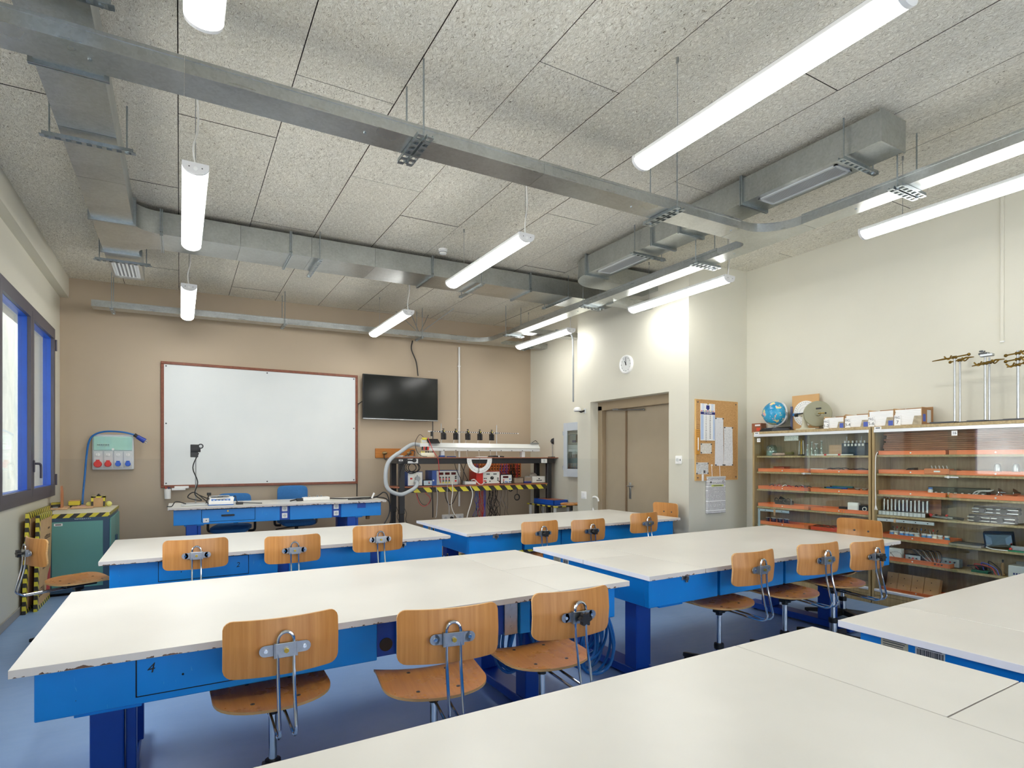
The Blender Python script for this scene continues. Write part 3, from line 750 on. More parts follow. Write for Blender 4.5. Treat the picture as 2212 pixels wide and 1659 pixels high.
T3, g3 = lab_table('long cream lab table closest to the taupe double door', 2.255, 4.99, 4.66, 5.93, 'L', gaps=((2.885, 2.92), (3.348, 3.36)), latch=2.59, stickers=((5.72, .08), (5.60, .05)))
T5, g5 = lab_table('long cream lab table with a chair at its cabinet end, middle right', 2.36, 5.20, 2.44, 3.70, 'L', gaps=((3.02, 3.046), (3.709, 3.736)), latch=2.72, stickers=((3.50, .09), (3.38, .07)))
T6, g6 = lab_table('cream lab table with a barcode sticker on its blue end', 2.42, 5.20, .12, 1.38, 'L', stickers=((1.235, .10), (1.11, .10)), gaps=((3.02, 3.046),), lidsplit=False)
T2, g2 = lab_table('cream lab table in front of everything, its large bare top filling the foreground', -.42, 2.24, .05, 1.382, 'R', gaps=((.756, .852),))
mb = MB(); mb.box((-.42, 1.382, .722), (2.24, 1.3845, .7485), M('dark_edge_strip', (70, 66, 60), .6)); mb.build('rear_edge_strip', T2)
# hole in the socket panel of table 4
mb = MB(); mb.cyl((.806, g4[2]+.026, g4[4]+.055), (.806, g4[2]+.032, g4[4]+.055), .030, m_black, 20); mb.build('cable_hole', T4)
TT_, gt = lab_table('teacher\'s cream topped blue desk with drawer and sockets below the whiteboard', -.115, 2.394, 7.41, 8.22, None, z=.88, drawer=(.222, .784), knob='bar', gaps=((1.066, 1.184), (1.694, 1.811)), cat='desk', zf=DAIS)
for xx in (1.125, 1.752):
    for zz in (.055, .14):
        mb = MB(); z0 = gt[4]+zz; y0 = gt[2]+.03
        mb.box((xx-.032, y0-.012, z0-.032), (xx+.032, y0, z0+.032), m_white, .004)
        S = mb.build('desk_socket', TT_)
        mb = MB(); mb.cyl((xx, y0-.0125, z0), (xx, y0-.008, z0), .020, m_lgrey, 16)
        for dx in (-.009, .009): mb.cyl((xx+dx, y0-.0135, z0), (xx+dx, y0-.009, z0), .003, m_black, 8)
        mb.build('socket_insert', S)
mb = MB(); mb.box((.235, gt[2]-.006, gt[4]+.02), (.295, gt[2]-.004, gt[4]+.07), m_paper); mb.cyl((.268, gt[2]-.0075, gt[4]+.045), (.268, gt[2]-.005, gt[4]+.045), .006, m_ink, 8); mb.build('white_sticker', TT_)
mb = MB(); mb.box((2.02, gt[2]-.003, gt[4]+.11), (2.13, gt[2], gt[5]-.003), m_dblue); mb.build('patch_plate', TT_)
mb = MB(); mb.box((2.02, 7.405, .8530), (2.025, 7.412, .8795), m_dark); mb.build('edge_nick', TT_)
mb = MB(); mb.box((2.21, 7.72, .60), (2.26, 7.76, .67), M('tan_wood_block', (150, 110, 70), .6), .004); mb.build('hanging_tag', TT_)
# ================================================================ SWIVEL CHAIRS
def plate(mb, rows, nrm, th, m, me):
    """rows of points -> a plate of thickness th along nrm, edge in another material"""
    A = [[Vector(p) for p in r] for r in rows]; n = Vector(nrm)*th
    B = [[p+n for p in r] for r in A]
    i, j = mb.mi(m), mb.mi(me)
    va = [[mb.bm.verts.new(p) for p in r] for r in A]; vb = [[mb.bm.verts.new(p) for p in r] for r in B]
    R, Cn = len(A), len(A[0])
    def q(a, b, c, d, k): f = mb.bm.faces.new((a, b, c, d)); f.material_index = k
    for r in range(R-1):
        for c in range(Cn-1):
            q(va[r][c], va[r][c+1], va[r+1][c+1], va[r+1][c], i); q(vb[r][c], vb[r+1][c], vb[r+1][c+1], vb[r][c+1], i)
    for r in range(R-1):
        q(va[r][0], va[r+1][0], vb[r+1][0], vb[r][0], j); q(va[r][-1], vb[r][-1], vb[r+1][-1], va[r+1][-1], j)
    for c in range(Cn-1):
        q(va[0][c], vb[0][c], vb[0][c+1], va[0][c+1], j); q(va[-1][c], va[-1][c+1], vb[-1][c+1], vb[-1][c], j)
BW, BH = .20, .205
def chair(fix='bolt'):
    R = empty('swivel_chair', (0, 0, 0), '', 'chair')
    mb = MB(); rows = []
    ny = 22
    for k in range(ny+1):
        t = k/ny; y = -.195+.455*(1-math.cos(PI*t))/2
        if y < .0: hw = .222*(max(0, 1-(abs(y)/.196)**2.6))**(1/2.3)
        else: hw = .222+.004*y/.2
        if y > .21: hw -= .04*((y-.21)/.05)**2.5
        hw = max(hw, .012); row = []
        for c in range(15):
            s = math.sin((c/14-.5)*PI); x = hw*s
            zz = .478+.016*(x/.2)**2-.03*max(0, (y-.13)/.13)**2+.012*max(0, (-y-.08)/.12)**2
            row.append((x, y, zz))
        rows.append(row)
    plate(mb, rows, (0, 0, -1), .011, m_plyseat, m_plyedge); S = mb.build('seat', R, True)
    for x, y in ((-.085, .13), (.085, .13), (-.085, -.09), (.085, -.09)):
        mb = MB(); mb.cyl((x, y, .4795), (x, y, .483), .0085, m_dgrey, 10); mb.cyl((x, y, .4825), (x, y, .4838), .004, m_black, 8); mb.build('seat_screw', S, True)
    mb = MB(); rows = []; nz = 16; r = .034
    for k in range(nz+1):
        t = (1-math.cos(PI*k/nz))/2; z = .655+BH*t; e = min(t*BH, (1-t)*BH)
        hw = BW-(r-math.sqrt(max(0, r*r-(r-e)**2)) if e < r else 0)
        rows.append([(hw*math.sin((c/18-.5)*PI), -.318+.046*(hw*math.sin((c/18-.5)*PI)/BW)**2+.02*abs(t-.5), z) for c in range(19)])
    plate(mb, rows, (0, 1, 0), .010, m_ply, m_plyedge); B = mb.build('backrest', R, True)
    mb = MB(); h = .027
    P = [(-h, .06, .452), (-h, -.345, .440), (-h, -.385, .468), (-h, -.338, .655), (-h, -.334, .80)]
    P = fillet(P, .05, 5)[:-1]
    top = [(-h*math.cos(a), -.334, .785+h*1.15*math.sin(a)) for a in [PI*i/10 for i in range(11)]]
    Q = [(-x, y, z) for x, y, z in P][::-1]
    mb.tube([tuple(p) for p in P]+top+[tuple(p) for p in Q], .0062, m_chrome, 8); mb.build('back_support', R, True)
    mb = MB(); zc = .752
    mb.box((-.037, -.3415, zc-.026), (.037, -.338, zc+.026), m_steel, .002)
    for s in (-1, 1):
        mb.box((s*.037-.003, -.34, zc-.026), (s*.037+.003, -.322, zc+.026), m_steel)
        mb.box((min(s*.037, s*.068), -.324, zc-.02), (max(s*.037, s*.068), -.320, zc+.02), m_steel); mb.cyl((s*.068, -.324, zc), (s*.068, -.319, zc), .02, m_steel, 14)
        mb.cyl((s*.066, -.329, zc), (s*.066, -.323, zc), .007, m_chrome, 10)
    mb.build('back_bracket', R, True)
    for s in (-1, 1): mb = MB(); mb.cyl((s*.062, -.305, zc), (s*.062, -.2985, zc), .009, m_dgrey, 10); mb.build('back_screw', R, True)
    mb = MB()
    if fix == 'bolt':
        mb.cyl((0, -.344, zc), (0, -.341, zc), .012, m_zinc, 14); mb.cyl((0, -.352, zc), (0, -.343, zc), .009, m_brass, 6); mb.build('clamp_bolt', R, True)
    else:
        mb.cyl((0, -.36, zc), (0, -.341, zc), .010, m_black, 10)
        poly = [((.025+.005*math.cos(6*a))*math.cos(a), (.025+.005*math.cos(6*a))*math.sin(a)) for a in [2*PI*i/36 for i in range(36)]]
        mb.prism([(x, -.382, zc+y) for x, y in poly], (0, .024, 0), m_black); mb.build('clamp_knob', R, True)
    mb = MB(); mb.box((-.075, -.10, .445), (.075, .10, .466), m_black, .003); mb.box((-.03, -.03, .41), (.03, .03, .448), m_black, .004); mb.build('seat_mechanism', R, True)
    mb = MB(); mb.cyl((0, 0, .16), (0, 0, .43), .0165, m_chrome, 16); mb.cyl((0, 0, .395), (0, 0, .44), .021, m_black, 16); mb.build('gas_column', R, True)
    mb = MB(); mb.lathe([(.031, .17), (.033, .19), (.031, .205), (.019, .207)], (0, 0, 0), m_black, 16); mb.cyl((0, 0, .07), (0, 0, .18), .027, m_chrome, 16); mb.build('column_sleeve', R, True)
    mb = MB(); mb.lathe([(.035, .045), (.045, .06), (.042, .095), (.03, .1)], (0, 0, 0), m_black, 16); mb.build('base_hub', R, True)
    for k in range(5):
        a = 2*PI*k/5+.3; d = Vector((math.cos(a), math.sin(a), 0)); n = Vector((-d.y, d.x, 0)); mb = MB()
        rows = []
        for q, (w_, zt, zb) in ((.03, (.026, .092, .05)), (.17, (.022, .078, .04)), (.29, (.017, .058, .03)), (.31, (.010, .054, .032))):
            c = d*q; rows.append([c-n*w_+Vector((0, 0, zb)), c+n*w_+Vector((0, 0, zb)), c+n*w_*.7+Vector((0, 0, zt)), c-n*w_*.7+Vector((0, 0, zt))])
        vs = mb.grid(rows, m_black, True); mb.bm.faces.new(vs[0]); mb.bm.faces.new(vs[-1]); L = mb.build('leg', R, True)
        mb = MB(); c = d*.29; mb.lathe([(.016, 0), (.019, .006), (.012, .014), (.01, .034)], (c.x, c.y, 0), m_black, 12); mb.build('glide', L, True)
    return R
cb = chair('bolt'); ck = chair('knob')
CH = [  # backrest centre x, y; turn; lift; kind; label
 (.33, 2.19, 0., 0, 'b', 'plywood swivel chair at the drawer numbered 4, first from the window'),
 (.89, 1.965, -.17, .01, 'b', 'plywood swivel chair with seat fully pulled out, middle of three at the table numbered 4'),
 (1.50, 1.99, -.06, .0, 'k', 'plywood swivel chair with a black knob behind, in front of the blue cable coils'),
 (.10, 4.46, 0., .02, 'b', 'plywood swivel chair hiding part of the drawer numbered 2'),
 (.74, 4.48, .0, .0, 'b', 'plywood swivel chair with striped grain, middle of three at the table numbered 2'),
 (1.36, 4.37, .0, .05, 'b', 'plywood swivel chair beside the latch, at the right end of the table numbered 2'),
 (2.875, 4.34, .0, .0, 'k', 'plywood swivel chair with black knob, first from the latch at the door-side table'),
 (3.36, 4.24, .0, .0, 'k', 'plywood swivel chair with black knob, middle of three at the door-side table'),
 (4.20, 4.37, .06, .01, 'b', 'plywood swivel chair with steel bolt, nearest the door at the door-side table'),
 (3.105, 2.25, .0, .0, 'b', 'plywood swivel chair first from the lids at the middle right table'),
 (3.70, 2.195, -.10, .012, 'b', 'plywood swivel chair, second of the row at the middle right table'),
 (4.34, 2.21, -.06, -.022, 'k', 'plywood swivel chair with black knob, closest of its row to the glass cabinets'),
 (5.10, 4.955, PI/2, .04, 'k', 'plywood swivel chair between table end and door wall, its front facing us'),
 (5.42, 2.87, PI/2, .02, 'k', 'plywood swivel chair between the middle table end and the glass cabinets'),
 (-.965, 5.42, -1.10, -.01, 'k', 'plywood swivel chair seen from the side in the window corner, beside the green cabinet'),
]
used = set()
for (x, y, r, dz, k, lb) in CH:
    src = cb if k == 'b' else ck
    fx, fy = -math.sin(r), math.cos(r)
    loc = (x+.313*fx, y+.313*fy, 0)
    if k in used: o = dup(src, None, loc, r)
    else: o = src; o.location = loc; o.rotation_euler = (0, 0, r); used.add(k)
    o['label'] = lb; o['group'] = 'plywood swivel chairs'
    if dz:
        for c in o.children:
            if c.name.split('.')[0] in ('backrest', 'back_support', 'back_bracket', 'back_screw', 'clamp_bolt', 'clamp_knob'): c.location.z += dz
# ================================================================ BLUE CABLE COILS UNDER THE TABLES
def coil(cx, cy, ztop, rx, rz, n, yspread, label, seed, tail=0):
    random.seed(seed); R = empty('cable_coil', (cx, cy, ztop-2*rz), label, 'cable')
    for k in range(n):
        a0 = random.uniform(-.1, .1); sx = rx*random.uniform(.72, 1.05); sz = rz*random.uniform(.78, 1.0); yo = cy+yspread*(k/(n-1)-.5)
        pts = []
        for i in range(28):
            a = 2*PI*i/28; pts.append((cx+sx*math.sin(a)*(1-.35*math.cos(a))+.02*math.sin(k), yo+.02*math.sin(a*2+k), ztop-sz+sz*math.cos(a)))
        mb = MB(); mb.tube(pts, .0085, m_cable_blue, 8, True); mb.build('loop', R)
    mb = MB(); mb.cyl((cx, cy-yspread*.6, ztop-.02), (cx, cy+yspread*.6, ztop-.02), .012, glassmat('clear_tape_'+str(seed), (230, 236, 240), .3, .5), 10); mb.build('tape_band', R)
    return R
coil(1.62, 2.72, .57, .085, .17, 7, .12, 'bundle of blue cable loops hanging behind the plate of table 4', 3)
coil(2.13, 2.72, .61, .115, .235, 10, .16, 'large bundle of blue cable loops hanging between two table ends', 5)
random.seed(11)
for k, (x, y) in enumerate(((2.12, 4.85), (2.2, 4.95))):
    mb = MB(); mb.tube(smooth([(x-.05, y-.1, .55), (x, y, .40), (x+.12, y+.1, .37), (x+.3, y, .45)], 6), .008, (m_cable_blue, m_cable_black)[k], 6)
    o = mb.build('loose_cable'); tag(o, ('blue cable', 'dark cable')[k]+' drooping between the two rear table ends', 'cable')
# ================================================================ BACK WALL
m_frame = wood('reddish_wood_frame', (110, 56, 34), (138, 76, 48), (30, 30, 30), .4, 0)
def whitebd():
    t = NT('enamel_whiteboard'); n = t.noise(t.co(), 2, 4); s = t.noise(t.co(scale=(2, 1, 9)), 2, 3)
    return t.set(t.ramp(n, [(.3, lin((216, 221, 221))), (.7, lin((222, 226, 225)))]), t.ramp(s, [(.3, (.30, .30, .30, 1)), (.7, (.31, .31, .31, 1))]))
R = empty('whiteboard', (1.085, YB, 1.05), 'large whiteboard in a reddish wooden frame on the taupe wall', 'whiteboard')
mb = MB(); mb.box((-.18, YB-.022, 1.08), (2.35, YB-.004, 2.69), whitebd()); mb.build('writing_surface', R)
x0, x1, z0, z1 = -.214, 2.384, 1.045, 2.722
for a, b, c, d in ((x0, x1, z0, z0+.036), (x0, x1, z1-.036, z1), (x0, x0+.036, z0+.036, z1-.036), (x1-.036, x1, z0+.036, z1-.036)):
    mb = MB(); mb.box((a, YB-.034, c), (b, YB, d), m_frame, .004); mb.build('frame_rail', R)
mb = MB()
for x in (x0+.06, 1.085, x1-.06):
    for z in (z0+.06, z1-.06): mb.cyl((x, YB-.026, z), (x, YB-.02, z), .010, m_dgrey, 10)
for x in (x0+.06, x1-.06): mb.cyl((x, YB-.026, 1.9), (x, YB-.02, 1.9), .010, m_dgrey, 10)
mb.build('fixing_screws', R)
R = empty('pen_cup', (-.13, 8.75, .93), 'white cup with pens hanging below the corner of the whiteboard', 'cup')
mb = MB(); c = onY(362, 1066, 8.75); mb.lathe([(.036, -.07), (.04, .06), (.036, .06), (.033, -.06)], c, m_white, 16); mb.build('cup_body', R)
for dx, m_, h in ((-.015, m_red, .09), (.01, m_inkblue, .085), (.022, m_dgrey, .08)): mb = MB(); mb.cyl((c.x+dx, 8.75, c.z-.03), (c.x+dx*1.4, 8.76, c.z+h), .006, m_, 8); mb.build('pen', R)
R = empty('eraser_tray', (.05, 8.77, 1.0), 'small white tray with folded sheets hooked under the whiteboard', 'tray')
a = onY(371, 1059, 8.74); b = onY(408, 1048, 8.74)
mb = MB(); mb.box((a.x, 8.72, a.z), (b.x-.04, 8.82, a.z+.012), m_white); mb.box((a.x, 8.72, a.z), (b.x-.04, 8.726, a.z+.03), m_white); mb.build('tray_body', R)
mb = MB(); mb.box((a.x+.03, 8.73, a.z+.02), (b.x, 8.80, a.z+.05), m_paper, .004, T=Matrix.Identity(4)); mb.build('folded_cloth', R)
# television on an arm
TVY = YB-.13
R = empty('television', (3.05, TVY, 2.04), 'wall mounted flat screen television to the right of the whiteboard', 'television')
tx0, tz0 = onY(784, 905, TVY).xz; tx1, tz1 = onY(946, 810, TVY).xz; tz0, tz1 = 2.045, 2.745
mb = MB(); mb.box((tx0, TVY, tz0+.012), (tx1, TVY+.045, tz1), m_black, .008, 2); mb.build('back_shell', R)
mb = MB(); mb.box((tx0+.008, TVY-.002, tz0+.03), (tx1-.008, TVY+.001, tz1-.008), m_screen); mb.build('screen', R)
mb = MB(); mb.box((tx0, TVY-.003, tz0), (tx1, TVY+.04, tz0+.018), m_steel, .003); mb.box(((tx0+tx1)/2-.03, TVY-.004, tz0+.004), ((tx0+tx1)/2+.03, TVY-.002, tz0+.012), m_white); mb.build('lower_bezel', R)
mb = MB(); mb.box((2.85, TVY+.045, 2.2), (3.25, YB, 2.6), m_blacksteel, .004); mb.build('wall_mount', R)
mb = MB(); mb.tube(smooth([onY(891, 736, YB-.03), onY(889, 755, YB-.03), onY(899, 782, YB-.03), onY(903, 812, YB-.05)], 8), .010, m_cable_black, 8); o = mb.build('hanging_cable'); tag(o, 'black cable curving from the tray down to the television', 'cable')
mb = MB(); mb.tube(smooth([onY(783, 867, YB-.06), onY(776, 872, YB-.03), onY(772.5, 885, YB-.015), onY(772, 1000, YB-.015), onY(771, 1072, YB-.015)], 8), .007, m_cable_black, 8); o = mb.build('wall_cable'); tag(o, 'thin black cable running down between whiteboard and television', 'cable')
mb = MB(); mb.tube([onY(935, 908, YB-.012), onY(935, 990, YB-.012)], .007, m_dgrey, 8); o = mb.build('wall_cable'); tag(o, 'dark cable dropping straight from below the television', 'cable')
# socket distribution box
PY_ = YB-.085
R = empty('power_distribution_box', (-.72, PY_, 1.29), 'grey power distribution box with two red and two blue industrial sockets', 'power box')
ax, az = onY(199, 1015, PY_).xz; bx, bz = onY(289, 939, PY_).xz
mb = MB(); mb.box((ax, PY_, az), (bx, YB, bz), M('pale_grey_enclosure', (206, 210, 214), .45, var=.02), .012, 2); mb.build('enclosure', R)
W = bx-ax; Hh = bz-az; zs = az+Hh*.55
mb = MB(); mb.box((ax+.015, PY_-.012, zs), (bx-.015, PY_, bz-.03), M('breaker_recess', (216, 234, 232), .4), .004); mb.build('breaker_panel', R)
mb = MB()
for k in range(7): mb.box((ax+.055+.018*k, PY_-.020, zs+.045), (ax+.068+.018*k, PY_-.012, zs+.085), m_white); mb.box((ax+.058+.018*k, PY_-.026, zs+.062), (ax+.065+.018*k, PY_-.018, zs+.072), m_dgrey)
mb.build('breakers', R)
mb = MB(); mb.box((ax+.012, PY_-.034, zs-.002), (bx-.012, PY_-.030, bz-.026), glassmat('green_tinted_cover', (240, 250, 246), .05, .25), .002)
mb.cyl((ax+W*.5, PY_-.045, zs+.012), (ax+W*.5, PY_-.030, zs+.012), .014, m_white, 14); mb.build('clear_cover', R)
for k in range(4):
    cx = ax+W*(.14+.24*k); m_ = m_red if k < 2 else M('blue_socket_%d' % k, (40, 92, 196), .4)
    mb = MB(); mb.box((cx-.046, PY_-.010, az+.02), (cx+.046, PY_, zs-.012), m_lgrey, .003); P = mb.build('socket_plate', R)
    rr = .042 if k == 0 else (.036 if k == 1 else .030)
    mb = MB(); mb.lathe([(rr*.9, 0), (rr, -.01), (rr, -.04), (rr*.85, -.048)], (cx, PY_-.01, az+.072), m_, 18, 'Y'); mb.box((cx-.018, PY_-.05, az+.072+rr*.8), (cx+.018, PY_-.01, az+.078+rr*1.15), m_, .003); mb.build('socket_cap', P)
    mb = MB(); mb.cyl((cx, PY_-.022, zs-.055), (cx, PY_-.01, zs-.055), .02, m_white, 16); mb.box((cx-.004, PY_-.032, zs-.073), (cx+.004, PY_-.02, zs-.037), m_lgrey, T=None); mb.build('rotary_switch', P)
mb = MB(); mb.tube(smooth([onY(290, 939, PY_-.02), onY(265, 933.5, PY_-.02), onY(230, 932, PY_-.02), onY(206, 938, PY_-.02), onY(193, 952, PY_-.02), onY(187, 985, PY_-.02), onY(183, 1030, PY_-.04), onY(180, 1060, PY_-.1), onY(178, 1088, 8.3)], 8), .011, m_cable_blue, 8)
o = mb.build('blue_cable'); tag(o, 'blue cable looped over the distribution box down to the green cabinet', 'cable')
R = empty('cable_plug', (-.45, PY_-.02, 1.68), 'blue industrial plug on the end of the looped cable', 'plug')
a, b, c = onY(290, 939, PY_-.02), onY(301, 946, PY_-.02), onY(313, 953, PY_-.02)
mb = MB(); mb.cyl(a, b, .024, m_cable_black, 12, .02); mb.build('cable_gland', R)
mb = MB(); mb.cyl(b-(c-b)*.4, c, .026, M('blue_plug', (30, 60, 160), .4), 14, .034); d = (c-b).normalized(); n_ = Vector((d.z, 0, -d.x))
for s in (-.012, .012): mb.cyl(c+n_*s, c+n_*s+d*.03, .007, m_steel, 8)
mb.build('plug_body', R)
# coat rack
R = empty('coat_rack', (2.99, YB, 1.44), 'wooden coat rail with three oval knobs behind the black workbench', 'coat rack')
mb = MB(); mb.box((2.664, YB-.02, 1.442), (3.33, YB, 1.594), wood('orange_pine', (170, 102, 36), (196, 126, 52), (4, 40, 40), .4, 0), .004); mb.build('board', R)
for x in (onY(829, 980, YB).x, onY(856, 980, YB).x, onY(882, 980, YB).x):
    mb = MB(); mb.sph((x, YB-.05, 1.52), .042, M('bronze_knob_%d' % (x*100), (150, 128, 90), .35, .7), 14, (1, .5, .62)); mb.cyl((x, YB-.04, 1.52), (x, YB-.015, 1.52), .012, m_blacksteel, 8)
    mb.tube(smooth([(x, YB-.02, 1.50), (x, YB-.03, 1.44), (x+.01, YB-.07, 1.41), (x+.02, YB-.085, 1.43)], 5), .006, m_blacksteel, 6); mb.build('knob', R)
# wall sockets behind the bench
for (xa, xb_, lb) in ((954, 979, 'wide white wall socket plate low on the back wall'), (984, 999, 'square white junction box where the conduit ends')):
    a = onY(xa, 1128, YB); b = onY(xb_, 1112, YB); R = empty('wall_socket', ((a.x+b.x)/2, YB, .37), lb, 'socket')
    mb = MB(); mb.box((a.x, YB-.045, .37), (b.x, YB, .49), m_white, .006, 2); mb.build('plate', R)
    mb = MB(); n = 2 if b.x-a.x > .15 else 1
    for k in range(n): cx = a.x+(b.x-a.x)*(k+.5)/n; mb.cyl((cx, YB-.047, .43), (cx, YB-.04, .43), .026, m_lgrey if k == 0 else m_dgrey, 14)
    mb.build('insert', R)
    if n == 2: mb = MB(); mb.cyl((b.x-.05, YB-.09, .43), (b.x-.05, YB-.045, .43), .018, m_black, 12); mb.build('plug', R)
# ================================================================ CORNER: GREEN CABINET, CARDBOARD, THINGS ON TOP
m_green = M('sea_green_steel', (94, 152, 146), .4, var=.05, ns=2); m_gframe = M('slate_blue_steel', (50, 78, 104), .4)
m_hz = hazard('hazard_tape_front', (1, 1, -1.0), .11); m_hzs = hazard('hazard_tape_side', (0, 1, -.7), .085)
f0 = onX(99, 1107, 0) if False else None
GZ = .86; gf = onZ(236, 1107, GZ).y
g0 = onZ(236, 1106, GZ); gl = onZ(100, 1112, GZ); gb = onZ(259, 1091, GZ)
GX0, GX1, GY0, GY1 = -1.19, g0.x, g0.y, min(gb.y, YB-.25)
R = empty('steel_cabinet', ((GX0+GX1)/2, (GY0+GY1)/2, 0), 'sea green steel cabinet with hazard taped top edge in the window corner', 'cabinet')
mb = MB(); mb.box((GX0, GY0, .03), (GX1, GY1, GZ-.03), m_gframe, .004); mb.box((GX0+.03, GY0+.03, 0), (GX1-.03, GY1-.03, .04), m_dark); mb.build('carcass', R)
mb = MB(); mb.box((GX0+.05, GY0-.006, .08), (GX1-.055, GY0, GZ-.085), m_green, .003); mb.build('side_panel', R)
ym = (GY0+GY1)/2
for a, b in ((GY0+.02, ym-.003), (ym+.003, GY1-.02)):
    mb = MB(); mb.box((GX1, a, .07), (GX1+.014, b, GZ-.07), m_green, .003); Dd = mb.build('door', R)
    mb = MB(); s = ym+(-.035 if b < ym else .035); mb.box((GX1+.014, s-.012, .46), (GX1+.032, s+.012, .56), m_gframe, .004); mb.build('handle', Dd)
mb = MB(); mb.box((GX0-.0, GY0-.004, GZ-.03), (GX1+.004, GY1, GZ), M('worn_cream_top', (206, 200, 178), .5)); mb.build('top_board', R)
mb = MB(); mb.box((GX0, GY0-.0075, GZ-.045), (GX1+.0, GY0-.004, GZ-.002), m_hz); mb.build('hazard_tape', R)
mb = MB(); mb.box((GX1+.004, GY0-.004, GZ-.034), (GX1+.008, GY1, GZ-.002), m_hzs); mb.build('hazard_tape', R)
mb = MB(); mb.box((GX0+.07, GY0-.008, GZ-.125), (GX0+.14, GY0-.006, GZ-.10), m_paper); mb.box((GX0+.08, GY0-.0086, GZ-.118), (GX0+.13, GY0-.008, GZ-.107), m_dgrey); mb.build('label_sticker', R)
mb = MB()
random.seed(4)
for k in range(9): x = GX0+.24+.016*k; mb.box((x, GY0-.0012, GZ-.066+random.uniform(0, .006)), (x+.009, GY0+.001, GZ-.056), m_lgrey)
mb.build('scraped_letters', R)
# cardboard sheets against the wall
def cardsheet(x0, tilt, y0, y1, h, label, prn):
    R = empty('cardboard_sheet', (x0, (y0+y1)/2, 0), label, 'cardboard')
    T = Matrix.Translation((x0, 0, 0)) @ Matrix.Rotation(-tilt, 4, 'Y')
    mb = MB(); mb.box((-.012, y0, 0), (.012, y1, h), m_card, T=T); mb.build('panel', R)
    hz = hazard('hazard_tape_card_'+str(int(h*1000)), (0, 1, 1), .085)
    mb = MB()
    mb.box((-.014, y0-.002, 0), (.014, y0+.045, h), hz, T=T); mb.box((-.014, y0, h-.05), (.014, y1, h+.002), hz, T=T); mb.box((-.0135, y0, 0), (.0135, y1, .04), hz, T=T); mb.build('hazard_tape', R)
    if prn:
        for (y, z, s, st) in ((y0+.46, h-.2, .03, 'HANDLE'), (y0+.42, h-.30, .05, 'WITH CARE'), (y0+.30, h*.38, .055, 'SIDE')):
            pass
    return R, T
cy0 = onX(60, 1325, -1.2)
R1, T1_ = cardsheet(-1.235, -.03, 6.75, GY0-.02+.3, .93, 'taped cardboard sheet flat against the window wall', False)
R2, T2_ = cardsheet(-1.165, -.02, 6.83, GY0-.005, .90, 'front taped cardboard sheet with printed marks leaning beside the green cabinet', False)
def onsheet(T, y, z): return T @ Vector((.0128, y, z))
mk = M('dark_brown_print', (92, 74, 60), .8); rp = M('red_print', (190, 70, 70), .8)
mb = MB(); random.seed(5)
for (y, z, n, s) in ((7.25, .73, 6, .020), (7.1, .64, 8, .045), (7.3, .56, 2, .018), (7.05, .36, 8, .045)):
    for k in range(n):
        a = y+s*.8*k
        if a+s > GY0-.03: continue
        mb.box((.0122, a, z), (.0131, a+s*.55, z+s*random.uniform(.7, 1)), mk, T=T2_)
        if s > .03: mb.box((.0129, a+s*.12, z+s*.3), (.01325, a+s*.4, z+s*.5), m_card, T=T2_)
mb.build('printed_marks', R2)
u, n_ = (T2_.to_3x3() @ Vector((0, 0, 1))), None
text('big_lettering', 'UZIA', .12, T2_ @ Vector((.0134, 7.02, .155)), (0, 1, 0), u, mk, R2)
mb = MB(); mb.prism([T2_ @ Vector((.0130, a, b)) for a, b in ((7.22, .10), (7.42, .10), (7.42, .34), (7.30, .27))], (.0006, 0, 0), rp); mb.build('red_arrow', R2)
# things on the green cabinet
def box_at(px, py, z, w, d, h, rot=0):
    c = onZ(px, py, z); return Matrix.Translation(c) @ Matrix.Rotation(rot, 4, 'Z'), c
m_ltw = wood('pale_wood', (190, 150, 110), (214, 178, 138), (30, 4, 30), .5, .05)
T, c = box_at(132, 1101, GZ, 0, 0, 0, .06)
R = empty('wooden_stand', c, 'pale wooden board on a base with clips at the window end of the green cabinet', 'stand')
mb = MB(); mb.box((-.16, -.04, .003), (.06, .26, .022), m_ltw, .002, T=T); mb.build('base_board', R)
mb = MB(); P = [(-.005, .0, .022), (.012, .0, .022), (.012, .0, .19), (.004, .0, .26), (-.005, .0, .265)]; mb.prism([T @ Vector(p) for p in P], T.to_3x3() @ Vector((0, .13, 0)), wood('red_brown_board', (170, 106, 66), (196, 130, 86), (30, 30, 4), .45, 0)); mb.build('upright_board', R)
for k in (-.12, -.05): mb = MB(); mb.box((k-.025, -.02, .022), (k+.025, .04, .032), m_steel, .003, T=T); mb.build('metal_clip', R)
mb = MB(); mb.box((-.10, .12, .022), (.0, .2, .075), m_hzs, .003, T=T); mb.build('taped_block', R)
c = Vector((GX0+.13, GY1-.12, GZ)); T = Matrix.Translation(c)
R = empty('taped_box', c, 'small yellow and black taped box behind the wooden stand', 'box')
mb = MB(); mb.box((-.06, -.05, .003), (.05, .05, .075), m_hzs, .004, T=T); mb.build('box_body', R); mb = MB(); mb.box((-.055, -.045, .075), (.045, .045, .085), m_card, .003, T=T); mb.build('lid', R)
T, c = box_at(186, 1098, GZ, 0, 0, 0, .05)
R = empty('wooden_board', c, 'thin light wooden board lying flat on the green cabinet', 'board')
mb = MB(); mb.box((-.14, -.06, .003), (.07, .32, .018), m_ltw, .002, T=T); mb.build('board', R)
mb = MB(); mb.box((-.09, .1, .018), (-.02, .18, .022), M('pink_paper', (226, 176, 180), .8), T=T); mb.build('pink_note', R)
T, c = box_at(213, 1095, GZ, 0, 0, 0, .0)
R = empty('taped_bell_box', c, 'small cardboard box taped in black and yellow with a button on top', 'box')
mb = MB(); mb.box((-.065, -.05, .003), (.065, .05, .125), m_card, .003, T=T); mb.build('box_body', R)
mb = MB()
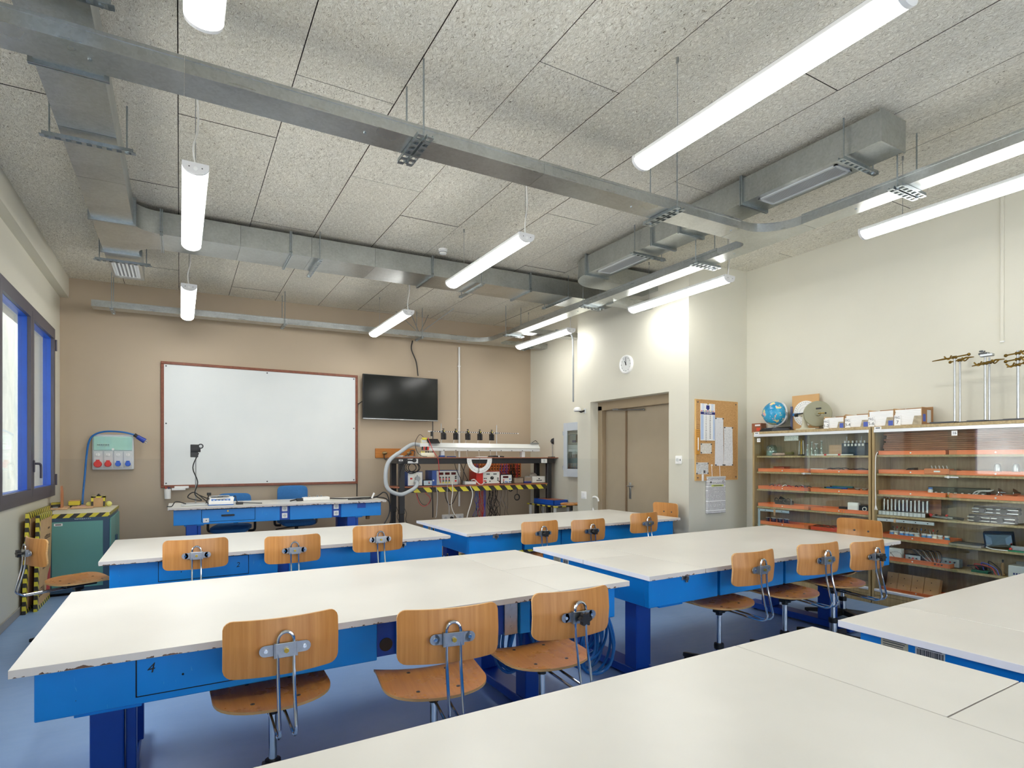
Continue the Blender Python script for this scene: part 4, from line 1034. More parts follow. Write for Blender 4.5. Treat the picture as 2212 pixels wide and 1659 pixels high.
for (a, b, c_, d) in ((-.067, -.045, .003, .127), (.048, .067, .003, .127)): mb.box((a, -.052, c_), (b, .052, d), m_hzs, T=T)
mb.box((-.067, -.052, .112), (.067, .052, .128), m_hz, T=T); mb.build('hazard_tape', R)
mb = MB(); mb.cyl(T @ Vector((0, 0, .126)), T @ Vector((0, 0, .142)), .02, m_black, 14); mb.sph(T @ Vector((0, 0, .145)), .012, m_black, 10); mb.build('button', R)
for dx, lb in ((-.09, 'yellow foam ball by the window side of the taped box'), (.10, 'yellow foam ball by the wall side of the taped box')):
    mb = MB(); mb.sph(T @ Vector((dx, .0, .034)), .032, M('pale_yellow_foam', (226, 222, 130), .7), 14); o = mb.build('foam_ball'); tag(o, lb, 'ball')
# ================================================================ TEACHER'S DESK TOP AND OFFICE CHAIRS
DZ_ = .88
c = onZ(427, 1092, DZ_); R = empty('document_camera', c, 'black camera on a thin upright stand on the teacher\'s desk', 'camera')
mb = MB(); mb.box((c.x-.17, c.y-.06, DZ_+.001), (c.x+.10, c.y+.09, DZ_+.022), m_lgrey, .006, 2); mb.box((c.x-.15, c.y-.05, DZ_+.022), (c.x+.08, c.y+.07, DZ_+.027), m_steel, .002); mb.build('base_plate', R)
mb = MB(); mb.cyl((c.x-.02, c.y+.02, DZ_+.02), (c.x-.02, c.y+.02, DZ_+.70), .007, m_steel, 10); mb.build('upright_rod', R)
mb = MB(); mb.box((c.x-.075, c.y-.03, DZ_+.63), (c.x+.03, c.y+.02, DZ_+.72), m_black, .006, 2); mb.cyl((c.x+.03, c.y-.05, DZ_+.70), (c.x+.03, c.y+.01, DZ_+.70), .03, m_black, 16); mb.cyl((c.x+.03, c.y-.053, DZ_+.70), (c.x+.03, c.y-.049, DZ_+.70), .017, m_lgrey, 14); mb.box((c.x-.075, c.y-.02, DZ_+.57), (c.x+.005, c.y+.02, DZ_+.64), m_black, .004); mb.build('camera_head', R)
mb = MB(); q = Vector((c.x-.02, c.y+.02, DZ_))
mb.tube(smooth([q+Vector((.03, -.02, .62)), q+Vector((-.03, -.03, .45)), q+Vector((.02, -.02, .28)), q+Vector((-.01, -.03, .14)), q+Vector((.06, -.05, .06)), q+Vector((-.08, -.07, .10)), q+Vector((-.02, -.08, .16)), q+Vector((.09, -.09, .07)), q+Vector((.13, -.1, .02))], 6), .006, m_cable_black, 6)
mb.tube(smooth([q+Vector((-.10, -.09, .03)), q+Vector((-.2, -.1, .06)), q+Vector((-.24, -.12, .01)), q+Vector((-.29, -.12, .008))], 6), .006, m_cable_black, 6)
mb.tube(smooth([q+Vector((.02, -.02, .13)), q+Vector((.12, -.02, .08)), q+Vector((.17, -.05, .06)), q+Vector((.14, -.08, .01))], 6), .006, m_cable_black, 6)
mb.build('camera_cable', R)
c = onZ(477, 1091, DZ_); R = empty('digital_scale', c, 'white and blue digital scale on the teacher\'s desk', 'scale')
m_scb = M('scale_blue', (70, 120, 190), .4)
mb = MB(); mb.prism([(c.x-.13, c.y-.05, DZ_+.008), (c.x-.13, c.y-.05, DZ_+.04), (c.x-.115, c.y+.02, DZ_+.085), (c.x-.115, c.y+.20, DZ_+.09), (c.x-.13, c.y+.21, DZ_+.008)], (.26, 0, 0), m_white); mb.build('housing', R)
mb = MB(); mb.box((c.x-.135, c.y-.053, DZ_+.001), (c.x+.135, c.y+.21, DZ_+.012), m_scb, .003); mb.build('base', R)
T = Matrix.Translation((c.x, c.y-.015, DZ_+.0625)) @ Matrix.Rotation(math.atan2(.045, .07), 4, 'X')
mb = MB(); mb.box((-.10, -.018, 0), (.10, .018, .003), m_scb, T=T); mb.box((-.05, .002, .003), (.05, .016, .0045), m_dgrey, T=T)
for k in range(5): mb.box((-.085+.036*k, -.014, .003), (-.062+.036*k, -.004, .005), m_white, T=T)
mb.build('keypad', R)
mb = MB(); mb.box((c.x-.10, c.y+.04, DZ_+.10), (c.x+.10, c.y+.19, DZ_+.106), m_steel, .003, 2); mb.cyl((c.x, c.y+.11, DZ_+.085), (c.x, c.y+.11, DZ_+.10), .03, m_dgrey, 12); mb.build('weighing_pan', R)
mb = MB(); mb.tube(smooth([(c.x+.12, c.y+.1, DZ_+.06), (c.x+.16, c.y+.06, DZ_+.10), (c.x+.18, c.y, DZ_+.03), (c.x+.30, c.y+.0, DZ_+.015), (c.x+.45, c.y-.03, DZ_+.008)], 6), .005, m_cable_black, 6); mb.box((c.x+.16, c.y-.03, DZ_+.001), (c.x+.24, c.y+.01, DZ_+.03), m_black, .004); mb.build('power_lead', R)
mb = MB(); mb.tube([(c.x-.16, c.y+.05, DZ_+.0), (c.x-.125, c.y+.05, DZ_+.12)], .006, m_black, 6); mb.box((c.x-.145, c.y+.035, DZ_+.115), (c.x-.10, c.y+.065, DZ_+.15), m_black, .004); o = mb.build('usb_stick'); tag(o, 'small black plug standing behind the digital scale', 'plug')
c = onZ(683, 1081, DZ_); R = empty('power_strip', c, 'white power strip with plugs on the teacher\'s desk', 'power strip')
mb = MB(); mb.box((c.x-.17, c.y-.03, DZ_+.001), (c.x+.17, c.y+.07, DZ_+.045), m_white, .008, 2); mb.build('body', R)
mb = MB()
for k in range(6): mb.cyl((c.x-.13+.05*k, c.y+.02, DZ_+.045), (c.x-.13+.05*k, c.y+.02, DZ_+.05), .017, m_lgrey, 12)
for k in (1, 3, 4): mb.box((c.x-.14+.05*k, c.y+.01, DZ_+.05), (c.x-.12+.05*k, c.y+.03, DZ_+.065), m_black, .003)
mb.build('outlets', R)
mb = MB(); mb.tube(smooth([(c.x-.17, c.y+.01, DZ_+.03), (c.x-.26, c.y-.01, DZ_+.02), (c.x-.33, c.y-.03, DZ_+.008)], 6), .009, m_cable_black, 6); mb.box((c.x-.25, c.y-.03, DZ_+.001), (c.x-.17, c.y+.02, DZ_+.035), m_black, .006); mb.build('plug_lead', R)
mb = MB(); mb.tube(smooth([(c.x+.17, c.y+.03, DZ_+.02), (c.x+.4, c.y+.06, DZ_+.006), (c.x+.62, c.y+.02, DZ_+.012), (2.30, 7.55, DZ_+.04), (2.38, 7.48, DZ_+.10), (2.43, 7.44, DZ_+.03), (2.44, 7.43, .70), (2.34, 7.45, .50), (2.28, 7.5, .38)], 7), .008, m_cable_black, 6); o = mb.build('desk_cable'); tag(o, 'black cable running off the right end of the teacher\'s desk', 'cable')
mb = MB(); mb.tube(smooth([(1.95, 7.68, DZ_+.006), (2.2, 7.62, DZ_+.01), (2.33, 7.55, DZ_+.03), (2.455, 7.52, DZ_-.02), (2.50, 7.5, .66), (2.42, 7.5, .45), (2.33, 7.52, .36)], 7), .008, m_cable_black, 6); mb.tube([(2.24, 7.56, DZ_+.02), (2.27, 7.55, DZ_+.09)], .012, m_white, 8); o = mb.build('desk_cable'); tag(o, 'second black cable with white clip looping off the teacher\'s desk', 'cable')
m_fab = M('blue_office_fabric', (52, 112, 172), .9, var=.08, ns=60, bump=.2, bs=500)
def office_chair(x, y, r, label, zs=.52, zb=1.02):
    R = empty('office_chair', (x, y, DAIS), label, 'chair', None, r); zs -= DAIS; zb -= DAIS
    def cushion(mb, w_, d, h, c, m, crn=.06, cur=0.):
        rows = []
        for k, (ins, zz) in enumerate(((.03, 0), (.0, .25), (.0, .75), (.035, 1.0))):
            row = []
            for q in range(32):
                a = 2*PI*q/32; cx, sx = math.cos(a), math.sin(a); p = .32
                row.append(Vector(((w_-ins)*math.copysign(abs(cx)**p, cx), (d-ins)*math.copysign(abs(sx)**p, sx), h*zz)))
            rows.append(row)
        return rows
    mb = MB(); rows = cushion(mb, .225, .215, .075, None, None); rows = [[p+Vector((0, 0, zs-.02*max(0, p.y-.1)/.1)) for p in r_] for r_ in rows]; vs = mb.grid(rows, m_fab, True); mb.bm.faces.new(vs[0]); mb.bm.faces.new(vs[-1]); mb.build('seat', R, True)
    mb = MB(); rows = cushion(mb, .205, .20, .06, None, None)
    rows = [[Vector((p.x, -.23-p.z+.05*(p.x/.2)**2, zb-.16+p.y*.9)) for p in r_] for r_ in rows]; vs = mb.grid(rows, m_fab, True); mb.bm.faces.new(vs[0]); mb.bm.faces.new(vs[-1]); mb.build('backrest', R, True)
    mb = MB(); mb.box((-.03, -.33, zs+.0), (.03, -.30, zb-.1), m_black, .006); mb.box((-.03, -.33, zs-.03), (.03, .0, zs-.005), m_black, .006); mb.build('back_bar', R, True)
    for s in (-1, 1):
        mb = MB(); mb.tube(fillet([(s*.20, -.02, zs-.01), (s*.28, -.02, zs-.01), (s*.28, -.04, zs+.22)], .05), .016, m_black, 8); mb.box((s*.28-.03, -.16, zs+.22), (s*.28+.03, .10, zs+.25), m_black, .01, 2); mb.build('armrest', R, True)
    mb = MB(); mb.box((-.09, -.11, zs-.03), (.09, .11, zs+.002), m_black, .006); mb.tube([(.05, .05, zs-.03), (.29, .08, zs-.05)], .008, m_black, 6); mb.build('mechanism', R, True)
    mb = MB(); mb.cyl((0, 0, .1), (0, 0, zs-.02), .025, m_black, 14); mb.build('gas_column', R, True)
    for k in range(5):
        a = 2*PI*k/5; d = Vector((math.cos(a), math.sin(a), 0)); mb = MB(); mb.tube([d*.02+Vector((0, 0, .11)), d*.29+Vector((0, 0, .075))], [.026, .016], m_black, 8); L = mb.build('leg', R, True)
        mb = MB(); n = Vector((-d.y, d.x, 0)); p = d*.29
        mb.cyl(p+n*.012+Vector((0, 0, .027)), p+n*.03+Vector((0, 0, .027)), .027, m_black, 12); mb.cyl(p-n*.012+Vector((0, 0, .027)), p-n*.03+Vector((0, 0, .027)), .027, m_black, 12); mb.cyl(p+Vector((0, 0, .03)), p+Vector((0, 0, .08)), .012, m_black, 8); mb.build('caster', L, True)
    return R
c1 = onY(620, 1070, 8.52); c2 = onY(505, 1085, 8.40)
office_chair(1.40, 8.30, PI+.08, 'blue office chair behind the desk, its back rising above the power strip', .53, 1.03)
office_chair(.58, 8.20, PI-.25, 'blue office chair behind the desk, half hidden by the digital scale', .50, .95)
# ================================================================ BLACK WORKBENCH AT THE BACK WALL
QY0, QY1 = 8.0, 8.37
BT = 1.452                                           # bench top
R = empty('workbench', (4.05, 8.2, DAIS), 'tall black steel workbench with brown board top and hazard taped shelf', 'workbench')
lx = (onY(867, 1050, QY0).x, onY(1185, 1050, QY0).x)
for x in lx:
    for y in (QY0, QY1):
        mb = MB(); mb.box((x-.042, y-.035, .62), (x+.042, y+.035, 1.37), m_blacksteel, .006); mb.box((x-.034, y-.028, DAIS), (x+.034, y+.028, .64), m_blacksteel, .004); L = mb.build('leg', R)
        mb = MB(); mb.tube(smooth([(x+.04, y-.03, .70), (x+.065, y-.04, .62), (x+.05, y-.04, .54), (x+.075, y-.045, .47), (x+.055, y-.045, .40)], 4), .004, m_cable_black, 5); mb.build('height_pin_chain', L)
    mb = MB(); mb.box((x-.03, QY0-.12, DAIS), (x+.03, QY1+.12, DAIS+.04), m_blacksteel, .004); mb.build('foot', R)
mb = MB(); mb.box((lx[0]-.06, QY0-.045, 1.353), (lx[1]+.10, QY0-.005, BT-.012), m_blacksteel, .004); mb.build('front_beam', R)
mb = MB(); mb.box((lx[0]-.06, QY1+.03, 1.353), (lx[1]+.10, QY1+.06, BT-.012), m_blacksteel, .004); mb.build('rear_beam', R)
for x in (lx[0]-.06, lx[1]+.06): mb = MB(); mb.box((x, QY0-.005, 1.36), (x+.04, QY1+.03, BT-.012), m_blacksteel, .003); mb.build('cross_beam', R)
mb = MB(); mb.box((lx[0]-.08, QY0-.07, BT-.014), (lx[1]+.17, QY1+.09, BT), m_board, .002); mb.build('bench_top', R)
SZ = 1.02
mb = MB(); mb.box((lx[0]-.12, QY0-.03, SZ-.02), (lx[1]-.005, QY1+.06, SZ), m_board, .002); mb.build('shelf_board', R)
mb = MB(); mb.box((lx[0]-.05, QY0-.018, SZ-.095), (lx[1]-.05, QY0+.01, SZ-.02), m_blacksteel, .003); mb.build('shelf_beam', R)
mb = MB(); mb.box((lx[0]+.17, QY0-.0205, SZ-.094), (lx[1]-.05, QY0-.018, SZ-.021), hazard('hazard_tape_shelf', (1, 0, .95), .20)); mb.build('hazard_tape', R)
a = onY(891, 999, QY0-.05); mb = MB(); mb.box((a.x-.075, QY0-.058, 1.362), (a.x+.085, QY0-.045, BT-.022), m_white, .003); S = mb.build('bench_socket', R)
mb = MB(); mb.cyl((a.x+.02, QY0-.09, 1.405), (a.x+.02, QY0-.058, 1.405), .028, m_black, 14); mb.tube(smooth([(a.x+.0, QY0-.085, 1.405), (a.x-.1, QY0-.09, 1.40), (a.x-.19, QY0-.08, 1.28), (a.x-.2, QY0-.07, 1.15)], 5), .01, m_cable_black, 6); mb.build('plug', S)
a = onY(1175, 997, QY0-.05); mb = MB(); mb.box((a.x-.055, QY0-.058, 1.358), (a.x+.06, QY0-.045, BT-.024), m_white, .003); mb.cyl((a.x, QY0-.060, 1.395), (a.x, QY0-.057, 1.395), .022, m_lgrey, 14); mb.build('bench_socket', R)
a = onY(866, 994, QY0-.05); mb = MB(); mb.box((a.x-.03, QY0-.048, 1.395), (a.x+.03, QY0-.045, 1.42), m_paper); mb.box((a.x-.02, QY0-.049, 1.402), (a.x+.02, QY0-.048, 1.413), m_dgrey); mb.build('label_sticker', R)
for k, (px, r_) in enumerate(((890, .085), (895, .07), (888, .06))):
    c = onY(px, 1020+6*k, QY0-.04); mb = MB(); mb.tube([(c.x+r_*1.3*math.cos(t), QY0-.03-.006*k, 1.30+r_*math.sin(t)) for t in [2*PI*i/24 for i in range(24)]], .007, m_cable_black, 6, True); mb.build('looped_lead', R)
# air track
PYT = 8.10
tx0, tx1 = onY(910, 965, PYT).x, onY(1163, 965, PYT).x
tz = onY(1000, 965, PYT).z
R = empty('air_track', ((tx0+tx1)/2, PYT, BT), 'long white aluminium air track lying on the black workbench', 'air track')
m_alu = M('white_anodised_aluminium', (226, 228, 226), .3, .3, var=.02)
z0 = 1.55
mb = MB(); mb.prism([(tx0, PYT-.055, z0+.055), (tx0, PYT+.055, z0+.055), (tx0, PYT, z0+.125)], (tx1-tx0, 0, 0), m_alu); mb.build('gliding_rail', R)
mb = MB(); mb.box((tx0+.1, PYT-.05, z0), (tx1, PYT+.05, z0+.052), m_alu, .004)
for k in range(9): x = tx0+.35+(tx1-tx0-.5)*k/8; mb.cyl((x, PYT-.053, z0+.012), (x, PYT-.049, z0+.012), .008, m_dgrey, 8)
mb.build('profile_beam', R)
mb = MB(); mb.box((tx0-.04, PYT-.055, z0+.055), (tx0+.10, PYT+.05, z0+.12), m_alu, .004); mb.build('end_block', R)
for x in (onY(955, 980, PYT).x, onY(1129, 978, PYT).x):
    mb = MB(); mb.box((x-.035, PYT-.04, BT+.001), (x+.025, PYT+.04, z0), m_lgrey, .004); mb.build('support', R)
mb = MB(); mb.box((tx1-.16, PYT-.02, z0+.13), (tx1, PYT+.02, z0+.15), m_steel, .003); mb.tube([(tx1-.13, PYT, z0+.15), (tx1-.06, PYT, z0+.19), (tx1-.02, PYT, z0+.16)], .006, m_blacksteel, 6); mb.build('pulley', R)
# hose
h0 = Vector((tx0-.03, PYT-.02, z0+.09))
path = [h0, h0+Vector((-.14, -.03, .0)), onY(864, 977, 7.92), onY(843, 993, 7.88), onY(834, 1015, 7.87), onY(834, 1045, 7.87), onY(844, 1061, 7.86), onY(866, 1068, 7.85), onY(887, 1060, 7.86), onY(898, 1052, 7.89), onY(901, 1044, 7.94), onY(898, 1040, 7.99)]
mb = MB(); P = smooth(path, 12); mb.tube(P, [.028*(1+.05*(i % 2)) for i in range(len(P))], M('grey_hose', (176, 182, 186), .45), 12); o = mb.build('air_hose'); tag(o, 'grey corrugated hose looping from the air track to the blower', 'hose')
# instruments on the shelf
def instrument(px0, px1, pz0, pz1, y, d, label, cat, face, body, name, bodyside=True):
    a, b = onY(px0, 1050, y), onY(px1, 1050, y); zt = onY((px0+px1)/2, pz1, y).z; zb = SZ+.002
    R = empty(name, ((a.x+b.x)/2, y+d/2, zb), label, cat)
    mb = MB(); mb.box((a.x, y, zb), (b.x, y+d, zt), body, .006, 2); mb.build('casing', R)
    mb = MB(); mb.box((a.x+.008, y-.004, zb+.008), (b.x-.008, y, zt-.008), face, .002); F = mb.build('front_panel', R)
    return R, a.x, b.x, zb, zt, F
m_face = M('ivory_instrument_face', (226, 226, 218), .45, var=.02); m_navy = M('navy_casing', (48, 80, 146), .4); m_redbox = M('red_casing', (206, 48, 40), .4)
R, a, b, zb, zt, F = instrument(880, 913, 1049, 1019, 8.03, .25, 'ivory and blue blower box with a dial, at the hose end of the shelf', 'blower', m_face, m_navy, 'blower_box')
mb = MB(); cx = a+.62*(b-a); cz = zb+.68*(zt-zb); mb.cyl((cx, 8.005, cz), (cx, 8.026, cz), .02, m_lgrey, 16); mb.box((cx-.003, 8.003, cz), (cx+.003, 8.006, cz+.02), m_dgrey); mb.build('dial_knob', F)
mb = MB()
for k in range(9): t = -2.3+4.6*k/8; mb.box((cx+.045*math.sin(t)-.003, 8.024, cz+.045*math.cos(t)-.003), (cx+.045*math.sin(t)+.003, 8.0262, cz+.045*math.cos(t)+.003), m_dgrey)
mb.box((a+.03, 8.024, zt-.03), (a+.09, 8.0262, zt-.022), m_dgrey); mb.build('dial_marks', F)
mb = MB(); mb.box((a+.04, 8.018, zb+.10), (a+.075, 8.026, zb+.125), m_red, .002); mb.build('switch', F)
mb = MB(); mb.cyl((cx+.0, 7.98, zb+.11), (cx+.0, 8.026, zb+.11), .036, m_grey, 16); mb.build('hose_port', F)
R, a, b, zb, zt, F = instrument(914, 936, 1049, 1037, 8.03, .18, 'small grey power unit between the blower and the triple display unit', 'power unit', M('pale_cyan_face', (178, 196, 204), .45), m_black, 'power_unit')
mb = MB()
for k, m_ in enumerate((m_red, m_black)): mb.cyl((a+.09, 8.005, zb+.055-.02*k), (a+.09, 8.026, zb+.055-.02*k), .008, m_, 10)
mb.cyl((a+.16, 8.01, zb+.08), (a+.16, 8.026, zb+.08), .012, m_lgrey, 12); mb.build('terminals', F)
R, a, b, zb, zt, F = instrument(932, 990, 1047, 1016, 8.05, .26, 'large grey power supply with three red displays, middle of the shelf', 'power supply', M('grey_instrument_face', (196, 196, 188), .45, var=.02), m_navy, 'power_supply')
W = b-a
mb = MB(); mb.box((a, 8.02, zb), (a+.16*W, 8.051, zt), m_navy); mb.build('side_cheek', R)
for k in range(3):
    mb = MB(); x = a+W*(.26+.235*k); mb.box((x, 8.040, zb+.70*(zt-zb)), (x+W*.17, 8.047, zb+.86*(zt-zb)), m_led, .002); mb.build('display', F)
mb = MB()
for k in range(4):
    x = a+W*(.31+.11*k)
    for j, m_ in enumerate((m_black, m_red, m_black, m_yellow)): mb.cyl((x, 8.025, zb+(.53-.115*j)*(zt-zb)), (x, 8.047, zb+(.53-.115*j)*(zt-zb)), .010, m_, 10)
mb.build('terminals', F)
mb = MB(); mb.box((a+W*.86, 8.03, zb+.22*(zt-zb)), (a+W*.92, 8.047, zb+.34*(zt-zb)), m_red, .002)
for k in range(2): mb.cyl((a+W*.89, 8.03, zb+(.46+.12*k)*(zt-zb)), (a+W*.89, 8.047, zb+(.46+.12*k)*(zt-zb)), .012, m_black, 12)
mb.build('switches', F)
mb = MB()
for s in (.19, .985): mb.tube(fillet([(a+W*s-.004, 8.046, zb+.1), (a+W*s-.004, 8.015, zb+.1), (a+W*s-.004, 8.015, zt-.08), (a+W*s-.004, 8.046, zt-.08)], .01), .006, m_lgrey, 6)
mb.build('rack_handles', F)
R, a, b, zb, zt, F = instrument(1004, 1029, 1046, 1039.5, 8.05, .12, 'small white junction box on the shelf below the big protractor', 'box', m_white, m_lgrey, 'junction_box')
mb = MB(); mb.cyl((a+.06, 8.1, zt), (a+.06, 8.1, zt+.02), .012, m_black, 10); mb.cyl((a+.13, 8.1, zt), (a+.13, 8.1, zt+.02), .012, m_black, 10); mb.build('terminals', R)
R, a, b, zb, zt, F = instrument(1028.5, 1080, 1044, 1018, 8.06, .25, 'red power supply with black centre knob on the shelf', 'power supply', m_face, m_redbox, 'red_power_supply'); W = b-a; Hh = zt-zb
mb = MB(); mb.box((a-.002, 8.045, zb), (a+.27*W, 8.0605, zt), m_redbox, .003); mb.build('side_cheek', R)
mb = MB(); mb.cyl((a+.64*W, 8.03, zb+.48*Hh), (a+.64*W, 8.057, zb+.48*Hh), .026, m_black, 16); mb.box((a+.637*W, 8.028, zb+.5*Hh), (a+.646*W, 8.031, zb+.56*Hh), m_white); mb.build('control_knob', F)
mb = MB()
for k in range(2): mb.box((a+W*(.42+.29*k), 8.052, zb+.74*Hh), (a+W*(.56+.29*k), 8.0575, zb+.82*Hh), m_dgrey)
for x, z, m_ in ((.33, .45, m_dgrey), (.4, .45, m_dgrey), (.33, .25, m_red), (.38, .25, m_red), (.9, .45, m_black), (.95, .2, m_black), (.9, .3, m_black), (.34, .14, m_black), (.4, .14, m_black), (.56, .22, m_black)): mb.cyl((a+W*x, 8.04, zb+z*Hh), (a+W*x, 8.057, zb+z*Hh), .009, m_, 8)
mb.build('terminals', F)
R, a, b, zb, zt, F = instrument(1081, 1106, 1041, 1025, 8.06, .2, 'small tilted digital counter with black case beside the red power supply', 'counter', m_face, m_black, 'digital_counter'); W = b-a; Hh = zt-zb
mb = MB(); mb.box((a+W*.2, 8.05, zb+.62*Hh), (a+W*.66, 8.0575, zb+.84*Hh), m_led, .002); mb.build('display', F)
mb = MB()
for x, z, m_ in ((.25, .4, m_red), (.25, .18, m_black), (.42, .2, m_scb), (.55, .18, m_scb), (.8, .5, m_scb), (.75, .2, m_scb), (.9, .2, m_black)): mb.cyl((a+W*x, 8.045, zb+z*Hh), (a+W*x, 8.057, zb+z*Hh), .011, m_, 10)
mb.build('buttons', F)
def openbox(px0, px1, h, y, d, m, label, name='small_box', fill=None, wall=.006):
    a, b = onY(px0, 1040, y).x, onY(px1, 1040, y).x; zb = SZ+.002
    R = empty(name, ((a+b)/2, y+d/2, zb), label, 'box')
    mb = MB(); mb.box((a, y, zb), (b, y+d, zb+.006), m)
    for q in (((a, y, zb), (b, y+wall, zb+h)), ((a, y+d-wall, zb), (b, y+d, zb+h)), ((a, y, zb), (a+wall, y+d, zb+h)), ((b-wall, y, zb), (b, y+d, zb+h))): mb.box(*q, m)
    mb.build('box_body', R)
    return R, a, b, zb
m_clearbox = M('smoky_clear_plastic', (150, 134, 116), .2)
R, a, b, zb = openbox(1110, 1131, .085, 8.06, .2, m_clearbox, 'brown see-through parts box beside the digital counter')
mb = MB(); mb.box((a+.01, 8.07, zb+.008), (b-.01, 8.24, zb+.05), M('brown_parts', (120, 90, 66), .7, var=.3, ns=60)); mb.build('contents', R)
R, a, b, zb = openbox(1132, 1149, .095, 8.07, .2, m_clearbox, 'smoky parts box with a blue base, second from the shelf end')
mb = MB(); mb.box((a-.003, 8.066, zb), (b+.003, 8.274, zb+.03), M('navy_box_base', (44, 54, 130), .4), .003); mb.build('blue_base', R)
R, a, b, zb = openbox(1149, 1178, .11, 8.05, .22, M('white_card', (226, 224, 214), .7), 'white cardboard box with a grey bag on it, last on the shelf')
mb = MB(); mb.box((a+.09, 8.0485, zb+.035), (a+.20, 8.05, zb+.05), m_dgrey); mb.box((a+.13, 8.0485, zb+.06), (a+.16, 8.05, zb+.08), m_dgrey); mb.build('printing', R)
mb = MB(); mb.sph(((a+b)/2-.05, 8.15, zb+.10), .06, M('grey_plastic_bag', (150, 140, 128), .3), 10, (1.4, .8, 1.2)); mb.build('plastic_bag', R)
# protractor hanging on the bench front
c = onY(1036, 988, QY0-.062); R = empty('protractor', c, 'large white half-round demonstration protractor hanging on the workbench front', 'protractor')
ro = (onY(1063, 990, QY0-.062).x-onY(1009, 990, QY0-.062).x)/2; ri = ro*.64
mb = MB(); Y0_ = QY0-.064
pin = [(c.x+ri*math.cos(a_), Y0_, c.z-.03-ri*math.sin(a_)*1.0) for a_ in [PI*i/28 for i in range(29)]]
out = [(c.x+ro*math.cos(a_), Y0_, c.z-.03-ro*math.sin(a_)) for a_ in [PI*i/28 for i in range(29)]]
for i in range(28): mb.prism([pin[i], out[i], out[i+1], pin[i+1]], (0, .006, 0), m_white)
mb.box((c.x-ro, Y0_, c.z-.032), (c.x+ro, Y0_+.006, c.z), m_white); mb.build('scale_body', R)
mb = MB()
for i in range(1, 24):
    a_ = PI*i/24; l = .06 if i % 2 else .09
    p, q = ro*.90, ro*(.90-l); mb.tube([(c.x+p*math.cos(a_), Y0_-.0006, c.z-.03-p*math.sin(a_)), (c.x+q*math.cos(a_), Y0_-.0006, c.z-.03-q*math.sin(a_))], .0022, m_ink, 4)
mb.build('scale_marks', R)
mb = MB(); mb.cyl((c.x, Y0_-.008, c.z-.016), (c.x, Y0_, c.z-.016), .010, m_steel, 10); mb.tube([(c.x+.0, Y0_-.005, c.z-.02), (c.x-.005, Y0_-.005, c.z-ro*.75)], .002, m_dgrey, 5); mb.build('pivot_thread', R)
# photogate rail above the track
GY = 8.22
a, b = onY(927, 933, GY), onY(1120, 934.5, GY); gz = onY(1000, 933.5, GY).z
R = empty('photogate_rail', ((a.x+b.x)/2, GY, BT), 'striped rod on two thin stands above the air track', 'rail')
mb = MB(); n = 84
for k in range(n): x = a.x+.03+(b.x-a.x-.06)*k/n; mb.box((x, GY-.007, gz-.007), (x+(b.x-a.x-.06)/n, GY+.007, gz+.007), m_black if k % 2 else m_white)
mb.build('striped_rod', R)
mb = MB(); mb.box((a.x-.02, GY-.008, gz-.008), (a.x+.03, GY+.008, gz+.008), m_white); mb.box((b.x-.03, GY-.008, gz-.008), (b.x, GY+.008, gz+.008), m_white); mb.build('end_caps', R)
for px in (954, 1074):
    x = onY(px, 930, GY).x; mb = MB(); mb.cyl((x, GY+.02, BT), (x, GY+.02, gz+.13), .006, m_steel, 8); mb.box((x-.06, GY-.04, BT), (x+.06, GY+.06, BT+.016), m_grey, .003); mb.box((x-.03, GY-.02, gz-.016), (x+.02, GY+.03, gz+.012), m_grey, .003); mb.build('stand', R)
for k, px in enumerate((958.5, 985, 1011, 1037, 1062.5)):
    x = onY(px, 940, GY-.03).x; R = empty('photogate', (x, GY-.03, gz-.15), 'black photogate sensor hanging from the striped rod, %s of five from the whiteboard' % ('first', 'second', 'third', 'fourth', 'fifth')[k], 'sensor', 'photogate sensors on the striped rod')
    mb = MB(); mb.box((x-.036, GY-.05, gz-.125), (x-.008, GY+.0, gz-.03), m_black, .003); mb.box((x+.006, GY-.05, gz-.125), (x+.036, GY+.0, gz-.03), m_blacksteel, .003); mb.box((x-.036, GY-.03, gz-.07), (x+.036, GY+.0, gz-.02), m_black, .003); mb.build('sensor_body', R)
    mb = MB(); mb.box((x-.018, GY-.035, gz-.022), (x+.016, GY-.008, gz+.022), m_black, .003); mb.cyl((x, GY-.02, gz+.02), (x, GY-.02, gz+.04), .005, m_black, 8); mb.cyl((x, GY-.02, gz+.036), (x, GY-.02, gz+.048), .015, m_black, 10); mb.build('clamp', R)
    mb = MB(); mb.box((x-.002, GY-.0375, gz+.0), (x+.013, GY-.035, gz+.016), m_yellow); mb.build('yellow_tag', R)
    mb = MB(); mb.tube(smooth([(x-.03, GY-.02, gz-.12), (x-.05, GY-.01, gz-.25), (x-.02, GY+.02, BT+.2), (x+.01, GY+.02, BT+.012)], 5), .004, m_cable_white, 5); mb.build('sensor_lead', R)
# things on the bench top
def onb(px, y=8.05): return Vector((onY(px, 985, y).x, y, BT+.001))
c = onb(922); R = empty('white_power_box', c, 'cream connector box with red and yellow plugs in front of the air track', 'box')
mb = MB(); mb.box((c.x-.12, 7.98, BT+.001), (c.x+.10, 8.09, BT+.07), M('cream_plastic', (228, 226, 204), .5), .012, 2); mb.build('body', R)
mb = MB()
for k, m_ in enumerate((m_yellow, m_yellow, m_black, m_black)): mb.cyl((c.x-.09+.035*k, 8.03, BT+.07), (c.x-.09+.035*k, 8.03, BT+.09), .010, m_, 8)
for k, m_ in enumerate((m_black, m_red, m_black, m_red)): mb.cyl((c.x-.085+.03*k, 8.02, BT+.11), (c.x-.08+.03*k, 8.02, BT+.16), .011 if k < 3 else .016, m_, 8)
mb.build('plugs', R)
c = onY(935, 957, 8.08); R = empty('black_glider', Vector((c.x, 8.10, z0+.145)), 'black glider with a flag standing on the hose end of the air track', 'glider')
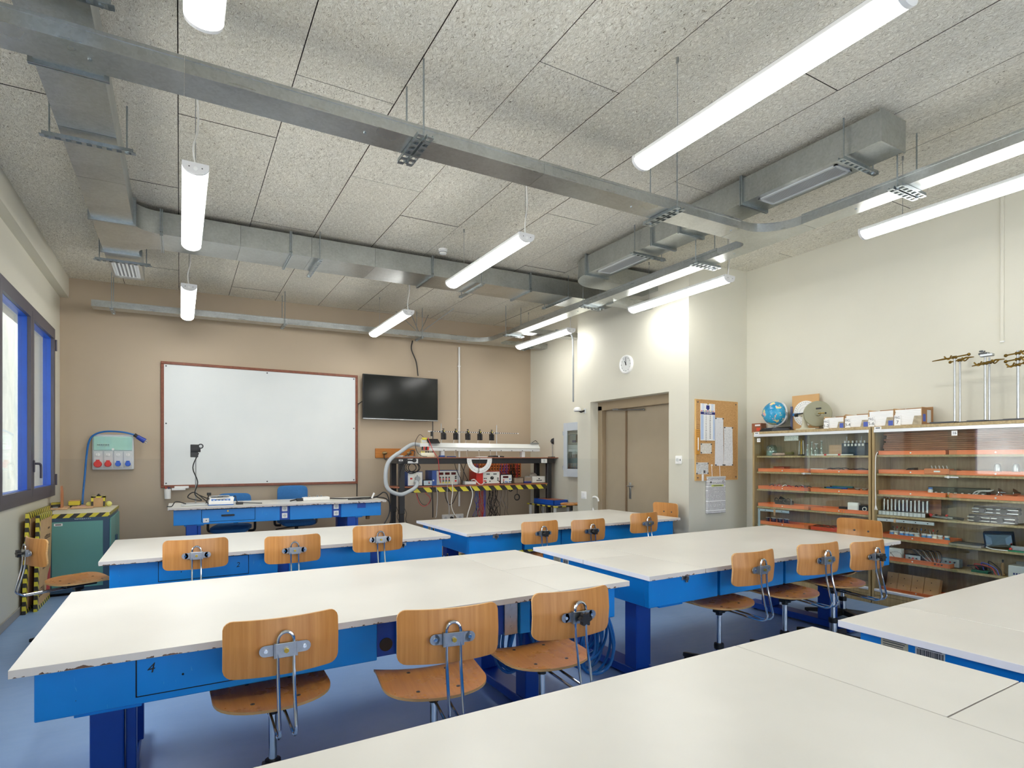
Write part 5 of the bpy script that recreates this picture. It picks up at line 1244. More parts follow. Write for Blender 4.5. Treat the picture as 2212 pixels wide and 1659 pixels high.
mb = MB(); mb.prism([(c.x-.085, 8.04, z0+.115), (c.x+.105, 8.04, z0+.115), (c.x+.09, 8.10, z0+.185), (c.x-.105, 8.10, z0+.185)], (0, .012, 0), m_black); mb.build('glider_body', R)
mb = MB(); mb.box((c.x-.03, 8.09, z0+.225), (c.x+.0, 8.105, z0+.30), m_black, .003); mb.cyl((c.x-.015, 8.10, z0+.2), (c.x-.015, 8.10, z0+.23), .005, m_steel, 6); mb.build('flag', R)
c = onY(917, 954, 8.08); R = empty('yellow_trigger', Vector((c.x, 8.08, z0+.12)), 'yellow launch trigger at the end of the air track', 'trigger')
mb = MB(); mb.box((c.x-.04, 8.05, z0+.165), (c.x+.03, 8.10, z0+.20), m_yellow, .008, 2); mb.box((c.x-.06, 8.06, z0+.12), (c.x+.03, 8.09, z0+.175), m_lgrey, .004); mb.build('body', R)
mb = MB(); mb.tube(smooth([(c.x-.03, 8.05, z0+.21), (c.x-.1, 8.03, z0+.24), (c.x-.17, 8.02, z0+.12), (c.x-.15, 7.99, z0-.02), (c.x-.08, 7.98, BT+.02), (c.x+.0, 7.98, BT+.012)], 6), .004, m_cable_black, 5)
mb.tube(smooth([(c.x+.04, 8.04, z0+.2), (c.x+.10, 7.98, z0+.0), (c.x+.16, 7.94, BT-.02), (c.x+.17, 7.92, BT-.2), (c.x+.18, 7.94, 1.15), (c.x+.22, 7.97, 1.06)], 6), .005, m_cable_red, 5); mb.build('leads', R)
for px, w_, h, m_, lb in ((866, .18, .03, m_lgrey, 'white tools'), (877, .14, .02, m_black, 'black cables')):
    pass
c = onb(868, 8.02); R = empty('ratchet_clamp', c, 'silver and black clamp tool lying at the left end of the workbench top', 'clamp')
mb = MB(); mb.box((c.x-.12, 8.0, BT+.001), (c.x+.02, 8.05, BT+.03), m_lgrey, .008, 2); mb.box((c.x+.0, 8.0, BT+.001), (c.x+.20, 8.03, BT+.016), m_black, .004); mb.build('body', R)
mb = MB(); mb.tube(smooth([(c.x+.05, 8.02, BT+.02), (c.x+.12, 8.02, BT+.05), (c.x+.14, 8.02, BT+.10), (c.x+.20, 8.03, BT+.09), (c.x+.19, 8.03, BT+.012)], 5), .008, m_dgrey, 6); mb.build('jaw', R)
c = onb(968, 8.04); R = empty('grey_tool', c, 'dark blue and black hand tool lying on the workbench top', 'tool')
mb = MB(); mb.box((c.x-.15, 8.02, BT+.001), (c.x-.06, 8.06, BT+.03), m_navy, .005); mb.box((c.x-.03, 8.0, BT+.001), (c.x+.12, 8.04, BT+.018), m_black, .006, 2); mb.build('body', R)
c = onb(1073, 8.03); R = empty('black_pliers', c, 'black handled pliers on the workbench top right of the protractor', 'pliers')
mb = MB()
for s in (-1, 1): mb.tube(smooth([(c.x-.14, 8.03+s*.02, BT+.016), (c.x-.05, 8.03+s*.03, BT+.02), (c.x+.05, 8.03-s*.006, BT+.014), (c.x+.13, 8.03-s*.006, BT+.010)], 5), .010, m_black, 6)
mb.build('handles', R)
mb = MB(); mb.cyl((c.x+.04, 8.03, BT+.002), (c.x+.04, 8.03, BT+.028), .018, m_steel, 12); mb.build('joint', R)
c = onb(1040, 8.02); mb = MB(); mb.box((c.x-.10, 7.97, BT+.001), (c.x+.08, 8.04, BT+.012), m_white, .003); o = mb.build('white_plate'); tag(o, 'flat white plate on the workbench above the protractor', 'plate')
c = onb(1193, 8.08); R = empty('mirror_stand', c, 'small black octagonal mirror on a steel stand at the right end of the workbench', 'mirror')
mb = MB(); mb.box((c.x-.06, 8.03, BT+.001), (c.x+.04, 8.13, BT+.014), m_blacksteel, .003); mb.build('base', R)
mb = MB(); mb.cyl((c.x, 8.08, BT+.01), (c.x, 8.08, BT+.25), .006, m_steel, 8); mb.build('rod', R)
mb = MB(); mb.cyl((c.x+.02, 8.065, BT+.28), (c.x+.035, 8.095, BT+.28), .055, m_black, 8); mb.cyl((c.x-.01, 8.06, BT+.25), (c.x+.02, 8.08, BT+.27), .015, m_black, 8); mb.build('mirror_head', R)
# cable panel on the wall
PYB = YB-.03
a, b = onY(1015, 1050, PYB), onY(1124, 1000, PYB); z0p, z1p = 0.95, 1.36
R = empty('test_lead_rack', ((a.x+b.x)/2, PYB, z0p), 'orange wooden pegboard full of hanging test leads behind the workbench', 'cable rack')
m_peg = wood('orange_pegboard', (190, 104, 50), (214, 130, 72), (6, 6, 40), .5, 0)
mb = MB(); mb.box((a.x, PYB, z0p), (b.x, YB, z1p), m_peg, .004); mb.build('board', R)
mb = MB()
for i in range(18):
    x = a.x+.03+(b.x-a.x-.06)*i/17
    for j in range(7): z = z0p+.04+.05*j; mb.box((x-.013, PYB-.012, z), (x+.013, PYB, z+.018), m_dark)
o = mb.build('slots', R); o['kind'] = 'stuff'
mb = MB()
for i in range(19): x = a.x+.01+(b.x-a.x-.02)*i/18; mb.box((x-.005, PYB-.03, z0p+.02), (x+.005, PYB, z1p-.01), m_peg)
o = mb.build('slot_fins', R); o['kind'] = 'stuff'
# bundles of test leads
random.seed(21)
def leads(px0, px1, ztop, zlo, zhi, n, mats, label, y=PYB-.06, plug=True, rad=.0045, sway=.05):
    xa, xb_ = onY(px0, 1100, y).x, onY(px1, 1100, y).x
    R = empty('test_lead_bundle', ((xa+xb_)/2, y, zlo), label, 'cables')
    for k in range(n):
        m_ = mats[k % len(mats)]; x = xa+(xb_-xa)*(k+.5)/n; zb = random.uniform(zlo, zhi); yy = y+random.uniform(-.03, .03)
        P = [(x, yy, ztop)]; q = 5
        for i in range(1, q+1): P.append((x+random.uniform(-sway, sway)*i/q, yy+random.uniform(-.01, .01), ztop+(zb-ztop)*i/q))
        mb = MB(); mb.tube(smooth(P, 4), rad, m_, 5)
        if plug: e = Vector(P[-1]); mb.cyl(e, e+Vector((random.uniform(-.02, .02), 0, -.05)), .007, m_cable_red if m_ in (m_cable_red,) else m_black, 6)
        mb.build('test_lead', R)
leads(1027, 1035, .93, .45, .62, 5, (m_cable_violet, m_cable_blue), 'blue test leads hanging below the shelf, left of the red ones', y=8.45)
leads(1034, 1043, .93, .32, .52, 6, (m_cable_red,), 'red test leads hanging below the shelf between two blue bunches', y=8.45)
leads(1043, 1048, .93, .26, .38, 4, (m_cable_violet,), 'long blue test leads beside the red ones below the shelf', y=8.45, sway=.02)
leads(1054, 1076, .93, .28, .5, 16, (m_cable_black,), 'thick bunch of black test leads hanging below the shelf', y=8.45, sway=.09)
leads(1078, 1100, .93, .30, .7, 6, (m_cable_grey, m_dgrey), 'thin grey leads hanging right of the thick black bunch', y=8.45, plug=False, rad=.003)
leads(1080, 1101, 1.34, 1.06, 1.2, 8, (m_cable_violet, m_cable_red), 'blue and red test leads on the pegboard above the counter', sway=.04)
leads(1099, 1112, 1.34, 1.0, 1.15, 9, (m_cable_black,), 'curled black leads on the pegboard above the parts boxes', sway=.07)
leads(1113, 1122, 1.34, .95, 1.1, 5, (m_cable_red, m_dgrey), 'red leads at the right edge of the pegboard', sway=.03)
leads(1022, 1034, 1.34, 1.10, 1.2, 5, (m_cable_violet, m_cable_red), 'blue leads seen through the opening of the protractor', sway=.03)
def hang(pts, y, r, m, label, name='hanging_cable', y2=None):
    mb = MB(); n = len(pts)
    P = [onY(p[0], p[1], y if y2 is None else y+(y2-y)*i/(n-1)) for i, p in enumerate(pts)]
    mb.tube(smooth(P, 6), r, m, 6); o = mb.build(name); tag(o, label, 'cable'); return o
hang([(934, 1050), (934.5, 1075), (935, 1100), (935, 1118)], 7.97, .008, m_cable_black, 'black lead hanging in front of the taped shelf, plug at its end')
hang([(942, 1052), (945, 1070), (944, 1095), (943, 1112), (941, 1118)], 7.965, .006, m_cable_grey, 'pale lead with a yellow end hanging left of the wall sockets')
hang([(961, 1062), (963, 1076), (968, 1087), (973, 1090), (979, 1085), (986, 1070), (990, 1060)], 7.97, .006, m_cable_black, 'dark lead drooping in a bow under the triple display unit')
hang([(967, 1040), (966, 1070), (970, 1095), (970, 1113)], 7.965, .005, m_cable_grey, 'thin grey lead running down to the wide wall socket')
hang([(976, 1040), (978, 1060), (975, 1090), (980, 1108), (988, 1117)], 7.965, .006, m_cable_white, 'white lead running down to the junction box')
hang([(1015, 1050), (1021, 1065), (1018, 1085), (1012, 1105), (1009, 1118)], 7.965, .008, m_cable_white, 'pale double cable hanging under the junction box of the shelf')
hang([(899, 1065), (905, 1085), (913, 1093), (921, 1092), (929, 1082), (928, 1074), (918, 1064)], 7.97, .004, m_cable_red, 'red thin lead looping below the blower')
hang([(900, 1066), (908, 1084), (916, 1091), (926, 1088), (932, 1076), (931, 1064)], 7.985, .004, m_cable_black, 'black thin lead looping below the blower')
hang([(982, 1000), (985, 1012), (992, 1028), (999, 1043)], 8.0, .005, m_cable_black, 'dark lead hanging from the bench over the white conduit')
hang([(995, 1001), (1001, 1016), (1006, 1028), (1012, 1040)], 8.02, .005, m_cable_black, 'dark lead from the bench edge to the junction box')
hang([(1006, 1001), (1002, 1015), (1001, 1030), (998, 1046)], 7.99, .005, m_cable_black, 'dark lead crossing behind another left of the protractor')
hang([(1018, 1037), (1025, 1036), (1033, 1044), (1040, 1047), (1047, 1041)], 8.0, .008, m_cable_white, 'white lead lying over the red power supply edge')
for px, py, r_, lb in ((1117, 1074, .05, 'small coil of black cable hanging below the shelf end'), (1103, 1057, .035, 'little black cable loop tied below the taped shelf')):
    c = onY(px, py, 8.02); R = empty('cable_coil', c, lb, 'cable')
    for k in range(2): mb = MB(); mb.tube([(c.x+(r_-.006*k)*math.cos(t), 8.02+.006*k, c.z+(r_-.006*k)*math.sin(t)) for t in [2*PI*i/22 for i in range(22)]], .006, m_cable_black, 6, True); mb.build('loop', R)
    mb = MB(); mb.tube([(c.x, 8.02, c.z+r_), (c.x+.005, 8.02, .93)], .005, m_cable_black, 5); mb.build('tie', R)
# ================================================================ SHELF WITH BLUE TRAY, STOOL, CANE, KEY CABINET
sy = 7.95
a, b = onX(1160, 1090, XS-.25), onX(1216, 1090, XS-.25)
sx0, sx1, sz = 5.24, XS-.01, .66
R = empty('side_table', (5.4, 7.9, DAIS), 'small hazard taped side table behind the workbench end', 'table')
m_hzl = hazard('hazard_tape_small_table', (1, 1, 0), .16)
mb = MB(); mb.box((sx0, 7.55, sz-.02), (sx1, 8.4, sz), m_lwhite, .003); mb.build('table_top', R)
mb = MB(); mb.box((sx0-.003, 7.548, sz-.022), (sx0, 8.4, sz+.001), m_hzl); mb.box((sx0, 7.547, sz-.022), (sx1, 7.55, sz+.001), m_hzl); mb.build('hazard_tape', R)
for x in (sx0+.03, sx1-.03):
    for y in (7.6, 8.35): mb = MB(); mb.box((x-.018, y-.018, DAIS), (x+.018, y+.018, sz-.02), m_lgrey, .003); mb.build('leg', R)
R = empty('blue_tray', (5.4, 7.9, sz), 'open blue plastic tray with a brown board on the small side table', 'tray')
mb = MB(); m_bt = M('blue_tray_plastic', (20, 80, 176), .35); x0, x1, y0, y1 = sx0+.02, sx1-.02, 7.62, 8.22
mb.box((x0, y0, sz+.001), (x1, y1, sz+.012), m_bt)
for q in (((x0, y0, sz), (x1, y0+.008, sz+.09)), ((x0, y1-.008, sz), (x1, y1, sz+.09)), ((x0, y0, sz), (x0+.008, y1, sz+.09)), ((x1-.008, y0, sz), (x1, y1, sz+.09))): mb.box(*q, m_bt)
mb.build('tray_body', R)
mb = MB(); mb.box((x0+.02, y0+.05, sz+.07), (x1-.03, y1-.1, sz+.095), m_board, .003); mb.build('brown_board', R)
c = onY(1234, 1089, 7.25); R = empty('wooden_stool', (c.x, 7.25, DAIS), 'round wooden lab stool with a steel column beside the door block', 'stool')
mb = MB(); zs = c.z; mb.lathe([(.02, -.012), (.16, -.012), (.175, -.002), (.175, .010), (.16, .018), (.02, .018)], (c.x, 7.25, zs), m_plyseat, 28); mb.build('seat', R)
mb = MB(); mb.cyl((c.x, 7.25, DAIS+.08), (c.x, 7.25, zs-.012), .02, m_chrome, 14); mb.cyl((c.x, 7.25, zs-.1), (c.x, 7.25, zs-.012), .026, m_black, 14); mb.build('column', R)
for k in range(4):
    d = Vector((math.cos(k*PI/2+.5), math.sin(k*PI/2+.5), 0)); p = Vector((c.x, 7.25, DAIS+.12)); mb = MB(); mb.tube([p+d*.02, p+d*.24+Vector((0, 0, -.105))], .014, m_black, 8); mb.build('leg', R)
c = onX(1279, 1115, XB+.08); cy = 6.56
R = empty('walking_cane', (XB+.08, cy, 0), 'white hooked cane leaning in the niche beside the door', 'cane')
mb = MB(); p = [onX(1290, 1150, XB+.05), onX(1285, 1112, XB+.05), onX(1277, 1086, XB+.05), onX(1278, 1077, XB+.05), onX(1284, 1073, XB+.05), onX(1291, 1076, XB+.05), onX(1293, 1083, XB+.05)]
lo = p[1]+(p[1]-p[2])*(p[1].z-.0)/(p[2].z-p[1].z); p[0] = lo
mb.tube(smooth(p, 6), .012, m_white, 8); mb.build('shaft', R)
mb = MB(); mb.cyl((lo.x, lo.y, 0), (lo.x, lo.y, .04), .015, m_lgrey, 10); mb.build('rubber_tip', R)
kx = XS-.11
k0, k1 = 7.03, onX(1217, 914, kx).y; kz0, kz1 = 1.135, 2.015
R = empty('key_cabinet', (kx, (k0+k1)/2, kz0), 'light grey wall cabinet with glazed door half hidden by the door block', 'cabinet')
m_kc = M('pale_blue_grey_steel', (196, 204, 212), .4, var=.02)
mb = MB(); mb.box((XS-.01, k0, kz0), (XS, k1, kz1), m_kc)
for q in (((kx+.02, k0, kz0), (XS, k0+.01, kz1)), ((kx+.02, k1-.01, kz0), (XS, k1, kz1)), ((kx+.02, k0, kz0), (XS, k1, kz0+.012)), ((kx+.02, k0, kz1-.012), (XS, k1, kz1))): mb.box(*q, m_kc)
mb.build('carcass', R)
mb = MB(); fw = .10
for q in (((kx, k0, kz0), (kx+.02, k0+fw, kz1)), ((kx, k1-fw, kz0), (kx+.02, k1, kz1)), ((kx, k0+fw, kz0), (kx+.02, k1-fw, kz0+.13)), ((kx, k0+fw, kz1-.13), (kx+.02, k1-fw, kz1))): mb.box(*q, m_kc, .002)
Dk = mb.build('door', R)
mb = MB(); mb.box((kx+.008, k0+fw, kz0+.13), (kx+.012, k1-fw, kz1-.13), m_glass); mb.build('door_glass', Dk)
for z in (kz0+.11, kz1-.2): mb = MB(); mb.box((kx-.012, k1-.004, z), (kx+.012, k1+.012, z+.07), m_steel, .003); mb.build('hinge', Dk)
for z in (1.3, 1.5, 1.68, 1.83): mb = MB(); mb.box((kx+.05, k0+.02, z), (XS-.01, k1-.02, z+.012), m_lgrey); mb.build('shelf', R)
mb = MB()
for k in range(6): mb.cyl((kx+.06, k1-.16-.04*k, 1.45), (kx+.06, k1-.16-.04*k, 1.50), .006, m_black, 6)
mb.build('key_hooks', R)
mb = MB(); mb.box((kx+.055, k1-.30, 1.69), (kx+.08, k1-.27, 1.82), m_black); mb.box((kx+.06, k1-.24, 1.69), (kx+.09, k1-.16, 1.73), m_navy); mb.box((kx+.05, k1-.22, 1.16), (kx+.09, k1-.14, 1.20), m_white, .006); mb.build('contents', R)
# ================================================================ DOOR WALL AND NOTICE BOARD
c = onX(1352, 787, XB-.02); R = empty('wall_clock', (XB, c.y, c.z-.13), 'round white wall clock above the double door', 'clock')
r_ = .125
mb = MB(); mb.lathe([(r_, 0), (r_, -.02), (r_*.96, -.034), (r_*.86, -.036), (r_*.80, -.026), (r_*.80, -.018)], (XB, c.y, c.z), m_white, 36, 'X'); mb.build('case', R)
mb = MB(); mb.cyl((XB-.014, c.y, c.z), (XB-.019, c.y, c.z), r_*.82, M('clock_face', (226, 228, 226), .5, var=.01), 36)
mb.build('face', R)
def clockp(a, q, x=XB-.021): return Vector((x, c.y-q*math.sin(a), c.z+q*math.cos(a)))
mb = MB()
for k in range(12): a_ = 2*PI*k/12; mb.tube([clockp(a_, .083, XB-.0195), clockp(a_, .093, XB-.0195)], .0035 if k % 3 else .005, m_ink, 4)
mb.build('hour_marks', R)
mb = MB(); mb.tube([clockp(-PI/6, -.012), clockp(-PI/6, .055)], [.006, .004], m_ink, 6); mb.build('hour_hand', R)
mb = MB(); mb.tube([clockp(-.03, -.015), clockp(-.03, .082)], [.005, .003], m_ink, 6); mb.cyl(clockp(0, 0, XB-.028), clockp(0, 0, XB-.016), .007, m_ink, 10); mb.build('minute_hand', R)
c = onX(1465.5, 993.5, XB-.02); R = empty('thermostat', (XB, c.y, c.z-.05), 'small white thermostat on the wall right of the double door', 'thermostat')
mb = MB(); mb.box((XB-.03, c.y-.045, c.z-.05), (XB, c.y+.045, c.z+.05), m_white, .008, 2); mb.build('housing', R)
mb = MB(); mb.cyl((XB-.036, c.y+.005, c.z), (XB-.03, c.y+.005, c.z), .022, m_lgrey, 16); mb.box((XB-.035, c.y-.043, c.z-.012), (XB-.03, c.y-.035, c.z+.012), m_dgrey); mb.build('dial', R)
c = onX(1260.5, 1069.5, XB-.01); R = empty('light_switch', (XB, c.y, c.z-.05), 'white light switch left of the door niche', 'switch')
mb = MB(); mb.box((XB-.010, c.y-.06, c.z-.055), (XB, c.y+.06, c.z+.055), m_white, .004, 2); mb.build('plate', R)
mb = MB(); mb.box((XB-.015, c.y-.035, c.z-.035), (XB-.009, c.y+.035, c.z+.035), m_white, .003); mb.build('rocker', R)
c = onX(1255, 887, XB-.06); R = empty('motion_sensor', (XB, c.y, c.z), 'small white dome sensor on a wall arm at the corner of the door block', 'sensor')
mb = MB(); mb.box((XB-.02, c.y-.05, c.z-.04), (XB, c.y-.01, c.z+.03), m_lgrey, .004); mb.tube([(XB-.01, c.y-.03, c.z-.0), (XB-.06, c.y-.0, c.z-.02), (XB-.08, c.y+.03, c.z-.0)], .014, m_black, 8); mb.build('bracket', R)
mb = MB(); mb.lathe([(.05, -.012), (.058, .0), (.055, .025), (.035, .045), (.01, .05)], (XB-.09, c.y+.05, c.z+.005), m_white, 18); mb.cyl((XB-.09, c.y+.05, c.z-.012), (XB-.09, c.y+.05, c.z-.004), .045, m_dgrey, 16); mb.build('dome', R)
# notice board
def cork():
    t = NT('cork'); v = t.co(); n = t.noise(v, 140, 3); n2 = t.noise(v, 2, 3)
    col = t.mix(t.math('MULTIPLY', n2, .4), t.ramp(n, [(.3, lin((168, 122, 70))), (.7, lin((222, 176, 118)))]), lin((206, 158, 100)))
    t.bump(n, .2, .004); return t.set(col, .9)
NY = YC
p0, p1 = onY(1501, 863, NY), onY(1590, 1035, NY); X0_, X1_, Z1_, Z0_ = p0.x, p1.x, p0.z, 1.175
R = empty('notice_board', ((X0_+X1_)/2, NY, Z0_), 'cork notice board on the narrow wall beside the door block', 'notice board')
m_pine = wood('pine_edge', (206, 166, 100), (232, 198, 140), (20, 20, 3), .5, 0)
mb = MB(); mb.box((X0_, NY-.018, Z0_), (X1_, NY, Z1_), cork()); mb.build('cork_panel', R)
for q in (((X0_-.006, NY-.022, Z0_-.006), (X0_, NY, Z1_+.006)), ((X1_, NY-.022, Z0_-.006), (X1_+.006, NY, Z1_+.006)), ((X0_, NY-.022, Z1_), (X1_, NY, Z1_+.006)), ((X0_, NY-.022, Z0_-.006), (X1_, NY, Z0_))):
    mb = MB(); mb.box(*q, m_pine); mb.build('edge_strip', R)
mb = MB()
for x in (X0_+.03, X1_-.03):
    for z in (Z0_+.03, Z1_-.03): mb.cyl((x, NY-.024, z), (x, NY-.017, z), .008, m_dgrey, 8)
mb.build('screws', R)
def sheetpaper(px0, py0, px1, py1, m, label, name='paper_sheet', dy=.020, pins=True, curl=.0, cat='paper'):
    a, b = onY(px0, py0, NY-dy), onY(px1, py1, NY-dy)
    R = empty(name, ((a.x+b.x)/2, NY-dy, b.z), label, cat)
    rows = []
    for i in range(7):
        t = i/6; z = a.z+(b.z-a.z)*t
        rows.append([Vector((a.x+(b.x-a.x)*j/4, NY-dy-.001-curl*(math.sin(t*5+j)*.5+.5), z)) for j in range(5)])
    mb = MB(); plate(mb, rows, (0, -1, 0), .0012, m, m_paper); mb.build('sheet', R)
    if pins:
        mb = MB()
        for x, z in ((a.x+.01, a.z-.01), (b.x-.01, a.z-.01), (a.x+.01, b.z+.01), (b.x-.01, b.z+.01)): mb.cyl((x, NY-dy-.010-curl, z), (x, NY-dy-.002, z), .007, m_black, 8)
        mb.build('push_pins', R)
    return R, a, b
# calendar
a, b = onY(1513, 871, NY-.024), onY(1544, 952, NY-.024)
R = empty('wall_calendar', ((a.x+b.x)/2, NY-.024, b.z), 'blue and white month calendar pinned on the cork board', 'calendar')
mb = MB(); mb.box((a.x, NY-.027, b.z), (b.x, NY-.022, a.z), m_paper); mb.build('sheet', R)
H_ = a.z-b.z; W_ = b.x-a.x
mb = MB(); mb.box((a.x, NY-.0285, b.z+H_*.705), (b.x, NY-.027, b.z+H_*.775), m_inkblue); Bn = mb.build('month_band', R)
text('month_lettering', 'SETTEMBRE', .028, (a.x+W_*.5, NY-.0292, b.z+H_*.74), (1, 0, 0), (0, 0, 1), m_white, Bn)
mb = MB()
m_pblue = M('pale_blue_print', (186, 204, 232), .8)
mb.box((a.x+.004, NY-.0278, b.z+.01), (a.x+W_*.2, NY-.027, b.z+H_*.69), m_pblue); mb.box((a.x+W_*.86, NY-.0278, b.z+.01), (b.x-.004, NY-.027, b.z+H_*.69), m_pblue); mb.build('tint_columns', R)
S = None
for cidx, (n0, n1) in enumerate(((1, 16), (17, 30))):
    text('day_numbers', '\n'.join(str(k) for k in range(n0, n1+1)), .023, (a.x+W_*(.37 if cidx == 0 else .66), NY-.0275, b.z+H_*(.345 if cidx == 0 else .38)), (1, 0, 0), (0, 0, 1), m_ink, R, space=.93)
mb = MB(); cx, cz = (a.x+b.x)/2, b.z+H_*.90
mb.prism([(cx+.034*q*math.cos(t), NY-.0275, cz+.034*q*math.sin(t)) for q, t in ((1, .6), (.9, 1.2), (.6, 1.57), (.9, 1.94), (1, 2.54), (1, 3.6), (1.1, 4.71), (1, 5.8))], (0, -.001, 0), m_inkblue)
for k, (dx, w_) in enumerate(((-.105, .05), (.06, .05))):
    for q in range(6): mb.box((a.x+W_*.5+dx, NY-.0276, cz+.035-.013*q), (a.x+W_*.5+dx+w_*random.uniform(.7, 1), NY-.027, cz+.041-.013*q), m_pblue)
mb.build('crest_print', R)
mb = MB()
for k in range(9): mb.box((a.x+.008+W_*.105*k, NY-.0276, b.z+H_*.785), (a.x+.022+W_*.105*k, NY-.027, b.z+H_*.815), (m_red, m_inkblue, m_yellow, m_ink)[k % 4])
mb.build('colour_row', R)
mb = MB(); mb.cyl((cx, NY-.036, a.z-.004), (cx, NY-.026, a.z-.004), .008, m_brass, 10); mb.build('pin', R)
pt1 = papertext('timetable_print', 'X', 95, .36, (150, 150, 156), (228, 228, 230), 90); pt2 = papertext('notice_print', 'X', 80, .42, (136, 136, 142), (232, 232, 232), 120); pt3 = papertext('card_print', 'X', 75, .55, (84, 84, 90), (226, 226, 224), 130, 30); pt4 = papertext('yellowed_print', 'X', 85, .5, (176, 160, 110), (228, 226, 220), 110, 30)
sheetpaper(1544, 902, 1562, 1006, pt1, 'long printed table pinned right of the calendar', curl=.004)
sheetpaper(1563, 922, 1582, 1006, pt2, 'printed notice with a picture, right-hand sheet on the cork board', dy=.021, curl=.005)
sheetpaper(1513, 957.5, 1537, 980, pt4, 'small card with yellowish print below the calendar')
R, a, b = sheetpaper(1503.5, 999, 1530, 1024, pt3, 'small printed card low on the notice board, above the white tag')
mb = MB(); mb.box((a.x+.13, NY-.0228, b.z+.012), (a.x+.15, NY-.0222, b.z+.045), m_ink); mb.box((a.x+.16, NY-.0228, b.z+.012), (a.x+.165, NY-.0222, b.z+.045), m_ink); mb.build('mark', R)
a, b = onY(1503, 927, NY-.03), onY(1511.5, 982, NY-.03); R = empty('wooden_thermometer', ((a.x+b.x)/2, NY-.03, b.z), 'wooden wall thermometer at the left edge of the notice board', 'thermometer')
mb = MB(); mb.box((a.x, NY-.034, b.z), (b.x, NY-.020, a.z), wood('orange_wood', (196, 136, 54), (218, 160, 76), (30, 30, 4), .4, 0), .004); mb.build('board', R)
mb = MB(); x = (a.x+b.x)/2; mb.tube([(x, NY-.037, b.z+.06), (x, NY-.037, a.z-.10)], .006, m_white, 8); mb.sph((x, NY-.037, b.z+.055), .010, m_steel, 8); mb.build('tube', R)
mb = MB()
for k in range(12):
    for s in (-1, 1): mb.box((x+s*.014-.005, NY-.0348, b.z+.09+.024*k), (x+s*.014+.005, NY-.034, b.z+.094+.024*k), m_ink)
mb.build('scale', R)
c = onY(1518.5, 1032, NY-.03); R = empty('hanging_tag', c, 'white plastic tag hanging on a string below the small card', 'tag')
mb = MB(); mb.box((c.x-.017, NY-.032, c.z-.04), (c.x+.017, NY-.024, c.z+.04), m_white, .004, 2); mb.build('tag_body', R)
mb = MB(); mb.tube([(c.x, NY-.028, c.z+.035), (c.x, NY-.022, c.z+.085)], .002, m_white, 5); mb.build('string', R)
a, b = onY(1528, 1030, NY-.03), onY(1566, 1107, NY-.03)
R = empty('hanging_clipboard', ((a.x+b.x)/2, NY-.03, b.z), 'stack of printed sheets hanging on strings below the notice board', 'clipboard')
mb = MB(); mb.box((a.x, NY-.040, b.z), (b.x, NY-.004, a.z), papertext('regulation_print', 'X', 62, .62, (92, 92, 96), (222, 222, 224), 110, 26), .002); mb.build('sheets', R)
mb = MB(); mb.box((a.x-.003, NY-.044, a.z-.018), (b.x+.003, NY-.002, a.z+.003), m_lgrey, .002); mb.build('binding_bar', R)
mb = MB(); w_ = b.x-a.x; h_ = a.z-b.z; mb.box((a.x+.2*w_, NY-.0412, a.z-.27*h_), (a.x+.87*w_, NY-.040, a.z-.22*h_), M('green_highlight', (196, 208, 110), .8)); mb.box((a.x+.3*w_, NY-.0416, a.z-.255*h_), (a.x+.78*w_, NY-.0411, a.z-.238*h_), m_dgrey); mb.build('highlighted_title', R)
mb = MB(); mb.cyl((a.x+.16*w_, NY-.0415, a.z-.15*h_), (a.x+.16*w_, NY-.040, a.z-.15*h_), .012, m_ink, 8); mb.cyl((a.x+.86*w_, NY-.0415, a.z-.14*h_), (a.x+.86*w_, NY-.040, a.z-.14*h_), .014, m_dgrey, 12); mb.cyl((a.x+.86*w_, NY-.0418, a.z-.14*h_), (a.x+.86*w_, NY-.0412, a.z-.14*h_), .008, m_white, 12); mb.build('round_emblems', R)
for k in (.27, .72): mb = MB(); mb.tube([(a.x+k*w_, NY-.03, a.z), (a.x+k*w_, NY-.022, a.z+.14)], .003, m_white, 5); mb.cyl((a.x+k*w_, NY-.03, a.z+.14), (a.x+k*w_, NY-.016, a.z+.14), .010, m_white, 8); mb.build('string', R)
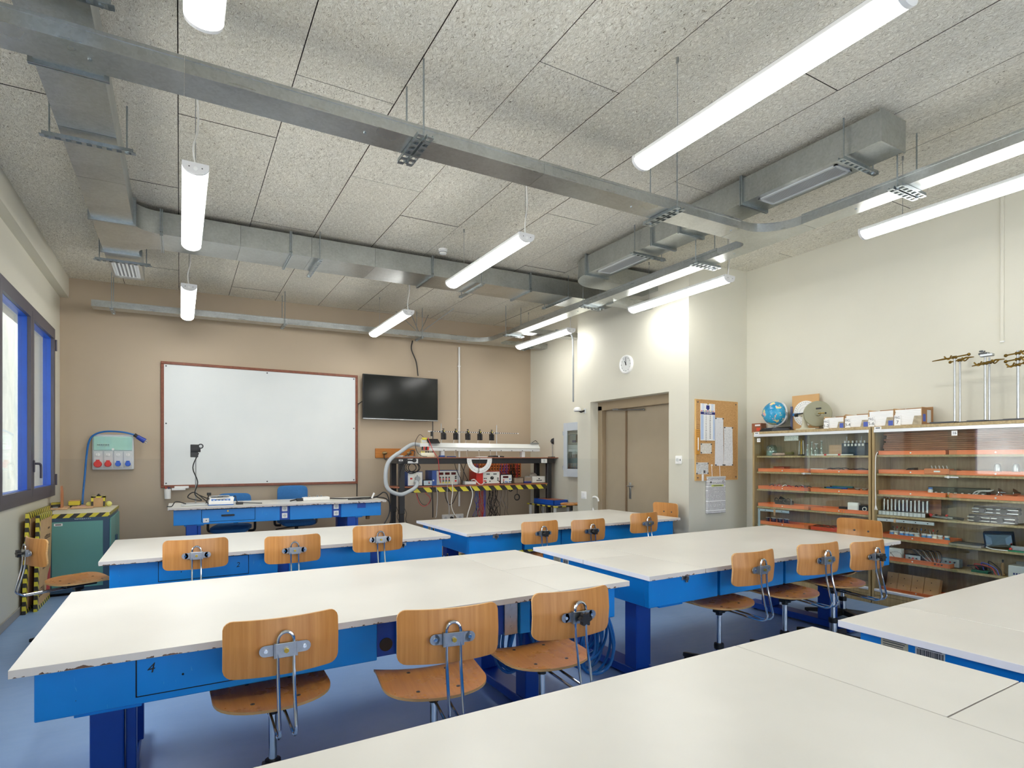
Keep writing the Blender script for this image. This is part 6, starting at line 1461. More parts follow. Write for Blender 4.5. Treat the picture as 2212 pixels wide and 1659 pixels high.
# ================================================================ GLASS CABINETS
CX = 5.925; CXB = 6.24
m_oak = wood('grey_brown_wood_grain', (136, 114, 74), (182, 158, 112), (90, 90, 4), .5, 0, .6)
m_oakh = wood('grey_brown_shelf_edge', (150, 130, 92), (196, 174, 130), (90, 60, 60), .5, 0, .6)
m_cabin = wood('cabinet_inner_panel', (150, 134, 106), (178, 160, 130), (60, 60, 5), .5, 0, .6)
m_rail = M('white_aluminium_rail', (226, 228, 230), .3, .4, var=.02)
m_pane = glassmat('sliding_door_glass', (250, 253, 251), .05, .20)
ZT = 1.727
SHELF = {15: [1.466, 1.279, 1.073, .867, .655, .44], 16: [1.472, 1.287, 1.083, .880, .660, .442]}
def glass_cabinet(n, y0, y1, label):
    R = empty('glass_cabinet', ((CX+CXB)/2, (y0+y1)/2, 0), label, 'cabinet')
    t = .022
    for y in (y0, y1-t): mb = MB(); mb.box((CX, y, 0), (CXB, y+t, ZT), m_oak, .0015); mb.build('side_panel', R)
    mb = MB(); mb.box((CX-.002, y0, ZT-.002), (CXB, y1, ZT+.028-.002), m_oakh, .0015); mb.build('top_panel', R)
    mb = MB(); mb.box((CXB-.008, y0+t, .05), (CXB, y1-t, ZT-.002), m_cabin); mb.build('back_panel', R)
    mb = MB(); mb.box((CX+.006, y0+t, 0), (CX+.022, y1-t, .085), m_oak); mb.box((CX+.004, y0+t, .088), (CX+.022, y1-t, .125), m_oak, .002); mb.build('plinth', R)
    mb = MB(); mb.box((CX+.01, y0+t, .125), (CXB-.008, y1-t, .145), m_oakh); mb.build('base_shelf', R)
    for z in SHELF[n]: mb = MB(); mb.box((CX+.05, y0+t, z-.020), (CXB-.008, y1-t, z), m_oakh, .001); mb.build('shelf', R)
    mb = MB(); mb.box((CX-.004, y0+t-.004, ZT-.034), (CX+.04, y1-t+.004, ZT-.003), m_rail, .002); mb.build('top_rail', R)
    mb = MB(); mb.box((CX-.002, y0+t, .127), (CX+.036, y1-t, .152), m_rail, .002); mb.build('bottom_rail', R)
    ym = (y0+y1)/2; ov = .035
    for k, (a, b, x) in enumerate(((ym-ov, y1-t-.003, CX+.010), (y0+t+.003, ym+ov, CX+.022))):
        mb = MB(); mb.box((x, a, .150), (x+.005, b, ZT-.030), m_pane); P = mb.build('glass_door', R)
    mb = MB(); zz = 1.27; mb.cyl((CX-.012, ym+.02, zz), (CX+.008, ym+.02, zz), .011, m_lgrey, 12); mb.box((CX-.006, ym-.055, zz-.006), (CX+.004, ym+.05, zz+.006), m_steel, .002); mb.build('lock', R)
    # number card, inventory sticker
    cy = y1-t-.055 if n == 15 else ym-.02
    mb = MB(); z = ZT-.075 if n == 15 else ZT-.065; mb.box((CX+.0085, cy-.022, z-.022), (CX+.0098, cy+.022, z+.022), m_paper); Nn = mb.build('number_card', R)
    text('number_print', str(n), .032, (CX+.008, cy, z), (0, -1, 0), (0, 0, 1), m_ink, Nn)
    mb = MB(); y = y1-.055; mb.box((CX-.0035, y-.035, ZT-.004), (CX-.002, y+.030, ZT+.022), m_paper); mb.box((CX-.0042, y-.024, ZT+.004), (CX-.0035, y+.018, ZT+.014), m_dgrey); mb.build('label_sticker', R)
    return R
K15 = (3.055, 4.40); K16 = (1.70, 3.043)
glass_cabinet(15, *K15, 'glass fronted cabinet numbered 15, below the globe'); glass_cabinet(16, *K16, 'glass fronted cabinet numbered 16, below the steel stands')
RNG = random.Random(9)
ORD12 = ('first', 'second', 'third', 'fourth', 'fifth', 'sixth', 'seventh', 'eighth', 'ninth', 'tenth', 'eleventh', 'twelfth')
ordn = ('first', 'second', 'third', 'fourth', 'fifth', 'sixth')
def shelf_tray(y0, y1, z, label, h=.04, m=m_orange, x0=None, red=False):
    x0 = x0 or CX+.055; x1 = CXB-.03
    R = empty('shelf_tray', ((x0+x1)/2, (y0+y1)/2, z), label, 'tray', 'orange trays in the glass cabinets')
    mb = MB(); mb.box((x0, y0, z+.001), (x1, y1, z+.004), m)
    for q in (((x0, y0, z+.001), (x0+.005, y1, z+h)), ((x1-.005, y0, z+.001), (x1, y1, z+h)), ((x0, y0, z+.001), (x1, y0+.005, z+h)), ((x0, y1-.005, z+.001), (x1, y1, z+h))): mb.box(*q, m)
    mb.box((x0-.006, y0-.0, z+h-.005), (x0+.002, y1, z+h), m); mb.build('tray_body', R)
    mb = MB(); ym = (y0+y1)/2; mb.cyl((x0-.002, ym, z+.018), (x0+.001, ym, z+.018), .007, m_white, 10); mb.build('white_dot', R)
    return R
m_org2 = M('red_orange_plastic', (226, 84, 54), .4, var=.05, ns=3)
a, b = K15; m15 = (a+b)/2
for si, z in enumerate(SHELF[15][1:5]):
    for k, (p, q) in enumerate(((m15-.0, b-.03), (a+.03, m15-.015))):
        shelf_tray(p+.005, q-.005, z, 'orange tray on the %s shelf of cabinet 15, %s' % (ordn[si+1], ('window end' if False else 'nearer the notice board') if k == 0 else 'nearer cabinet 16'), m=m_org2 if (si == 3 and k == 1) else m_orange)
a, b = K16; m16 = (a+b)/2
for si in (0, 1, 2):
    z = SHELF[16][si]
    for k, (p, q) in enumerate(((m16+.06, b-.03), (a+.03, m16+.045))):
        shelf_tray(p+.005, q-.005, z, 'orange tray on the %s shelf of cabinet 16, %s' % (ordn[si], 'beside cabinet 15' if k == 0 else 'at the far end from cabinet 15'))
shelf_tray(m16+.03, b-.03, SHELF[16][4], 'orange tray holding small blue and white bottles in cabinet 16')
shelf_tray(m16+.03, b-.03, SHELF[16][5], 'orange tray with meters and grey boxes in cabinet 16')
shelf_tray(m16-.0, b-.06, .145, 'low orange tray under the four wooden blocks in cabinet 16', h=.03)
def ycab(px, py=1000, X=CX+.1): return onX(px, py, X).y
def zshelf(n, s): return SHELF[n][s]
def small(name, label, cat, fn, loc, group=None):
    R = empty(name, loc, label, cat, group); fn(R, Vector(loc)); return R
def part(R, name, f):
    mb = MB(); f(mb); return mb.build(name, R)
# --- cabinet 15, top shelf
z = SHELF[15][0]
def f(R, c): part(R, 'glass_jar', lambda mb: mb.lathe([(.055, 0), (.06, .01), (.06, .10), (.045, .125), (.02, .13)], c, glassmat('thick_clear_glass', (214, 236, 232), .25, .6), 20)); part(R, 'inner_block', lambda mb: mb.box(c+Vector((-.04, -.04, .004)), c+Vector((.04, .04, .06)), M('pale_teal_block', (150, 176, 170), .4)))
small('glass_bell', 'clear glass bell jar with a pale block, top shelf of cabinet 15', 'jar', f, (6.05, ycab(1664), z))
def f(R, c):
    for k in range(4): part(R, 'folded_cloth', lambda mb: mb.sph(c+Vector((RNG.uniform(-.03, .03), RNG.uniform(-.05, .05), .018)), .028, M('pale_pink_rag_%d' % k, (206, 176, 160), .8), 8, (1.2, 1.3, .6)))
small('cloth_rags', 'pale pink crumpled rags beside the glass bell jar', 'cloth', f, (6.03, ycab(1682), z+.001))
def f(R, c):
    part(R, 'coil', lambda mb: [mb.tube([c+Vector((.03*math.cos(t), .05*math.sin(t), .02+.006*k)) for t in [2*PI*i/14 for i in range(14)]], .006, M('olive_wire_%d' % k, (110, 104, 56), .6), 5, True) for k in range(4)])
small('wire_coil', 'olive coil of wire beside the pink rags', 'wire', f, (6.06, ycab(1701), z+.001))
def f(R, c): part(R, 'base', lambda mb: mb.cyl(c+Vector((0, 0, .001)), c+Vector((0, 0, .015)), .035, m_black, 14)); part(R, 'column', lambda mb: (mb.cyl(c, c+Vector((0, 0, .19)), .005, m_brass, 8), mb.cyl(c+Vector((0, .03, 0)), c+Vector((0, .02, .17)), .005, m_steel, 8), mb.cyl(c+Vector((0, -.03, 0)), c+Vector((0, -.02, .17)), .005, m_steel, 8)))
small('rod_apparatus', 'three-rod apparatus standing in the middle of the top shelf, cabinet 15', 'apparatus', f, (6.06, ycab(1727), z+.001))
for k, (px, h, w_) in enumerate(((1745, .12, .012), (1752, .15, .015), (1764, .13, .03), (1773, .16, .016))):
    def f(R, c): part(R, 'flask_body', lambda mb: mb.lathe([(w_, .0), (w_, h*.5), (w_*.45, h*.7), (w_*.45, h), (w_*.55, h+.004)], c, glassmat('flask_glass_%d' % k, (222, 240, 236), .25, .7), 14)); part(R, 'rim', lambda mb: mb.tube([c+Vector((w_*.55*math.cos(t), w_*.55*math.sin(t), h)) for t in [2*PI*i/14 for i in range(14)]], .0025, m_white, 5, True))
    small('glass_flask', 'clear glass flask on the top shelf of cabinet 15, %s from the sliding door edge' % ordn[k], 'flask', f, (6.02+.02*(k % 2), ycab(px), z+.001), 'glass flasks')
def f(R, c): part(R, 'card_panel', lambda mb: mb.box(c+Vector((0, -.075, 0)), c+Vector((.006, .075, .115)), m_ltw)); part(R, 'foot', lambda mb: mb.box(c+Vector((-.01, -.075, 0)), c+Vector((.03, .075, .008)), m_ltw))
small('upright_card', 'small pale wooden card standing on the top shelf of cabinet 15', 'panel', f, (6.1, ycab(1797), z+.001))
def f(R, c):
    part(R, 'casing', lambda mb: mb.box(c+Vector((-.05, -.12, 0)), c+Vector((.06, .12, .13)), M('dark_teal_case', (26, 48, 62), .4), .006, 2))
    part(R, 'binding_posts', lambda mb: [mb.cyl(c+Vector((-.02, -.10+.04*k, .13)), c+Vector((-.02, -.10+.04*k, .155)), .008, m_white, 8) for k in range(6)])
    part(R, 'strip', lambda mb: [mb.box(c+Vector((-.054, -.11+.036*k, .098)), c+Vector((-.05, -.09+.036*k, .122)), m_white) for k in range(6)])
    part(R, 'pointer_rods', lambda mb: [mb.cyl(c+Vector((0, y, .13)), c+Vector((0, y, .20)), .004, m_lgrey, 6) for y in (-.06, .09)])
small('resistance_box', 'dark blue-black terminal box with white posts at the right of the top shelf, cabinet 15', 'box', f, (6.08, ycab(1842), z+.001))
def f(R, c): part(R, 'sheet', lambda mb: mb.box(c+Vector((0, -.085, -.055)), c+Vector((.0015, .085, .0)), papertext('inventory_print', 'Y', 70, .5, (100, 100, 106), (206, 212, 206), 110, 30))); part(R, 'tape', lambda mb: mb.box(c+Vector((-.001, -.06, -.006)), c+Vector((.0, .06, .004)), m_lgrey))
small('inventory_sheet', 'printed sheet taped inside the top of cabinet 15', 'paper', f, (CX+.0185, ycab(1707, 950, CX), ZT-.036))
def f(R, c): part(R, 'rod', lambda mb: mb.cyl(c+Vector((0, -.22, .008)), c+Vector((0, .22, .008)), .006, m_white, 8)); part(R, 'clips', lambda mb: [mb.box(c+Vector((-.008, y-.012, .0)), c+Vector((.008, y+.012, .018)), m_red) for y in (-.08, .07)])
small('white_rod', 'white rod with two red clips along the front of the top shelf, cabinet 15', 'rod', f, (CX+.075, ycab(1800), z+.001))
# --- loose heaps of small parts in the trays: each tray holds one kind
def heap(name, label, cat, y0, y1, z, n, mk_, x0=CX+.08, x1=CXB-.06):
    R = empty(name, ((x0+x1)/2, (y0+y1)/2, z), label, cat)
    for k in range(n):
        p = Vector((RNG.uniform(x0, x1), y0+(y1-y0)*(k+.5)/n+RNG.uniform(-.01, .01), z)); mb = MB(); mk_(mb, p, k); mb.build(name.split('_')[-1]+'_piece', R)
def wirebit(m_, r=.004, l=.07):
    def g(mb, p, k):
        a_ = RNG.uniform(-.8, .8); d = Vector((math.sin(a_)*l, math.cos(a_)*l, 0)); mb.tube(smooth([p-d+Vector((0, 0, .006)), p+Vector((RNG.uniform(-.02, .02), 0, RNG.uniform(.012, .03))), p+d+Vector((0, 0, .006))], 4), r, m_ if not isinstance(m_, tuple) else m_[k % len(m_)], 5)
    return g
a, b = K15; S_ = SHELF[15]
heap('black_leads', 'tangle of black leads in the second shelf tray nearer cabinet 16', 'leads', a+.06, m15-.1, S_[1]+.03, 12, wirebit((m_black, m_black, m_dgrey)))
def f(R, c): part(R, 'body', lambda mb: mb.box(c+Vector((-.06, -.07, 0)), c+Vector((.06, .07, .05)), M('terracotta_plastic', (176, 76, 44), .5), .008, 2)); part(R, 'lid', lambda mb: mb.box(c+Vector((-.062, -.072, .05)), c+Vector((.062, .072, .057)), M('terracotta_lid', (150, 62, 36), .5), .003))
small('terracotta_box', 'brick-red plastic box standing in a tray on the second shelf, cabinet 15', 'box', f, (6.10, ycab(1680), S_[1]+.006))
def f(R, c): part(R, 'case', lambda mb: mb.box(c+Vector((-.04, -.075, 0)), c+Vector((.04, .075, .04)), m_white, .005)); part(R, 'lid_line', lambda mb: mb.box(c+Vector((-.041, -.076, .028)), c+Vector((.041, .076, .031)), m_grey))
small('flat_white_box', 'flat white box in the second shelf tray beside the black leads', 'box', f, (6.06, ycab(1765), S_[1]+.006))
heap('metal_clips', 'row of small metal clips in the third shelf tray nearer the notice board', 'clips', m15+.06, b-.14, S_[2]+.03, 12, wirebit((m_steel, m_dgrey, m_red), .005, .03))
for k, (m_, lb, dy) in enumerate(((M('green_pen', (30, 130, 70), .4), 'green', 0), (M('blue_pen', (30, 90, 180), .4), 'blue', .012), (M('teal_pen', (20, 120, 130), .4), 'teal', .03))):
    def f(R, c): part(R, 'barrel', lambda mb: mb.box(c+Vector((-.012, -.12, 0)), c+Vector((.012, .10, .018)), m_, .003)); part(R, 'end', lambda mb: mb.box(c+Vector((-.010, .10, .002)), c+Vector((.010, .125, .016)), m_black, .002))
    small('magnet_bar', '%s bar lying in the third shelf tray of cabinet 15, with two others' % lb, 'bar', f, (CX+.10+.05*k, ycab(1795)-dy*2, S_[2]+.026+.012*k), 'coloured bars')
for k, px in enumerate((1852, 1868)):
    def f(R, c): part(R, 'cup', lambda mb: mb.lathe([(.018, 0), (.025, .05), (.023, .05), (.016, .004)], c, m_clearbox, 14)); part(R, 'rim', lambda mb: mb.tube([c+Vector((.025*math.cos(t), .025*math.sin(t), .05)) for t in [2*PI*i/12 for i in range(12)]], .002, m_lgrey, 5, True))
    small('plastic_cup', 'small clear cup on the third shelf of cabinet 15, %s' % ('beside the coloured bars', 'farther from them')[k], 'cup', f, (6.03, ycab(px), S_[2]+.006))
def f(R, c):
    part(R, 'body', lambda mb: (mb.box(c+Vector((-.05, -.09, 0)), c+Vector((.05, .09, .045)), m_black, .006), mb.cyl(c+Vector((0, -.02, .045)), c+Vector((0, .05, .075)), .018, m_blacksteel, 10)))
    part(R, 'cables', lambda mb: [mb.tube(smooth([c+Vector((-.055, -.06+.05*k, .03)), c+Vector((-.06, -.09+.05*k, .075)), c+Vector((-.05, -.15+.05*k, .01))], 5), .004, m_black, 5) for k in range(4)])
    part(R, 'lever', lambda mb: mb.box(c+Vector((-.06, -.13, .0)), c+Vector((-.054, -.12, .075)), m_steel))
small('black_motor', 'black motor with cables on the fourth shelf of cabinet 15', 'motor', f, (6.06, ycab(1690), S_[3]+.036))
def f(R, c): part(R, 'body', lambda mb: mb.box(c+Vector((-.05, -.07, 0)), c+Vector((.05, .07, .055)), m_black, .006)); part(R, 'arms', lambda mb: [mb.tube([c+Vector((-.05, -.05+.03*k, .02)), c+Vector((-.09, -.02+.03*k, .012))], .006, m_steel, 6) for k in range(3)])
small('black_device', 'black device with steel arms in front of the white case, cabinet 15', 'device', f, (6.07, ycab(1826), S_[3]+.006))
def f(R, c): part(R, 'case', lambda mb: mb.box(c+Vector((-.03, -.055, 0)), c+Vector((.03, .055, .11)), m_white, .012, 2)); part(R, 'foot', lambda mb: mb.box(c+Vector((-.035, -.05, 0)), c+Vector((.035, .05, .008)), m_grey, .002))
small('white_case', 'upright white plastic case on the fourth shelf of cabinet 15', 'case', f, (6.02, ycab(1845, 1090, 6.02), S_[3]+.006))
def f(R, c): part(R, 'body', lambda mb: mb.box(c+Vector((-.045, -.05, 0)), c+Vector((.05, .05, .085)), m_black, .004)); part(R, 'lens', lambda mb: (mb.cyl(c+Vector((-.055, -.02, .05)), c+Vector((-.045, -.02, .05)), .022, m_white, 16), mb.cyl(c+Vector((-.058, -.02, .05)), c+Vector((-.05, -.02, .05)), .014, m_black, 14)))
small('black_projector', 'black box with a round white ring at the end of the fourth shelf, cabinet 15', 'box', f, (6.05, ycab(1867, 1090, 6.03), S_[3]+.006))
for k in range(7):
    px = 1660+7*k
    def f(R, c): part(R, 'tumbler_body', lambda mb: mb.lathe([(.016, 0), (.019, .004), (.021, .075), (.019, .075), (.015, .006)], c, glassmat('tumbler_%d' % k, (206, 200, 220), .25, .7), 12)); part(R, 'rim', lambda mb: mb.tube([c+Vector((.021*math.cos(t), .021*math.sin(t), .075)) for t in [2*PI*i/12 for i in range(12)]], .002, m_lgrey, 5, True))
    small('glass_tumbler', 'small clear glass vessel in the lowest visible tray of cabinet 15, %s of seven' % (ordn+('seventh',))[k], 'glass', f, (6.02+.03*(k % 2), ycab(px, 1120, 6.03), S_[4]+.006), 'small glass vessels')
heap('brown_rods', 'bundle of thin dark brown rods in the lowest visible tray of cabinet 15', 'rods', a+.06, m15-.06, S_[4]+.03, 16, wirebit(M('dark_brown_rod', (74, 48, 34), .5), .004, .09))
def f(R, c):
    part(R, 'long_bar', lambda mb: mb.box(c+Vector((-.002, -.40, 0)), c+Vector((.006, .0, .028)), M('pale_blue_metal_bar', (176, 196, 208), .4, .3), .001))
    part(R, 'short_bar', lambda mb: mb.box(c+Vector((-.002, -.028, -.20)), c+Vector((.006, .0, .0)), M('pale_blue_metal_bar2', (176, 196, 208), .4, .3), .001))
    part(R, 'holes', lambda mb: [mb.cyl(c+Vector((-.004, y, .014)), c+Vector((.0, y, .014)), .005, m_ink, 8) for y in (-.02, -.1, -.22, -.31)])
small('angle_bar', 'pale blue perforated angle bar hung under the fourth shelf of cabinet 15', 'bar', f, (CX+.04, b-.045, S_[3]-.055))
def f(R, c): part(R, 'tag_strip', lambda mb: mb.box(c+Vector((-.002, -.012, -.09)), c+Vector((.002, .012, 0)), m_ltw)); part(R, 'nail', lambda mb: mb.cyl(c+Vector((-.006, 0, -.008)), c+Vector((0, 0, -.008)), .004, m_dgrey, 6))
small('wood_latch', 'little wooden strip hanging on the fourth shelf edge of cabinet 15', 'strip', f, (CX+.034, ycab(1672.5, 1105, CX+.03), S_[3]-.005))
# --- cabinet 16
a, b = K16; S_ = SHELF[16]
m_slat = wood('stacked_brown_boards', (118, 72, 44), (158, 104, 66), (20, 4, 60), .5, .2)
R = empty('board_stack', (6.1, 2.7, S_[0]+.05), 'stack of long brown boards on the top shelf of cabinet 16', 'boards')
for k in range(10): mb = MB(); zz = S_[0]+.045+.0185*k; mb.box((CX+.085+RNG.uniform(0, .01), a+.10, zz), (CXB-.03, b-.08+RNG.uniform(-.02, .02), zz+.0165), m_slat, .001); mb.build('plank', R)
def f(R, c): part(R, 'body', lambda mb: mb.prism([c+Vector((-.04, -.05, 0)), c+Vector((-.04, .07, 0)), c+Vector((-.04, .0, .05)), c+Vector((-.04, -.05, .055))], (.08, 0, 0), m_blacksteel)); part(R, 'cord', lambda mb: mb.tube(smooth([c+Vector((-.04, .07, .01)), c+Vector((-.05, .09, .03)), c+Vector((-.045, .11, .005))], 5), .004, m_black, 5))
small('grey_wedge', 'dark grey wedge-shaped case in the second shelf tray of cabinet 16', 'case', f, (6.06, ycab(1965, 1010, 6.05), S_[1]+.006))
def f(R, c):
    part(R, 'body', lambda mb: mb.box(c+Vector((-.05, -.10, 0)), c+Vector((.05, .10, .05)), M('orange_box_plastic', (222, 132, 84), .45), .004)); part(R, 'label', lambda mb: mb.box(c+Vector((-.052, -.03, .018)), c+Vector((-.05, .02, .032)), m_paper)); part(R, 'wire_pieces', lambda mb: [mb.tube(smooth([c+Vector((-.03, -.08+.03*k, .05)), c+Vector((0, -.06+.03*k, .075)), c+Vector((.03, -.05+.03*k, .052))], 4), .004, m_lgrey, 5) for k in range(5)])
small('orange_box', 'small orange box full of bright wires on the second shelf of cabinet 16', 'box', f, (6.02, ycab(2026, 1010, 6.0), S_[1]+.006))
for k, px in enumerate((2155, 2195)):
    def f(R, c): part(R, 'bell_body', lambda mb: mb.lathe([(.022, 0), (.026, .01), (.026, .07), (.018, .095), (.004, .1)], c, m_steel, 16)); part(R, 'base', lambda mb: mb.cyl(c, c+Vector((0, 0, .012)), .032, m_black, 14))
    small('metal_dome', 'steel dome in the second shelf tray of cabinet 16, %s' % ('nearer the door overlap', 'the farther one')[k], 'dome', f, (6.05, ycab(px, 1010, 6.05), S_[1]+.006), 'steel domes')
for k, px in enumerate((2040, 2098)):
    def f(R, c): part(R, 'block', lambda mb: mb.box(c+Vector((-.04, -.12, .02)), c+Vector((.05, .12, .085)), M('dark_olive_block_%d' % k, (62, 66, 56), .6, var=.2), .004)); part(R, 'terminals', lambda mb: [mb.cyl(c+Vector((-.05, -.10+.05*q, .0)), c+Vector((-.05, -.10+.05*q, .04)), .010, m_lgrey, 8) for q in range(5)]); part(R, 'base', lambda mb: mb.box(c+Vector((-.06, -.12, 0)), c+Vector((.05, .12, .02)), m_brass, .002))
    small('coil_block', 'dark olive coil block with terminals on the third shelf of cabinet 16, %s of two' % ('first', 'second')[k], 'coil', f, (6.07, ycab(px, 1060, 6.06), S_[2]+.006), 'olive coil blocks')
for k, px in enumerate((2156, 2188)):
    def f(R, c): part(R, 'horn', lambda mb: mb.lathe([(.042, 0), (.036, -.014), (.014, -.035), (.008, -.05)], c+Vector((0, 0, .055)), m_chrome, 20, 'Y', Matrix.Rotation(.35, 3, 'Z'))); part(R, 'stem', lambda mb: mb.cyl(c, c+Vector((0, 0, .03)), .006, m_steel, 8))
    small('polished_reflector', 'polished round reflector on the third shelf of cabinet 16, %s' % ('upright one', 'tilted one')[k], 'reflector', f, (6.05, ycab(px, 1060, 6.05), S_[2]+.006), 'polished reflectors')
def f(R, c): part(R, 'tubes', lambda mb: [mb.tube(smooth([c+Vector((-.03+.02*k, .07-.02*k, 0)), c+Vector((-.03+.02*k, .03-.02*k, .06)), c+Vector((-.02+.02*k, -.07, .065+.003*k))], 5), .005, m_lgrey, 6) for k in range(4)]); part(R, 'ring', lambda mb: mb.tube([c+Vector((0, -.12+.022*math.cos(t), .022+.022*math.sin(t))) for t in [2*PI*i/14 for i in range(14)]], .004, m_lgrey, 5, True))
small('bent_tubes', 'bunch of bent pale tubes on the third shelf of cabinet 16', 'tubes', f, (6.03, ycab(2118, 1065, 6.0), S_[2]+.006))
def f(R, c): part(R, 'jar_body', lambda mb: mb.lathe([(.018, 0), (.02, .04), (.014, .05)], c, m_lgrey, 12)); part(R, 'lid', lambda mb: mb.cyl(c+Vector((0, 0, .05)), c+Vector((0, 0, .066)), .017, m_scb, 12))
small('blue_lidded_jar', 'tiny jar with blue lid beside the first coil block, cabinet 16', 'jar', f, (6.0, ycab(2010, 1062, 6.0), S_[2]+.02))
# dynamometer rack
R = empty('spring_scale_rack', (6.03, 2.8, S_[3]), 'wooden rack with a row of numbered white boxes for steel tubes', 'rack')
y1_ = ycab(1902, 1110, 6.0); y0_ = ycab(1995, 1115, 6.0)
mb = MB(); mb.box((6.0, y0_-.01, S_[3]+.001), (6.08, y1_+.02, S_[3]+.045), M('dark_rack_wood', (66, 56, 44), .6), .002); mb.build('base', R)
mb = MB(); mb.box((6.10, y0_-.1, S_[3]+.001), (6.112, y1_+.03, S_[3]+.19), m_slat); mb.build('rear_board', R)
n = 12
for k in range(n):
    y = y1_+(y0_-y1_)*k/(n-1); mb = MB(); mb.box((5.993, y-.015, S_[3]+.004), (6.0, y+.015, S_[3]+.04), M('white_rack_label', (206, 212, 216), .5) if k == 0 else bpy.data.materials['white_rack_label']); mb.build('front_label', R)
for k in range(n):
    y = y1_+(y0_-y1_)*k/(n-1)-.012; Q = empty('spring_scale', (6.045, y, S_[3]+.046), 'steel tube spring scale in the rack, %s of twelve from the end by cabinet 15' % ORD12[k], 'spring scale', 'steel spring scales')
    mb = MB(); mb.cyl((6.045, y, S_[3]+.046), (6.045, y, S_[3]+.15), .0118, m_chrome, 12); mb.build('tube', Q)
    mb = MB(); mb.cyl((6.045, y, S_[3]+.15), (6.045, y, S_[3]+.158), .0075, m_black if k % 3 == 1 else m_steel, 10)
    if k in (1, 6): mb.tube([(6.045, y+.012*math.cos(t), S_[3]+.168+.012*math.sin(t)) for t in [PI*1.3*i/10-.3 for i in range(11)]], .002, m_steel, 5)
    mb.build('cap', Q)
for k, (px, dz) in enumerate(((2033, .02), (2040, .01), (2060, .02), (2020, .012))):
    def f(R, c): part(R, 'body', lambda mb: mb.tube([c+Vector((-.01, .06, .022)), c+Vector((.0, -.06, .010))], .012, (m_chrome, m_steel, m_black, m_lgrey)[k], 8)); part(R, 'cap', lambda mb: mb.sph(c+Vector((-.01, .065, .03)), .014, (m_red, m_black, m_red, m_red)[k], 8))
    small('clamp_piece', 'loose metal clamp on the fourth shelf of cabinet 16, %s from the tube rack' % ('second', 'third', 'fourth', 'first')[k], 'clamp', f, (6.0+.03*k, ycab(px, 1125, 6.02), S_[3]+.001), 'loose clamps')
for k, (px, lev) in enumerate(((2126, 1), (2172, 1), (2115, 0), (2165, 0))):
    z0 = S_[3]+.001+.078*lev
    def f(R, c):
        part(R, 'rods', lambda mb: [mb.cyl(c+Vector((-.03, -.085, .014+.03*q)), c+Vector((-.03, .085, .014+.03*q)), .007, m_chrome, 10) for q in (0, 1)]+[mb.cyl(c+Vector((.04, -.085, .014+.03*q)), c+Vector((.04, .085, .014+.03*q)), .007, m_chrome, 8) for q in (0, 1)])
        part(R, 'black_frame', lambda mb: (mb.box(c+Vector((-.025, -.08, .0)), c+Vector((.05, .08, .064)), m_black, .004)))
        part(R, 'knob', lambda mb: mb.cyl(c+Vector((-.055, .01, .03)), c+Vector((-.03, .01, .03)), .024, m_black, 12))
    small('lab_jack', 'black and chrome lifting jack in cabinet 16, %s' % ('upper one by the clamps', 'upper one at the frame edge', 'lower one by the clamps', 'lower one at the frame edge')[k], 'lab jack', f, (6.03, ycab(px, 1115, 6.0), z0), 'lifting jacks')
def f(R, c):
    part(R, 'rail', lambda mb: mb.box(c+Vector((-.002, -.40, -.014)), c+Vector((.006, .09, .014)), M('pale_metal_rail', (196, 204, 212), .4, .3), .001)); part(R, 'holes', lambda mb: [mb.cyl(c+Vector((-.004, y, 0)), c+Vector((.0, y, 0)), .005, m_ink, 8) for y in (-.35, -.25, -.15, .0)]); part(R, 'wood_tab', lambda mb: mb.box(c+Vector((-.006, -.08, -.02)), c+Vector((-.002, -.062, .02)), m_ltw))
small('metal_rail', 'pale perforated metal rail hung below the fourth shelf of cabinet 16', 'rail', f, (CX+.035, 2.92, S_[3]-.045))
# bottles
cols = ((96, 150, 214), (222, 218, 200), (84, 140, 206), (96, 150, 214), (90, 156, 206), (214, 214, 206), (92, 150, 200), (96, 146, 208), (236, 232, 222), (206, 206, 196), (78, 140, 180))
pxs = (1927, 1936, 1948, 1959, 1969, 1980.5, 1996, 2007.5, 2019, 2031, 2046)
m_jarlid = M('frosted_lid', (226, 232, 232), .4)
for k, (px, cc) in enumerate(zip(pxs, cols)):
    c = Vector((6.018, ycab(px, 1150, 6.018), S_[4]+.006)); blue = cc[2] > cc[0]+20
    Q = empty('sample_bottle', c, 'small squat bottle with %s contents, %s of eleven from the chair end' % ('blue' if blue else 'whitish', ORD12[k]), 'bottle', 'sample bottles in the orange tray')
    mb = MB(); mb.lathe([(.019, 0), (.022, .004), (.022, .040), (.016, .048), (.016, .052)], c, M('bottle_fill_%d' % k, cc, .3), 14); mb.build('bottle_body', Q)
    mb = MB(); mb.cyl(c+Vector((0, 0, .052)), c+Vector((0, 0, .066)), .0205, m_jarlid, 14); mb.build('lid', Q)
for k, (px, lb) in enumerate(((1938, 'red-handled tool standing behind the bottles, first from the chair'), (1962, 'bunch of silver spatulas standing behind the bottles'), (1990, 'blue-handled tool leaning behind the bottles'), (2016, 'red-tipped tool standing behind the last bottles'))):
    def f(R, c): part(R, 'shafts', lambda mb: [mb.tube([c+Vector((0, .0, 0)), c+Vector((0, .03*(q-1), .085))], .003, m_steel, 5) for q in range(3)]); part(R, 'grips', lambda mb: [mb.tube([c+Vector((0, .03*(q-1), .085)), c+Vector((0, .038*(q-1), .105))], .005, (m_red, m_steel, m_scb, m_red)[k] if q == 1 else m_dgrey, 6) for q in range(3)])
    small('hand_tool', lb, 'tool', f, (6.08, ycab(px, 1140, 6.08), S_[4]+.006), 'small hand tools')
